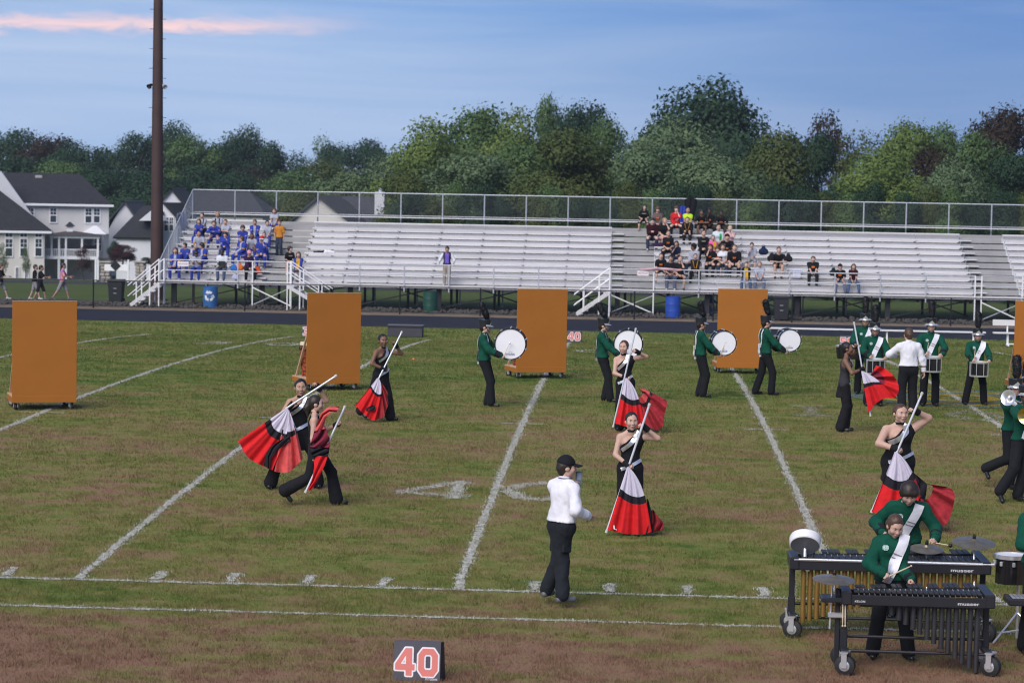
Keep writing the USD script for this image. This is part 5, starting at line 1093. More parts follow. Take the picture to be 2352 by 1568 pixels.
def dress_up(p, top, sleeve, bot, ext):
    """clothes by short words"""
    p.top(T[top], sleeve, 0.018 if sleeve > .6 else 0.013, 0.010, 'jacket' if sleeve > .6 else 'shirt', hem=0.04)
    short = bot.endswith('shorts'); p.bottom(B[bot], 0.52 if short else 1.0, 0.010, 0, 0.012, 'shorts' if short else 'trousers')
    p.shoes(shoe_white if p.seed % 3 == 0 else (shoe_grey if p.seed % 3 == 1 else shoe_black))
    if 'open' in ext: p.front_strip([(0, .17), (0, -.22)], .10, T['grey'], 'tee', .004)
    if 'open_yellow' in ext: p.front_strip([(0, .15), (0, -.30)], .15, T['yellow'], 'tee', .004)
    if 'open_purple' in ext: p.front_strip([(0, .16), (0, -.26)], .16, T['purple'], 'waistcoat', .004)
    if 'print' in ext: p.front_strip([(-.06, -.02), (.065, -.03)], .075, print_orange, 'print', .004)
    if 'letters' in ext: p.front_strip([(-.08, .05), (.08, .05)], .035, mat('print_tan', (.30, .26, .20), .8), 'print', .004)
    if 'bands' in ext:
        for n in 'LR':
            E, W = p.J['el' + n], p.J['wr' + n]; A = p.J['sh' + n]; a = E + (A - E) * .18; obj('arm_band', MB().tube(a, a + (A - E) * .16, .073 * p.k, .072 * p.k, 12), gold, p.o, smooth=40)
            Hh, K, An = p.J['hip' + n], p.J['kn' + n], p.J['an' + n]; o_ = p.rc * (1 if n == 'R' else -1) * .07 * p.k
            obj('side_stripe', MB().path([Hh + o_ * 1.25, K + o_ * 1.02, K + (An - K) * .5 + o_ * .98, An + o_ * .85], [.022, .020, .020, .018], n=6), piping, p.o, smooth=True)
    if 'trim' in ext:
        for x in (-1, 1): p.front_strip([(x * .11, .15), (x * .03, -.16)], .018, gold, 'gold_braid', .006)
    if 'stripes' in ext:
        for z in (-.02, -.07): p.front_strip([(-.10, z), (.02, z - .05)], .018, T['white'], 'stripe', .006)
    if 'halves' in ext: p.front_strip([(-.07, .14), (-.09, -.18)], .13, T['yellow'], 'print', .004)
    if 'floral' in ext: p.front_strip([(-.09, .12), (-.10, -.16)], .09, cloth('print_green', (.05, .36, .10)), 'print', .004)
    if 'straps' in ext:
        for x in (-1, 1): p.front_strip([(x * .085, .17), (x * .085, -.05)], .045, B['black'], 'strap', .006)
    if 'pack' in ext: p.front_strip([(0, -.02), (0, -.28)], .26, cloth('pack_green', (.035, .06, .05)), 'carried_bag', .03)
    if 'capred' in ext: cap_on(p, cap_red, T['white'])
    if 'cappink' in ext: cap_on(p, cap_pink)
    if 'capblack' in ext: cap_on(p, cap_black)
    if 'beanie' in ext: beanie_on(p, cap_black)
    if 'beaniered' in ext: beanie_on(p, T['maroon'])
    if 'bow' in ext: p.headpart('hair_bow', MB().ball((-.06, 0, .11), (.03, .02, .02), sub=1), cap_pink)
def sitter(a, b, label, skin, fem, hair, hcol, top, sleeve, bot, pose='lap', turn=0, ext=(), look=0, group=None, build=1.0, row=None, plump=1.10):
    best = None
    for k in range(NR + 1):
        sy_ = seat_y(k) if k < NR else YB; zf = DECK + RISE * k - (0.03 if k == NR else 0); q = at_y(a, b, sy_ - 0.05); H = (q[2] - zf - 0.53) / 0.80 * 1.75
        if row is not None and k != row: continue
        c = abs(H - (1.62 if fem else 1.70))
        if best is None or c < best[0]: best = (c, k, q[0], sy_, zf, H)
    _, k, x, sy_, zf, H = best; H = min(max(H, 1.48), 1.86); kk = H / 1.75
    rr = random.Random(hash_(label)); P = dict(lean=rr.uniform(4, 14), head_yaw=look, head_pitch=rr.uniform(-10, 3)); P.update(POSE[pose](kk)); sp = rr.uniform(.10, .20)
    P.update(pelvis=(0, 0.0, .43 + .105 * kk), footL=(-sp - rr.uniform(0, .05), .36 + rr.uniform(0, .06), 0.0), footR=(sp + rr.uniform(0, .05), .36 + rr.uniform(0, .06), 0.0), kneeL=(-.12, .6, 1), kneeR=(.12, .6, 1))
    if P['lean'] > 20: P['head_pitch'] = 12
    p = Person(label, (x, sy_ + .03, zf), 180 + turn, H, (build or 1.0) * plump, fem, group, skin, True, **P).body(hair, hcol, smile=rr.random() < .3)
    dress_up(p, top, sleeve, bot, ext); return p
LZ = lambda x, y: ((400 + x / 6.533) / 1.0629, (480 + y / 6.533) / 1.0629)
RZ = lambda x, y: ((1540 + x / 6.533) / 1.0629, (480 + y / 6.533) / 1.0629)
ZZ = lambda x, y: ((1900 + x / 3.92) / 1.0629, (400 + y / 3.92) / 1.0629)
gl, gr_ = None, None
BL = ('bands',)
for z, *r_ in [
    ((190, 818), 'girl in open blue jacket with long brown hair, front row at the left end', 'light', True, 'long', 'brown', 'blue', 1, 'blue', 'lap', 0, ('open', 'bands')),
    ((342, 745), 'dark haired boy in zipped blue jacket behind the leftmost girl of the stand', 'light', False, 'short', 'dark', 'blue', 1, 'blue', 'lap', -10, BL, -30),
    ((572, 535), 'dark haired boy in pale grey tee and blue pants sitting upright, left block', 'tan', False, 'short', 'black', 'grey', .35, 'blue', 'knees', 0, BL),
    ((640, 742), 'brown haired kid in blue jacket leaning right, above the boy looking down', 'light', False, 'mop', 'dark', 'blue', 1, 'blue', 'lap', -25, ('open', 'bands'), -40),
    ((525, 858), 'boy with black hair bowed over, grey tee, front row left', 'brown', False, 'mop', 'black', 'grey', .35, 'blue', 'phone', 0, BL),
    ((560, 365), 'girl with long wavy brown hair in blue jacket, upper left of the blue group', 'light', True, 'long', 'brown', 'blue', 1, 'blue', 'lap', 0, BL),
    ((630, 285), 'girl with tied hair, grey tee and dark overalls near the top left', 'light', True, 'bun', 'dark', 'grey', .3, 'black', 'lap', -20, ('straps',)),
    ((860, 247), 'fair haired kid with dark straps over grey tee, topmost left of the blue group', 'tan', False, 'short', 'blond', 'grey', .35, 'black', 'lap', 0, ('straps',)),
    ((815, 362), 'brown haired boy in blue jacket leaning forward below the fair haired kid', 'light', False, 'mop', 'brown', 'blue', 1, 'blue', 'lean', 0, BL),
    ((985, 368), 'boy with cropped hair in grey tee, arms folded, upper middle of the blue group', 'light', False, 'short', 'brown', 'grey', .35, 'blue', 'arms', 0, ()),
    ((985, 565), 'girl in blue jacket covering her mouth with her hand', 'light', True, 'mop', 'black', 'blue', 1, 'blue', 'chin', 0, BL),
    ((1250, 462), 'brown haired boy in blue jacket leaning back with a leg stretched out', 'light', False, 'mop', 'brown', 'blue', 1, 'blue', 'lap', 15, BL),
    ((1455, 370), 'short haired boy in open blue jacket over grey tee, top of the right half', 'tan', False, 'short', 'brown', 'blue', 1, 'blue', 'lap', 0, ('open', 'bands')),
    ((1648, 382), 'dark haired boy in pale tee left of the standing orange shirt', 'light', False, 'short', 'black', 'grey', .35, 'blue', 'lap', 0, (), 30),
    ((1762, 192), 'long haired girl in grey and blue alone on the top back seat', 'light', True, 'long', 'brown', 'grey', .35, 'blue', 'lap', 0, BL),
    ((1265, 638), 'brown haired boy in blue jacket seen in profile facing right', 'light', False, 'short', 'brown', 'blue', 1, 'blue', 'lap', -40, ('open', 'bands'), -35),
    ((1410, 580), 'brown skinned boy in grey tee between two blue jackets', 'brown', False, 'short', 'black', 'grey', .35, 'blue', 'knees', 0, BL),
    ((1598, 580), 'girl in pale tee half hidden behind the red and white cap', 'light', True, 'bun', 'brown', 'grey', .35, 'blue', 'lap', 0, ()),
    ((1570, 632), 'boy in red and white cap and blue tracksuit', 'light', False, 'short', 'brown', 'blue', 1, 'blue', 'chin', 0, ('capred', 'bands')),
    ((937, 838), 'man in white tee and jeans with a bag on his chest, front row', 'dark', False, 'short', 'black', 'white', .35, 'jeans', 'lap', 0, ('pack',)),
    ((1343, 862), 'person in pink cap and dark plum jacket, front row by the post', 'light', True, 'tail', 'brown', 'plum', 1, 'black', 'lap', 25, ('cappink',)),
    ((1990, 785), 'person in black printed top and pale shorts beside the orange shirt', 'light', True, 'mop', 'dark', 'black', .4, 'shorts', 'knees', 25, ('letters',), 30),
    ((2147, 888), 'girl with long brown hair in blue jacket by the middle stair rail', 'light', True, 'long', 'brown', 'blue', 1, 'greyjeans', 'lap', 0, ('open_yellow',))]:
    sitter(*LZ(*z), *r_, group=None)
for z, *r_ in [
    ((212, 140), 'person with long dark hair, black tee and bare legs on the top back seat', 'light', True, 'long', 'dark', 'black', .4, 'blackshorts', 'knees', 0, ('letters',), 35),
    ((432, 165), 'person in brown jacket over orange print on the back seat', 'light', True, 'mop', 'brown', 'brown', 1, 'black', 'lap', 0, ('print',)),
    ((728, 158), 'person in bright red jacket with white stripes on the back seat', 'pale', True, 'mop', 'brown', 'red', 1, 'black', 'chin', 0, ('stripes',)),
    ((912, 182), 'person in neon yellow vest on the back seat', 'tan', True, 'bun', 'black', 'neon', .2, 'black', 'lap', 0, ()),
    ((1132, 180), 'person in black tee and shorts, left of three right of the neon vest', 'brown', False, 'mop', 'black', 'black', .4, 'blackshorts', 'lean', 0, ('print',), -20),
    ((1255, 196), 'person in black tee, middle of three right of the neon vest', 'dark', False, 'short', 'black', 'black', .4, 'black', 'chinR', 0, ('print',)),
    ((1442, 203), 'person in black tee, right of three right of the neon vest', 'dark', False, 'short', 'black', 'black', .4, 'black', 'lean', 0, ('print',)),
    ((350, 328), 'boy in dark maroon sweatshirt and jeans at the top of the aisle', 'pale', False, 'short', 'black', 'maroon', 1, 'darkjeans', 'phone', 0, ()),
    ((515, 342), 'blond girl in black top and pink shorts resting her chin', 'light', True, 'bun', 'blond', 'black', .3, 'pinkshorts', 'chin', 20, (), 20),
    ((902, 325), 'person in black band uniform with gold braid, upper row', 'light', False, 'short', 'black', 'uniform', 1, 'black', 'knees', 0, ('trim',)),
    ((600, 545), 'girl with tied brown hair in black printed tee and dark trousers', 'light', True, 'bun', 'brown', 'black', .4, 'black', 'lap', 0, ('print',)),
    ((727, 718), 'girl with long black hair in navy tee with hand at her mouth', 'tan', True, 'long', 'black', 'navy', .4, 'darkjeans', 'chinR', 0, ()),
    ((1165, 548), 'person in black hoodie alone left of the pink and yellow tee', 'light', True, 'bun', 'brown', 'black', 1, 'black', 'lap', 0, ('letters',)),
    ((1398, 455), 'woman in pale flowered blouse, dark hair tied up', 'light', True, 'bun', 'dark', 'blouse', .35, 'black', 'lap', 0, ('floral',), 10),
    ((1585, 460), 'pale haired woman in pink and white top behind the maroon beanie', 'pale', True, 'bun', 'blond', 'pinkwhite', .5, 'khaki', 'chin', 0, ()),
    ((1535, 575), 'person in maroon beanie and black jacket bending forward', 'light', False, 'short', 'red', 'black', 1, 'black', 'lean', 0, ('beaniered', 'print')),
    ((1312, 632), 'girl in tee half pink, half yellow', 'light', True, 'bun', 'dark', 'pink', .4, 'jeans', 'lap', 0, ('halves',)),
    ((1035, 762), 'person in dark beanie and grey hoodie', 'brown', False, 'short', 'black', 'hood', 1, 'darkjeans', 'lap', -35, ('beanie',), -60),
    ((1265, 758), 'person with long auburn hair and hand at the face, black tee', 'light', True, 'long', 'red', 'black', .45, 'black', 'chinR', 0, ('print',)),
    ((1385, 800), 'boy with pale bare legs and arms folded over orange print', 'pale', False, 'mop', 'brown', 'black', .4, 'blackshorts', 'arms', 0, ('print',)),
    ((1468, 762), 'girl in pale top and jeans right of the folded arms', 'light', True, 'long', 'brown', 'white', .2, 'darkjeans', 'lap', 0, ('bow',)),
    ((1655, 745), 'broad boy with short hair in black tee with red print', 'light', False, 'short', 'brown', 'black', .45, 'black', 'knees', 0, ('print',), 0, None, 1.12),
    ((1930, 738), 'boy in grey tee and shorts with his hand over his face', 'light', False, 'short', 'black', 'grey', .4, 'khaki_shorts', 'chinR', 0, ()),
    ((485, 895), 'boy with dark hair in black tee, leftmost of three behind the rail', 'light', False, 'short', 'dark', 'black', .4, 'blackshorts', 'knees', 0, ('print',)),
    ((640, 935), 'boy in black tee, middle one of three behind the rail', 'tan', False, 'short', 'black', 'black', .4, 'greyjeans', 'lap', 0, ()),
    ((790, 948), 'girl with bare legs covering her mouth, right one of three behind the rail', 'light', True, 'bun', 'brown', 'black', .4, 'blackshorts', 'chin', 0, ('print',)),
    ((1032, 915), 'person in black band uniform with gold braid, low row behind the rail', 'light', True, 'bun', 'dark', 'uniform', 1, 'black', 'lap', 0, ('trim',)),
    ((1842, 1050), 'woman in black jacket over yellow tee and jeans behind the rail', 'pale', True, 'tail', 'brown', 'black', 1, 'jeans', 'lap', 0, ('open_yellow',)),
    ((2055, 1040), 'grey haired man in pale grey tee and jeans behind the rail', 'light', False, 'short', 'grey', 'grey', .45, 'greyjeans', 'lap', 0, (), 0, None, 1.12)]:
    if r_[7] == 'khaki_shorts' or r_[8] == 'khaki_shorts': r_ = ['shorts' if q == 'khaki_shorts' else q for q in r_]
    sitter(*RZ(*z), *r_)
for z, *r_ in [
    ((4, 765), 'person in black tee and shorts between the backpack and the black bag', 'light', False, 'short', 'dark', 'black', .4, 'blackshorts', 'lean', 0, ()),
    ((335, 892), 'large man in black tee with orange print beside the pale cool bag', 'light', False, 'short', 'brown', 'black', .45, 'black', 'lap', 0, ('print',), 0, None, 1.3),
    ((592, 952), 'man in black cap and printed black tee', 'light', False, 'short', 'dark', 'black', .45, 'greyjeans', 'knees', 0, ('print', 'capblack'), 20),
    ((720, 980), 'woman with long brown hair holding a white cup next to the capped man', 'light', True, 'long', 'brown', 'maroon', .4, 'jeans', 'lap', 0, ())]:
    sitter(*ZZ(*z), *r_)
# those who stand or walk
def stander(a, b_foot, b_top, y, z, label, rz, skin, fem, hair, hcol, top, sleeve, bot, ext=(), low=True, build=1.0, **P):
    q = at_y(a, b_foot, y) if z is None else np.array([at_y(a, b_foot, y)[0], y, z]); t = at_y(a, b_top, y); H = min(max(t[2] - q[2], 1.5), 1.92)
    p = Person(label, (q[0], y, q[2]), rz, H, build, fem, None, skin, low, **P).body(hair, hcol); dress_up(p, top, sleeve, bot, ext); return p
stander(641, 628, 510, Y0 + RUN * 3.5, DECK + RISE * 4, 'man in orange tee and jeans standing in the left aisle', 165, 'light', False, 'short', 'brown', 'orange', .45, 'darkjeans', head_yaw=25, head_pitch=-12)
pv = stander(1026, 656, 566, 68.15, DECK, 'man in white shirt and dark vest standing at the guard rail', 180, 'tan', False, 'short', 'black', 'vest', 0, 'khaki', ('open_purple',), handL=(-.30, .22, .92), handR=(.30, .22, .92), head_pitch=-8)
b = Blob(); [pv.arm(b, n, .016, .62, .01) for n in 'LR']; obj('shirt_sleeves', b.mesh(.018, .003), T['white'], pv.o, smooth=True)
stander(143, 690, 604, 70.2, 0, 'man in tie dye tee and grey shorts walking right behind the black fence', -80, 'tan', False, 'short', 'dark', 'tiedye', .45, 'shorts', (), footL=(-.09, .28, 0), footR=(.09, -.40, .06), tipR=35, handL=(-.2, .35, 1.05), handR=(.22, .32, 1.02))
stander(92, 692, 612, 69.9, 0, 'dark haired person in black tee and shorts walking right, nearer one of the pair', -85, 'tan', False, 'short', 'black', 'black', .45, 'blackshorts', (), footL=(-.09, .22, 0), footR=(.09, -.26, .03), tipR=20, handL=(-.2, .33, 1.02), handR=(.2, .36, 1.0))
stander(79, 690, 608, 70.7, 0, 'person in black tee and blue shorts, half hidden one of the walking pair', -85, 'light', False, 'short', 'dark', 'black', .45, 'shorts', (), footL=(-.09, -.22, 0), footR=(.09, .24, 0), handR=(.2, .3, 1.02))
stander(1, 693, 607, 69.8, 0, 'person in black tee and khaki shorts at the left edge, walking right', -85, 'light', False, 'short', 'brown', 'black', .45, 'shorts', (), footL=(-.09, .30, 0), footR=(.09, -.36, .05), tipR=30, handL=(-.2, .33, 1.0), handR=(.2, .3, 1.02))
stander(1624, 729, 672, 69.3, 0.05, 'child in blue jacket and trousers crouching under the stand', -70, 'light', False, 'short', 'brown', 'blue', 1, 'blue', (), pelvis=(0, -.15, .42), lean=38, footL=(-.1, .05, 0), footR=(.12, .1, 0), handR=(.1, .45, .5), handL=(-.1, .4, .5))
# ------------------------------------------------------------ the band on the field
green = cloth('uniform_green', (0.004, 0.064, 0.040), 0.16, 0.85); trouser_black = cloth('trouser_black', (0.012, 0.013, 0.016)); white_cloth = cloth('white_cloth', (0.72, 0.72, 0.78), .04); stripe_grey = cloth('stripe_grey', (0.22, 0.22, 0.25)); cuff_black = cloth('cuff_black', (0.012, 0.014, 0.018))
feather = mat('plume_black', (0.006, 0.006, 0.008), 0.6, var=.3, scale=30); shako_black = mat('shako_black', (0.016, 0.018, 0.022), 0.35, var=.1); drum_head = mat('drum_head', (0.80, 0.80, 0.84), 0.4, var=.02); drum_black = mat('drum_black', (0.012, 0.012, 0.014), 0.18, var=.1, coat=.4); stick_wood = mat('stick_wood', (0.60, 0.50, 0.36), 0.5, var=.08); ink_blue = mat('logo_ink', (0.10, 0.12, 0.26), 0.6)
silver = mat('sequin_silver', (0.74, 0.75, 0.78), 0.3, 0.8, var=.2, scale=30); brass = mat('brass', (0.72, 0.50, 0.16), 0.22, 1.0, var=.05)
def shako_parts():
    b = MB(); b.lathe([(0, .155), (.106, .162), (.108, .150), (.099, .05), (.099, .035)], (0, -.012, 0), n=26); body = b.get(); body[0][:, 1] *= 1.12
    f = MB(); V, F = [], []; an = np.linspace(-1.25, 1.25, 15)
    for i, a in enumerate(an):
        hgt = .060 + .058 * max(0, 1 - abs(a) / .6)
        for z in (.046, hgt * .6 + .02, hgt): r_ = (.099 + (z - .05) * .09) * 1.03; V.append((r_ * math.sin(a), -.012 * 1.12 + r_ * 1.12 * math.cos(a) + .004, z))
    for i in range(14):
        for j in range(2): F.append([i * 3 + j, (i + 1) * 3 + j, (i + 1) * 3 + j + 1, i * 3 + j + 1])
    f.add(V, F); plate = f.get()
    v = MB(); V = []
    for r_, z in ((.104, .046), (.150, .022)): V += [(r_ * .97 * math.sin(a), -.012 + r_ * 1.12 * math.cos(a) * (1 if r_ < .12 else 1.0), z + .012 * (1 - math.cos(a))) for a in an]
    F = [[i, i + 1, i + 16, i + 15] for i in range(14)]; v.add(V, F); v.add(np.array(V) - [0, 0, .004], [q[::-1] for q in F])
    c = MB(); c.path([(-.092, .02, .045), (-.082, .055, -.04), (-.04, .085, -.082), (0, .092, -.09), (.04, .085, -.082), (.082, .055, -.04), (.092, .02, .045)], .0055, n=6)
    return body, plate, v.get(), c.get()
SHAKO = shako_parts()
def plume_mesh(seed, tilt):
    r = np.random.default_rng(seed); ax = unit((0, -math.sin(tilt), math.cos(tilt))); o = np.array([0, .055, .135]); b = Blob(); b.cone(o, o + ax * .10, .024, .055, .02); b.cone(o + ax * .10, o + ax * .31, .060, .068, .02); V, F = b.mesh(.017, .010, seed); m_ = MB(); m_.add(V, F)
    n = 420; t = r.uniform(.05, 1.03, n); a = r.uniform(0, 6.283, n); e1 = unit(np.cross(ax, (1, 0, 0))); e2 = np.cross(ax, e1); rad = .03 + .060 * np.clip(t * 2.2, 0, 1); d = np.cos(a)[:, None] * e1 + np.sin(a)[:, None] * e2
    P = o + ax * (t * .36)[:, None] + d * (rad * r.uniform(.5, 1.0, n))[:, None]; tip = P + d * r.uniform(.018, .045, n)[:, None] + ax * r.uniform(-.02, .03, n)[:, None]; s_ = np.cross(d, ax) * .009
    m_.add(np.stack([P - s_, P + s_, tip], 1).reshape(-1, 3), np.arange(3 * n).reshape(-1, 3)); return m_.get()
PLUMES = [plume_mesh(i, t) for i, t in enumerate((.10, .42, .30, .52))]
def shako_on(p, plume=0):
    o = p.headpart('hat', SHAKO[0], shako_black, None, False); p.headpart('hat_plate', SHAKO[1], chrome, o); p.headpart('visor', SHAKO[2], chrome, o); p.headpart('chin_strap', SHAKO[3], shako_black, o); p.headpart('plume', PLUMES[plume], feather, o, False)
def emblem_on(p, c=(.085, .05)):
    e_ = mat('emblem_pale', (.35, .48, .45), .7, var=.5, scale=60); o_ = p.front_strip([(c[0] - .020, c[1]), (c[0] + .020, c[1])], .055, e_, 'emblem', .006); p.front_strip([(c[0] - .030, c[1]), (c[0] + .030, c[1])], .034, e_, 'emblem_ring', .008, parent=o_)
def bandsman(label, loc, rz, H, hat=0, sash=True, hair='short', hcol='dark', skin='light', fem=False, hands=('grip', 'grip'), shoes=shoe_black, harness=False, **P):
    p = Person(label, loc, rz, H, 1.0, fem, None, skin, False, **P).body(hair, hcol, hands)
    p.top(green, 1.0, 0.022, 0.012, 'jacket', hem=-0.02, wr=.010); p.bottom(trouser_black, 1.0, .012, .012, .012); p.shoes(shoes)
    for n in 'LR':
        W, E = p.J['wr' + n], p.J['el' + n]; d = unit(W - E); obj('cuff', MB().tube(W - d * .10, W + d * .005, .071 * p.k, .066 * p.k, 14), cuff_black, p.o, smooth=40)
    nk = p.J['neck']; obj('collar', MB().tube(nk - p.up * .018, nk + p.up * .042, .078 * p.k, .070 * p.k, 16, False), green, p.o, smooth=True)
    if sash:
        q = p.front_strip([(-.125, .185), (-.10, .10), (.0, -.12), (.075, -.31)], .105, white_cloth, 'sash', .010)
        for t in (.42, .50, .80, .88):
            c = np.array([-.125, .185]) + (np.array([.075, -.31]) - [-.125, .185]) * t; n_ = np.array([.93, .37]) * .050; p.front_strip([c - n_, c + n_], .013, stripe_grey, 'sash_stripe', .013, parent=q)
        emblem_on(p)
    if harness:
        for s_ in (-1, 1):
            p.front_strip([(s_ * .095, .20), (s_ * .10, .05), (s_ * .07, -.28)], .034, white_cloth, 'harness_strap', .010); p.front_strip([(s_ * .095, .20), (s_ * .10, .0), (s_ * .03, -.20)], .04, white_cloth, 'harness_strap', .010, True)
        p.front_strip([(-.02, -.12), (.02, -.40)], .12, white_cloth, 'harness_tail', .03, True)
    if hat is not None: shako_on(p, hat)
    return p
def G(a, b):
    q = on_field(a, b); return np.array([q[0], q[1], zc(q[1]) + .01])
def stick(label, a, b, head=.0, r=.0075, felt=None):
    """a drumstick or mallet from the hand end a to the tip b, world points"""
    a, b = np.asarray(a, float), np.asarray(b, float); t = thing('mallet' if head else 'drumstick', label, 'mallet' if head else 'drumstick', a, 0)
    obj('shaft', MB().path([(0, 0, 0), (b - a) * .7, b - a], [r, r, r * .6], n=7), stick_wood, t)
    obj('tip', MB().ball(b - a, head or .010, sub=2), felt or stick_wood, t, smooth=True)
def local(loc, rz, a, b, dep=0.0):
    """a place in the photograph, dep metres nearer than the person, in the person's own frame"""
    return rotz(-rz) @ (at_y(a, b, loc[1] - dep) - np.asarray(loc))
ROT_SIDE = np.array([[0, 1, 0], [0, 0, 1], [1, 0, 0]], float).T      # reading +y, up +z, outward +x
def bass_drum(label, loc, rz, r, c, w=.36):
    t = thing('bass_drum', label, 'drum', loc + rotz(rz) @ np.asarray(c), rz); R = frame((1, 0, 0))
    obj('shell', MB().lathe([(r * .985, -w / 2 + .02), (r * .985, w / 2 - .02)], (0, 0, 0), R, 40), drum_black, t, smooth=True)
    for s_ in (-1, 1):
        obj('hoop', MB().lathe([(r + .016, s_ * (w / 2 - .032)), (r + .016, s_ * (w / 2 + .012)), (r - .006, s_ * (w / 2 + .012)), (r - .006, s_ * (w / 2 - .032)), (r + .016, s_ * (w / 2 - .032))], (0, 0, 0), R, 40), drum_black, t, smooth=40)
        obj('drum_head', MB().lathe([(0, s_ * (w / 2 - .002)), (r, s_ * (w / 2 - .002))], (0, 0, 0), R, 40), drum_head, t)
    for i in range(10):
        a = (i + .5) / 10 * 2 * math.pi; y, z = math.cos(a), math.sin(a)
        for s_ in (-1, 1): obj('claw', MB().rbox((s_ * (w / 2 - .012), y * (r + .020), z * (r + .020)), (.055, .026, .026), .005, np.array([[1, 0, 0], [0, y, -z], [0, z, y]])), chrome, t)
        obj('tension_rod', MB().tube((-w / 2, y * (r + .024), z * (r + .024)), (w / 2, y * (r + .024), z * (r + .024)), .006, n=6), chrome, t)
    obj('maker_name', MB().text('EVANS', r * .13, (w / 2, -r * .30, -r * .74), ROT_SIDE, .0015, r * .60), ink_blue, t); obj('drum_pad', MB().add([[w / 2 + .0015, -r * .16 + r * .32 * u, -r * .57 + r * .14 * v] for u, v in ((0, 0), (1, 0), (1, .4), (.5, 1), (0, .4))], [[0, 1, 2], [0, 2, 3], [0, 3, 4]]), mat('pad_pale', (.66, .66, .76), .5), t)
    return t
for i, (a, b, top, da, h, r, lb) in enumerate([(1117, 933, 737, 0.47, 1.27, .305, 'leftmost'), (1385, 922, 745, 0.50, 1.21, .29, 'second from the left'), (1607, 912, 735, 0.47, 1.17, .258, 'third from the left'), (1754, 907, 729, 0.51, 1.20, .238, 'rightmost')]):
    loc = G(a, b); rz = [-97, -97, -80, -76][i]; H = [1.72, 1.70, 1.68, 1.70][i]; step = [(.0, .12), (.02, .16), (.0, .05), (-.16, .14)][i]
    p = bandsman('bass drummer in green plumed uniform, %s of the four in profile' % lb, loc, rz, H, [1, 3, 2, 2][i], False, skin=['light', 'light', 'tan', 'light'][i], harness=True, lean=-3, footL=(-.10, step[0], 0), footR=(.10, step[1], 0), handR=(.27, da - .16, h - .22), handL=(-.27, da - .16, h - .22), elbowR=(.5, -.6, -.6), elbowL=(-.5, -.6, -.6), pelvis=(0, [-.05, -.02, 0, .02][i], .915 * H / 1.75))
    bass_drum(['largest white headed bass drum, carried by the leftmost bass drummer', 'white headed bass drum partly hidden by the raised flag arm', 'white headed bass drum in front of the fourth orange panel', 'smallest white headed bass drum in front of the long white bench'][i], loc, rz + [7, 6, -4, -6][i], r, (0, da, h))
    for s_, n in ((1, 'R'), (-1, 'L')): stick('bass drum mallet in the %s hand of the %s bass drummer' % ('near' if s_ > 0 else 'far', lb), p.world(p.J['palm' + n]), loc + rotz(rz) @ np.array([s_ * .20, da + .02, h + .02]), .022, .006, white_cloth)
# snare line, facing the camera
def snare(label, loc, rz, c, r=.178, h=.30):
    t = thing('snare_drum', label, 'drum', loc + rotz(rz) @ np.asarray(c), rz)
    obj('shell', MB().lathe([(0, -h / 2 + .01), (r, -h / 2 + .01), (r, h / 2 - .01)], n=36), drum_black, t, smooth=40); obj('drum_head', MB().lathe([(0, h / 2), (r, h / 2)], n=36), drum_head, t)
    for z in (-h / 2 + .012, h / 2 - .008): obj('rim', MB().lathe([(r + .012, z - .016), (r + .014, z + .016), (r - .004, z + .016), (r - .002, z - .016), (r + .012, z - .016)] if z else [(r + .003, -.01), (r + .003, .01)], n=36), chrome, t, smooth=40)
    for i in range(8):
        a = (i + .5) / 8 * 2 * math.pi; y, x = math.cos(a), math.sin(a); obj('tension_rod', MB().tube((x * (r + .016), y * (r + .016), -h / 2), (x * (r + .016), y * (r + .016), h / 2), .0085, n=6), chrome, t)
    return t
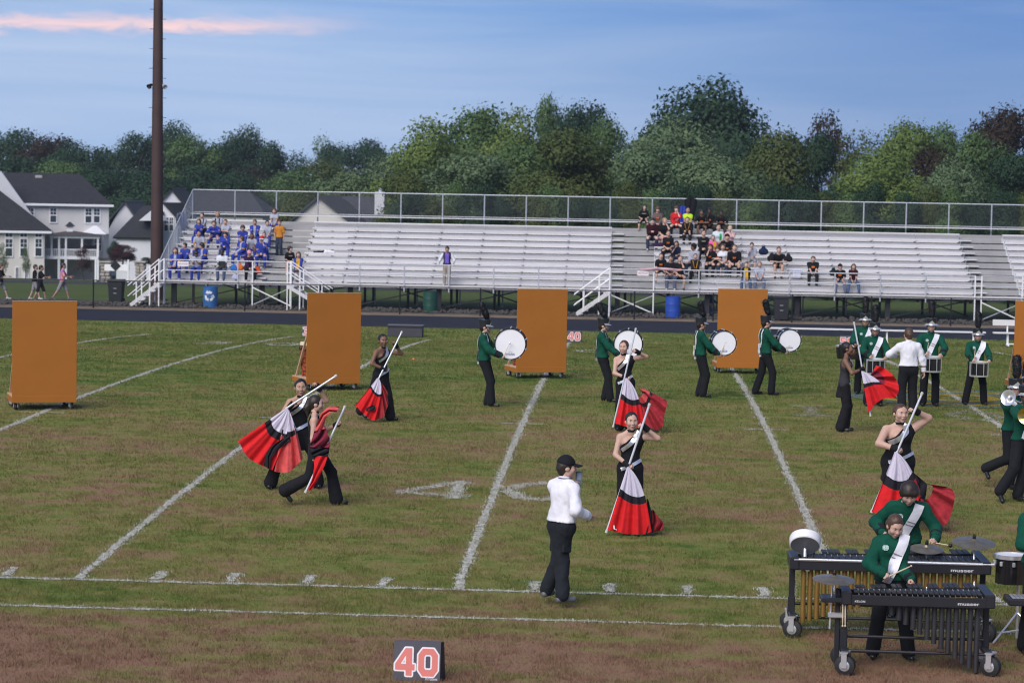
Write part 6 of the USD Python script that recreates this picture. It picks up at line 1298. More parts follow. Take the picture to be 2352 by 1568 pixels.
for i, (a, b, H, lb, hat, sk) in enumerate([(1982, 905, 1.74, 'tall drummer at the back with the tenor drums behind the girl with the upright pole', 0, 'tan'), (2004, 932, 1.70, 'snare drummer half hidden by the red flag', 0, 'tan'), (2133, 932, 1.80, 'snare drummer right of the white shirted man seen from behind', 0, 'light'), (2240, 930, 1.58, 'short snare drummer rightmost of the drum line', 0, 'light')]):
    loc = G(a, b); P = dict(handR=(.17, .38, 1.10 * H / 1.75), handL=(-.20, .40, 1.08 * H / 1.75), elbowR=(1, -.5, -.5), elbowL=(-1, -.5, -.5), footL=(-.13 - .05 * (i == 3), 0, 0), footR=(.13 + .09 * (i == 3), .02, 0), lean=0)
    p = bandsman(lb, loc, 180 + [0, 4, 0, 3][i], H, hat, True, skin=sk, **P); sc_ = H / 1.75
    if i:
        snare(['', 'black snare drum with chrome hoops behind the red flag', 'black snare drum with chrome hoops right of the white shirted man', 'black snare drum of the short rightmost drummer'][i], loc, p.o and 180, (0, .36, .86 * sc_))
    else:
        t = thing('tenor_drums', 'set of black tenor drums at waist height behind the girl in grey', 'drums', loc + np.array([-.10, -.42, .95]), 180)
        for k, (x, y, r) in enumerate(((.40, .05, .16), (.13, .16, .15), (-.15, .16, .16), (-.40, .05, .17))):
            o = obj('drum', MB().lathe([(0, -.16), (r * .8, -.15), (r, .0), (r, .13)], (x, y, 0), n=28), drum_black, t, smooth=40); obj('drum_head', MB().lathe([(0, .14), (r, .14)], (x, y, 0), n=28), drum_head, o); obj('rim', MB().lathe([(r + .01, .11), (r + .012, .142), (r - .004, .142)], (x, y, 0), n=28), chrome, o)
    hz = (.86 * sc_ + .18); stick('drumstick raised in the right hand of the %s' % ' '.join(lb.split()[:3] + [['at the back', 'by the red flag', 'by the white shirt', 'on the right end'][i]]), p.world(p.J['palmR']), loc + rotz(180) @ np.array([.10, .44, hz + .27 if i > 1 else hz + .02]))
    stick('drumstick level in the left hand of the %s' % ' '.join(lb.split()[:3] + [['at the back', 'by the red flag', 'by the white shirt', 'on the right end'][i]]), p.world(p.J['palmL']), loc + rotz(180) @ np.array([.12, .46, hz + .01]))
# colour guard
guard_black = cloth('guard_black', (0.012, 0.012, 0.015)); flag_red = cloth('flag_red', (0.62, 0.018, 0.022), .14); flag_sheer = cloth('flag_deep_red', (0.36, 0.030, 0.040), .35); flag_coral = cloth('flag_coral', (0.62, 0.09, 0.09), .2); flag_white = cloth('flag_lilac_white', (0.60, 0.56, 0.68), .05); flag_black = cloth('flag_black', (0.018, 0.018, 0.024)); flag_maroon = cloth('flag_maroon', (0.20, 0.022, 0.045), .25); pole_white = mat('flag_pole', (0.66, 0.68, 0.74), 0.25, 0.25, var=.05); guard_grey = cloth('guard_grey', (0.035, 0.034, 0.040))
def guard(label, loc, rz, H, build=1.0, skin='tan', hair='bun', hcol='black', grey=False, gloves=True, skirt=True, **P):
    p = Person(label, loc, rz, H, build, True, None, skin, False, **P).body(hair, hcol, ('grip', 'grip'), True, True); J, k = p.J, p.k
    b = Blob(); p.torso(b, .012, True, .004); b.cut(J['pelvis'] - p.up * .05, -p.up); b.cut(J['chest'] + p.up * .105 * k, p.rc * .62 + p.up * .78); b.cut(J['neck'] + p.up * .02, p.up)
    p.shirt = b.mesh(p.res, .003, p.seed); obj('bodice', p.shirt, guard_grey if grey else guard_black, p.o, smooth=True)
    p.bottom(guard_black, 1.0, .012, .035, .010, wr=.005)
    if skirt: p.skirt(guard_black, .26, .03)
    p.shoes(shoe_black); nk = J['neck']; obj('choker', MB().tube(nk - p.up * .002, nk + p.up * .030, .066 * k * (.6 + .4 * build), .062 * k * (.6 + .4 * build), 16, False), guard_black, p.o, smooth=True)
    w = build; p.front_strip([(.125 * w, -.075), (.02, .015), (-.055, .10), (-.075, .20)], .055 * w, silver, 'silver_panel', .008); p.front_strip([(-.14 * w, -.20), (.0, -.28), (.13 * w, -.33)], .045, silver, 'silver_belt', .010)
    for n in 'LR':
        W, E = J['wr' + n], J['el' + n]; d = unit(W - E); obj('glove', MB().tube(W - d * .055, W + d * .055, .043 * k * (.5 + .5 * build), .048 * k * (.5 + .5 * build), 12), guard_black, p.o, smooth=40)
    return p
def sheet_mesh(P3):
    n, m_ = P3.shape[:2]; i = np.arange(n * m_).reshape(n, m_); F = np.stack([i[:-1, :-1], i[1:, :-1], i[1:, 1:], i[:-1, 1:]], -1).reshape(-1, 4); V = P3.reshape(-1, 3); nv = meshkit.arrays((V, F), True)[2] * .0025
    return np.vstack([V + nv, V - nv]), np.vstack([F, F[:, ::-1] + len(V)])
def fan(t, base, y, apex, outer, bands, folds=5, amp=.05, cup=.5, swing=0.0, seed=0, bulge=.09):
    """cloth hanging in a fan from the apex; bands: (from, to, material, name) as shares of the radius"""
    o = np.asarray(outer, float); n = 40; s_ = np.r_[0, np.cumsum(np.linalg.norm(np.diff(o, axis=0), axis=1))]; u = np.linspace(0, s_[-1], n); O = np.stack([np.interp(u, s_, o[:, i]) for i in (0, 1)], 1)
    if len(o) > 2:
        for i in (0, 1): O[:, i] = np.convolve(np.pad(O[:, i], 3, 'edge'), np.ones(7) / 7, 'valid')
    A = np.asarray(apex, float); rs_ = np.random.default_rng(seed); ph = rs_.uniform(0, 6.28)
    for r0, r1, mt, nm in bands:
        R_ = np.linspace(r0, r1, max(4, int((r1 - r0) * 26))); P3 = np.zeros((len(R_), n, 3))
        for i, rr_ in enumerate(R_):
            for j in range(n):
                w = j / (n - 1); c = A + (O[j] - A) * rr_ * (1 - cup * ((1 - w) ** 2 + .2 * w ** 4) * (1 - rr_)); c = c + np.array([bulge * np.linalg.norm(O[j] - A) * math.sin(math.pi * rr_ ** .7) * w ** 1.5 - 3 * (1 - w) * (w < .1), 0]);  dy = amp * rr_ * (math.sin(ph + w * folds * 6.283 + rr_ * 1.3) + .5 * math.sin(ph * 2 + w * folds * 11 + 2 * rr_)) 
                dy = dy * min(1, .15 + w * 4) - .035 + .04 * rr_ * w
                P3[i, j] = at_y(c[0], c[1], y + dy) - base
        obj(nm, sheet_mesh(P3), mt, t, smooth=True)
def ribbon(t, base, y, pairs, mt, nm, amp=.04, seed=0):
    p = np.asarray(pairs, float); k = len(p); n = 26; uu = np.linspace(0, k - 1, n); L = np.stack([np.interp(uu, np.arange(k), p[:, i]) for i in range(4)], 1); P3 = np.zeros((n, 14, 3))
    for i in range(n):
        for j in range(14):
            w = j / 13; c = L[i, :2] * (1 - w) + L[i, 2:] * w; P3[i, j] = at_y(c[0], c[1], y + amp * math.sin(seed + w * 9 + i * .35) + .5 * amp * math.sin(w * 17 + i * .6)) - base
    obj(nm, sheet_mesh(P3), mt, t, smooth=True)
def flag(label, y0, y1, top, bot):
    """a flag pole between two places in the photograph at depths y0 and y1"""
    a, b = at_y(top[0], top[1], y0), at_y(bot[0], bot[1], y1); t = thing('flag', label, 'flag', b, 0); d = unit(a - b); obj('pole', MB().tube((0, 0, 0), a - b, .0155, n=12), pole_white, t, smooth=40)
    obj('pole_cap', MB().lathe([(0, -.01), (.021, -.01), (.021, .03), (0, .035)], a - b, frame(d), 12), mat('cap_rubber', (.5, .48, .44), .6), t); obj('pole_cap', MB().lathe([(0, -.01), (.021, -.01), (.021, .03), (0, .035)], (0, 0, 0), frame(-d), 12), mat('cap_rubber', (.5, .48, .44), .6), t); return t, b
STD = [(0, .46, flag_white, 'white_panel'), (.46, .57, flag_black, 'black_band'), (.57, 1, flag_red, 'red_panel')]
def mk(a, b, rz, H, label, hR, hL, fl, **kw):
    """guard whose hands are given by places in the photograph: (a, b, depth)"""
    loc = G(a, b); P = dict(handR=local(loc, rz, *hR), handL=local(loc, rz, *hL)); P.update(kw); return guard(label, loc, rz, H, **P), loc
# centre pair
p, loc = mk(1444, 1222, 184, 1.63, 'guard girl facing front nearest the white shirted man, red flag hanging to the ground', (1440, 1066, .26), (1482, 982, .20), None, build=1.02, skin='light', hcol='dark', head_yaw=8, footL=(-.12, -.05, 0), footR=(.10, -.12, 0), elbowR=(1, -.4, -.2), elbowL=(-1, -.2, -.8))
y = loc[1] - .31; t, bs = flag('red, black and white flag hanging from the pole of the nearest centre guard', y + .02, y, (1491, 931), (1394, 1218))
fan(t, bs, y, (1443, 1072), [(1396, 1216), (1420, 1222), (1450, 1227), (1480, 1227), (1499, 1220)], STD, 3, .045, seed=1); ribbon(t, bs, y + .05, [(1486, 1145, 1488, 1145), (1484, 1180, 1496, 1172), (1482, 1205, 1500, 1200), (1480, 1226, 1500, 1222)], flag_black, 'black_edge'); ribbon(t, bs, y + .12, [(1494, 1172, 1500, 1170), (1495, 1190, 1510, 1184), (1496, 1208, 1524, 1200), (1496, 1223, 1522, 1216)], flag_sheer, 'sheer_panel', .06)
obj('corner_patch', MB().bar(at_y(1410, 1206, y - .05) - bs, at_y(1411, 1214, y - .05) - bs, .018, .006).bar(at_y(1410.5, 1214, y - .05) - bs, at_y(1417, 1216, y - .05) - bs, .018, .006), white_cloth, t)
p, loc = mk(1434, 990, 178, 1.66, 'guard girl with arm bent over her head in front of the second bass drum', (1436, 866, .24), (1464, 808, .22), None, skin='light', hcol='brown', twist=0, head_yaw=-12, footL=(-.10, -.05, 0), footR=(.10, -.10, 0), elbowR=(1, -.3, -.2), elbowL=(-1.4, .1, .15), side=4)
y = loc[1] - .30; t, bs = flag('red flag flaring to the right from the pole of the rear centre guard', y + .02, y, (1460, 757), (1409, 977))
fan(t, bs, y, (1439, 868), [(1414, 971), (1428, 977), (1452, 983), (1482, 978)], STD, 3, .05, seed=2); fan(t, bs, y + .10, (1447, 880), [(1478, 980), (1489, 974), (1503, 991), (1527, 980), (1523, 960), (1536, 916), (1488, 921)], [(.36, .50, flag_coral, 'coral_panel'), (.50, .58, flag_black, 'black_band'), (.58, 1, flag_sheer, 'sheer_panel')], 4, .07, seed=3)
# left three
p, loc = mk(873, 966, -118, 1.62, 'guard girl stepping right below the dark platform box, head turned to the camera', (880, 846, .22), (909, 792, .05), None, skin='brown', head_yaw=-35, footL=(-.10, .16, 0), footR=(.08, -.42, .03), tipR=30, elbowR=(1, -.6, -.3), elbowL=(-.6, .3, -.6), twist=-15)
y = loc[1] - .33; t, bs = flag('red flag swirling at the legs of the guard girl below the platform box', y + .25, y, (922, 764), (858, 893))
fan(t, bs, y, (869, 868), [(818, 930), (828, 944), (845, 958), (856, 967), (868, 962)], [(0, .40, flag_white, 'white_panel'), (.40, .46, flag_black, 'black_band'), (.46, 1, flag_red, 'red_panel')], 3, .04, seed=4); fan(t, bs, y + .06, (868, 874), [(862, 965), (881, 958), (892, 929), (890, 898)], [(.2, 1, flag_sheer, 'sheer_panel')], 3, .06, seed=5)
ribbon(t, bs, y - .06, [(840, 938, 842, 944), (850, 932, 853, 943), (862, 930, 862, 942)], flag_black, 'black_band', .01)
p, loc = mk(683, 1122, 188, 1.70, 'smiling guard girl with pole slanting up right before the second orange panel', (668, 931, .22), (731, 890, .16), None, skin='tan', head_yaw=4, pelvis=(0, 0, .84), footL=(-.30, -.10, 0), footR=(.40, .0, 0), kneeL=(-.5, 1, 0), kneeR=(.6, 1, 0), elbowR=(.8, -.6, -.9), elbowL=(-1, .1, -.5), side=-3)
y = loc[1] - .33; t, bs = flag('large red flag spread left of the smiling guard girl', y + .04, y, (770, 864), (660, 936))
fan(t, bs, y, (660, 937), [(549, 1010), (556, 1030), (572, 1053), (600, 1068), (628, 1080)], [(0, .44, flag_white, 'white_panel'), (.44, .56, flag_black, 'black_band'), (.56, 1, flag_red, 'red_panel')], 3, .04, seed=6)
fan(t, bs, y + .02, (660, 938), [(630, 1081), (646, 1086), (664, 1085), (684, 1066), (699, 1050), (681, 1024), (674, 990)], [(0, .44, flag_white, 'white_panel'), (.44, .53, flag_black, 'black_band'), (.53, 1, flag_coral, 'coral_panel')], 4, .06, seed=7); ribbon(t, bs, y - .05, [(606, 1068, 620, 1078), (610, 1045, 622, 1052), (622, 1026, 636, 1034), (642, 1012, 650, 1022), (664, 1000, 668, 1010)], flag_black, 'black_curve', .015)
loc = G(727, 1160); rz = -82
p = guard('guard girl running right in front with a dark red flag across her body', loc, rz, 1.64, skin='light', hair='tail', hcol='dark', footL=local(loc, rz, 772, 1158, -.1), footR=local(loc, rz, 655, 1138, .1), tipR=55, pelvis=(0, -.02, .80), lean=-4, handL=local(loc, rz, 774, 974, -.12), handR=local(loc, rz, 722, 1052, .24), elbowR=(.3, -.9, -.2), elbowL=(-.5, .2, -.8), toeL=0)
y = loc[1] - .30; t, bs = flag('dark red flag swirling around the running guard girl', y + .12, y, (791, 936), (703, 1127))
ribbon(t, bs, y, [(780, 934, 772, 946), (753, 935, 758, 948), (738, 948, 748, 960), (729, 972, 743, 980), (722, 990, 748, 984)], flag_coral, 'streamer', .03); ribbon(t, bs, y, [(722, 990, 748, 984), (716, 1010, 757, 1006), (712, 1026, 757, 1028)], flag_maroon, 'sheer_panel', .05); ribbon(t, bs, y, [(712, 1026, 757, 1028), (716, 1046, 754, 1046)], flag_black, 'black_band', .03); ribbon(t, bs, y, [(720, 1046, 753, 1046), (722, 1070, 746, 1068), (716, 1105, 727, 1108), (708, 1124, 714, 1126)], flag_red, 'red_panel', .03)
# right of centre: one in profile, one close to the instruments
loc = G(1936, 991); rz = -98
p = guard('guard girl in grey top in profile holding an upright pole', loc, rz, 1.66, skin='brown', grey=True, handR=local(loc, rz, 1978, 848, .12), handL=local(loc, rz, 1967, 794, .0), elbowR=(.8, -.3, -.7), elbowL=(-.6, .4, .2), footL=(-.07, .02, 0), footR=(.07, -.04, 0), head_pitch=4)
y = loc[1] - .16; t, bs = flag('red flag blowing right from the upright pole of the guard girl in grey', y + .12, y, (1962, 743), (1999, 952))
fan(t, bs, y, (1981, 852), [(1997, 949), (2008, 928), (2030, 914), (2062, 914)], [(0, .42, flag_white, 'white_panel'), (.42, .52, flag_black, 'black_band'), (.52, 1, flag_red, 'red_panel')], 2, .05, seed=8); fan(t, bs, y + .06, (1990, 868), [(2060, 915), (2066, 889), (2056, 866), (2034, 846), (2010, 838)], [(.30, .62, flag_maroon, 'sheer_panel'), (.62, 1, flag_red, 'red_panel')], 3, .07, seed=9); ribbon(t, bs, y + .01, [(1977, 850, 1982, 850), (1986, 900, 1991, 900), (1995, 948, 1999, 948)], flag_black, 'pole_sleeve', .004)
p, loc = mk(2058, 1212, 190, 1.72, 'broad guard girl with pole slanting up right behind the mallet players', (2056, 1030, .34), (2103, 944, .10), None, build=1.36, skin='light', hcol='brown', head_yaw=12, elbowR=(1.2, -.4, -.1), elbowL=(-1.2, -.4, -.5), footL=(-.13, -.06, 0), footR=(.13, 0, 0))
y = loc[1] - .42; t, bs = flag('red flag with a deep red flare right of the broad guard girl', y + .04, y, (2117, 905), (2003, 1172))
fan(t, bs, y, (2058, 1037), [(2002, 1173), (2028, 1184), (2060, 1186), (2098, 1172), (2118, 1132)], [(0, .50, flag_white, 'white_panel'), (.50, .64, flag_black, 'black_band'), (.64, 1, flag_red, 'red_panel')], 3, .05, seed=10)
ribbon(t, bs, y + .05, [(2094, 1082, 2104, 1090), (2098, 1110, 2130, 1111), (2098, 1140, 2126, 1140), (2100, 1165, 2121, 1160)], flag_black, 'black_panel', .03); fan(t, bs, y + .08, (2096, 1108), [(2122, 1178), (2134, 1200), (2166, 1213), (2184, 1188), (2195, 1134), (2192, 1121), (2150, 1114), (2131, 1110)], [(.46, 1, flag_sheer, 'sheer_panel')], 4, .06, seed=11)
# two instructors in white shirts
loc = G(1272, 1393); rz = -48
p = Person('man in white shirt, black cap and dark trousers seen from behind on the near touchline', loc, rz, 1.67, 1.08, False, None, 'light', False, footL=local(loc, rz, 1292, 1388, .12), footR=local(loc, rz, 1250, 1384, -.12), pelvis=local(loc, rz, 1289, 1208, 0) * [1, 1, 0] + [0, 0, .93], lean=3, handR=local(loc, rz, 1349, 1184, .05), handL=local(loc, rz, 1318, 1112, -.18), elbowR=(.5, -.5, -.9), elbowL=(-.8, .3, -.8), head_yaw=-32, kneeL=(-.1, 1, 0), toeL=-15, toeR=20).body('short', 'dark', ('grip', 'flat'), palmR=rotz(48) @ np.array([.1, -1, -.3]))
p.top(white_cloth, 1.0, .018, .016, 'shirt', hem=-.05, cuff=white_cloth, wr=.009); p.bottom(cloth('trouser_charcoal', (.016, .019, .024)), 1.0, .016, .004, .014, wr=.009); p.shoes(shoe_grey); cap_on(p, cap_black)
nk = p.J['neck']; obj('collar', MB().tube(nk - p.up * .01, nk + p.up * .045, .072, .066, 16, False), white_cloth, p.o, smooth=True); obj('lanyard', MB().path([nk + p.up * .02 + p.rc * math.cos(a) * .073 + p.fc * math.sin(a) * .073 for a in np.linspace(0, 6.28, 17)], .005, n=5), cap_black, p.o)
for s_ in (-1, 1): obj('cargo_pocket', MB().rbox(p.J['hipR' if s_ > 0 else 'hipL'] * .45 + p.J['knR' if s_ > 0 else 'knL'] * .55 + p.rc * s_ * .082, (.035, .13, .17), .012, np.stack([p.rc, p.fc, p.up], 1)), mats['trouser_charcoal'], p.o)
t = thing('handheld_recorder', 'small grey handheld recorder held up by the man in the black cap', 'recorder', p.world(p.J['palmL']) + [.02, 0, .05], rz + 60); obj('case', MB().rbox((0, 0, 0), (.075, .025, .155), .006), mat('device_grey', (.16, .19, .23), .4), t); obj('screen', MB().rbox((0, -.0135, .02), (.055, .004, .08), .001), mat('device_screen', (.30, .36, .44), .15), t)
loc = G(2084, 952); rz = 12
p = Person('man in white shirt and black trousers seen from behind among the drummers', loc, rz, 1.72, 1.10, False, None, 'light', False, handR=(.34, .02, .80), elbowR=(1, -.5, 0), handL=(-.20, .30, 1.16), elbowL=(-1, -.5, -.2), footL=(-.12, -.02, 0), footR=(.13, .05, 0), head_pitch=-4).body('short', 'brown', ('relaxed', 'relaxed'))
p.top(white_cloth, 1.0, .018, .018, 'shirt', hem=-.06, cuff=white_cloth, wr=.009); p.bottom(trouser_black, 1.0, .014, .01, .018); p.shoes(shoe_black); nk = p.J['neck']; obj('collar', MB().tube(nk - p.up * .01, nk + p.up * .045, .072, .066, 16, False), white_cloth, p.o, smooth=True)
# horn players at the right edge
def horn(label, hand, bell, mt):
    a, b = np.asarray(hand, float), np.asarray(bell, float); t = thing('mellophone', label, 'horn', a, 0); d = b - a; u = unit(d)
    obj('bell', MB().lathe([(.014, -.30), (.018, -.18), (.030, -.09), (.060, -.03), (.118, .0), (.124, .003), (.116, .002), (.058, -.026), (.028, -.085)], d, frame(u), 30), mt, t, smooth=40); obj('lead_pipe', MB().path([-u * .16, d * .2, d - u * .30], .013, n=10), mt, t, smooth=40); q = np.cross(u, (0, 0, 1)); obj('tubing', MB().path([d * .2 + q * .05 * math.cos(x) + np.array([0, 0, .06 * math.sin(x) - .05]) for x in np.linspace(0, 6.283, 17)], .009, n=8), mt, t, smooth=40)
    for i in range(3): obj('valve', MB().tube(u * (.05 * i) - [0, 0, .07], u * (.05 * i) + [0, 0, .05], .014, n=10), mt, t)
for i, (a, b, H, lb, ft, bell) in enumerate([(2322, 1122, 1.68, 'left horn player at the right edge, silver bell towards the camera', ((2316, 1128, .1), (2264, 1086, -.1)), (2316, 913)), (2346, 1150, 1.70, 'nearest horn player, cut by the right edge of the picture', ((2336, 1152, .05), (2296, 1140, .2)), (2356, 955)), (2352, 1100, 1.72, 'horn player behind the other two, only hat and plume showing', ((2360, 1102, .1), (2330, 1092, -.1)), (2372, 900))]):
    loc = G(a, b); rz = 206; hb = rotz(-rz) @ (at_y(bell[0], bell[1], loc[1] - .72) - loc); m_ = hb * .5 + np.array([0, .08, 0])
    p = bandsman(lb, loc, rz, H, 0, i == 1, skin=['light', 'brown', 'light'][i], footL=local(loc, rz, *ft[0]), footR=local(loc, rz, *ft[1]), tipR=45, kneeR=(-.6, 1, 0), kneeL=(-.4, 1, 0), handR=(.05, .27, 1.40 * H / 1.75), handL=(-.05, .32, 1.38 * H / 1.75), elbowR=(1.3, .1, -.35), elbowL=(-1.3, .1, -.35), head_yaw=-20)
    for n in 'LR':
        W, E = p.J['wr' + n], p.J['el' + n]; d = unit(W - E); obj('gauntlet', MB().tube(W - d * .15, W - d * .03, .078, .054, 14), stripe_grey, p.o, smooth=40); obj('gauntlet_flash', MB().tube(W - d * .16, W - d * .115, .083, .075, 14), white_cloth, p.o, smooth=40)
    horn(['silver mellophone with its bell facing the camera', 'brass coloured horn at the right edge', 'horn of the hindmost player beyond the right edge'][i], p.world(p.J['palmR'] * .5 + p.J['palmL'] * .5), loc + rotz(rz) @ hb, [chrome, brass, chrome][i])
# ------------------------------------------------------------ orange panels on wheeled carts, with the drums that stand on them
orange = mat('panel_orange', (0.355, 0.128, 0.020), 0.75, var=.05, scale=1.6, bump=.15, bscale=70, spec=.25); pine = mat('pine_edge', (0.50, 0.33, 0.20), 0.7, var=.15, scale=8); rubber = mat('rubber', (0.016, 0.016, 0.018), 0.7, var=.1); drum_cloth = mat('drum_pattern', (0.24, 0.045, 0.012), 0.7, var=.9, scale=22, detail=1.0); hide = mat('drum_hide', (0.60, 0.54, 0.40), 0.7, var=.08)
def caster(par, c, r=.062, turn=0.0, big=False):
    c = np.asarray(c, float); R = rotz(turn); w = .03 if not big else .05
    o = obj('caster', MB().lathe([(r * .55, -w), (r, -w * .7), (r, w * .7), (r * .55, w), (r * .55, -w)], c, R @ frame((1, 0, 0)), 20), rubber, par, smooth=40)
    obj('wheel_hub', MB().lathe([(0, -w * 1.05), (r * .56, -w * .8), (r * .56, w * .8), (0, w * 1.05)], c, R @ frame((1, 0, 0)), 16), chrome, o)
    f = MB(); [f.box(c + R @ np.array([s_ * (w + .012), 0, r * .55]), (.010, .055, r * 1.5), R) for s_ in (-1, 1)]; f.box(c + np.array([0, 0, r * 1.32]), (2 * w + .045, .075, .014), R); obj('fork', f, chrome, o)
CARTS = [((27, 176), 942, 21, 'leftmost orange panel on a wheeled cart, chalk line passing under it'), ((704, 826), 897, 27, 'orange panel on a wheeled cart with an orange hand drum behind its left edge'), ((1185, 1300), 870, 20, 'orange panel on a wheeled cart right of the largest bass drum'), ((1645, 1759), 859, 5, 'orange panel on a wheeled cart behind the right two bass drummers'), ((2326, 2450), 905, 2, 'orange panel cut by the right edge of the picture')]
for i, ((a0, a1), b, th, lb) in enumerate(CARTS):
    q = G((a0 + a1) / 2, b); t = thing('panel_cart', lb, 'panel cart', q, th); W_, D_, zb = 1.22, .92, .14
    obj('panel', MB().rbox((0, 0, zb + .13 + .90), (W_, .022, 1.81), .003), orange, t); obj('kick_board', MB().rbox((0, -.004, zb + .064), (W_, .024, .128), .003), orange, t); obj('top_edge', MB().rbox((0, 0, zb + 1.944), (W_ + .002, .024, .010), .002), pine, t)
    obj('platform', MB().rbox((0, D_ / 2 + .02, zb + .112), (W_ - .01, D_, .026), .004), pine, t)
    for s_ in (-1, 1):
        obj('side_board', MB().rbox((s_ * (W_ / 2 - .012), D_ / 2 + .02, zb + .05), (.022, D_, .098), .003), orange, t); obj('brace', MB().bar((s_ * (W_ / 2 - .05), D_ - .12, zb + .125), (s_ * (W_ / 2 - .05), .03, zb + 1.15), .035, .045), pine, t)
        for y in (.08, D_ - .06): caster(t, (s_ * (W_ / 2 - .09), y, .062), turn=30 * s_ + 80 * (y > .5))
    obj('back_board', MB().rbox((0, D_ + .02, zb + .05), (W_ - .05, .022, .098), .003), orange, t)
    if i < 3:
        for k, (x, y) in enumerate(((-.36, .62),)):
            hd = thing('hand_drum', 'orange patterned hand drum with cream head, %s' % (['behind the leftmost orange panel', 'on the second cart from the left', 'right of the largest bass drum', 'behind the fourth orange panel'][i]), 'drum', q + rotz(th) @ np.array([x, y, zb + .126]), th); r = .17
            obj('drum_shell', MB().lathe([(0, 0), (r * .8, 0), (r * .92, .25), (r * 1.06, .62), (r * 1.0, .72)], n=28), drum_cloth, hd, smooth=40); obj('head_skin', MB().lathe([(r * 1.06, .665), (r * 1.06, .70), (r * .98, .735), (0, .742)], n=28), hide, hd, smooth=40); obj('rope_ring', MB().path([(r * 1.09 * math.cos(x), r * 1.09 * math.sin(x), .60 + .035 * math.sin(9 * x)) for x in np.linspace(0, 6.283, 55)], .013, n=6), rubber, hd)
# ------------------------------------------------------------ yard markers
from shapely.geometry import LineString, Polygon
from shapely.ops import unary_union
marker_grey = mat('marker_board', (0.070, 0.070, 0.088), 0.6, var=.12, scale=5); salmon = mat('numeral_salmon', (0.68, 0.20, 0.17), 0.6, var=.04); numeral_white = mat('numeral_white', (0.78, 0.76, 0.80), 0.6, var=.03); marker_side = mat('marker_side', (0.012, 0.012, 0.015), 0.6)
def glyph(c, w=.135, h=.21):
    if c == '4': g = Polygon([(0, .42), (.52, 1), (.86, 1), (.86, .42), (1, .42), (1, .20), (.86, .20), (.86, 0), (.55, 0), (.55, .20), (0, .20)], [[(.28, .42), (.55, .42), (.55, .75)]])
    elif c == '0': g = Polygon([(.22, 0), (.78, 0), (1, .22), (1, .78), (.78, 1), (.22, 1), (0, .78), (0, .22)], [[(.36, .24), (.30, .32), (.30, .70), (.38, .78), (.62, .78), (.70, .70), (.70, .30), (.62, .24)]])
    elif c == '5': g = Polygon([(.05, 1), (.95, 1), (.95, .78), (.35, .78), (.35, .66), (.75, .66), (1, .48), (1, .2), (.78, 0), (.05, 0), (.05, .22), (.62, .22), (.68, .28), (.68, .40), (.62, .45), (.05, .45)])
    else: g = Polygon([(.05, 1), (.8, 1), (1, .85), (1, .62), (.86, .51), (1, .40), (1, .16), (.8, 0), (.05, 0), (.05, .22), (.62, .22), (.68, .28), (.68, .36), (.62, .41), (.30, .41), (.30, .61), (.62, .61), (.68, .66), (.68, .73), (.62, .78), (.05, .78)])
    from shapely import affinity
    return affinity.scale(g, w, h, origin=(0, 0)).buffer(-.004).buffer(.008).buffer(-.004)
def marker(label, loc, rz, txt, boxed=True):
    t = thing('yard_marker', label, 'sign', loc, rz); W_, Hh = .455, .385
    obj('board', MB().add([[-W_ / 2, -.09, 0], [W_ / 2, -.09, 0], [W_ / 2, -.055, Hh], [-W_ / 2, -.055, Hh], [-W_ / 2 + .01, .11, 0], [W_ / 2 + .02, .11, 0], [W_ / 2 + .012, .045, Hh - .01], [-W_ / 2 + .02, .045, Hh - .01]], [[0, 1, 2, 3], [1, 5, 6, 2], [5, 4, 7, 6], [4, 0, 3, 7], [3, 2, 6, 7]]), marker_grey, t)
    obj('side_panel', MB().add([[W_ / 2 + .003, -.089, .002], [W_ / 2 + .023, .109, .002], [W_ / 2 + .015, .044, Hh - .012], [W_ / 2 + .003, -.054, Hh - .003]], [[0, 1, 2, 3]]), marker_side, t)
    sl = math.atan2(.035, Hh); R = np.array([[1, 0, 0], [0, math.sin(sl), math.cos(sl)], [0, -math.cos(sl), math.sin(sl)]]).T
    for j, ch in enumerate(txt):
        g = glyph(ch, .19, .265); o = np.array([-W_ / 2 + .015 + j * .225, 0, 0]); z0 = .055; base = np.array([o[0], -.09 + .035 * z0 / Hh, z0])
        for gg, lift, mt, nm in ((g.buffer(.015), .002, numeral_white, 'numeral_outline'), (g, .004, salmon, 'numeral')):
            e = trimesh.creation.extrude_polygon(gg, .0015, engine='earcut'); v = np.array(e.vertices) + [0, 0, lift]; obj(nm, (v @ R.T + base, e.faces), mt, t)
    if boxed: obj('maker_name', MB().text('PRO DOWN', .018, np.array([.085, -.0875, .018]), R, .001, .115), numeral_white, t)
q = G(960, 1560); marker('large dark yard marker reading 40 at the bottom of the picture', q + [0, 0, -.01], -4, '40')
marker('far yard marker reading 40 right of the third orange panel', G(1319, 786), 0, '40', False); marker('far yard marker of which only the 3 shows beside the second orange panel', G(711, 774), 0, '30', False); marker('far yard marker reading 50 behind the girl with the upright pole', G(1944, 798), 0, '50', False)
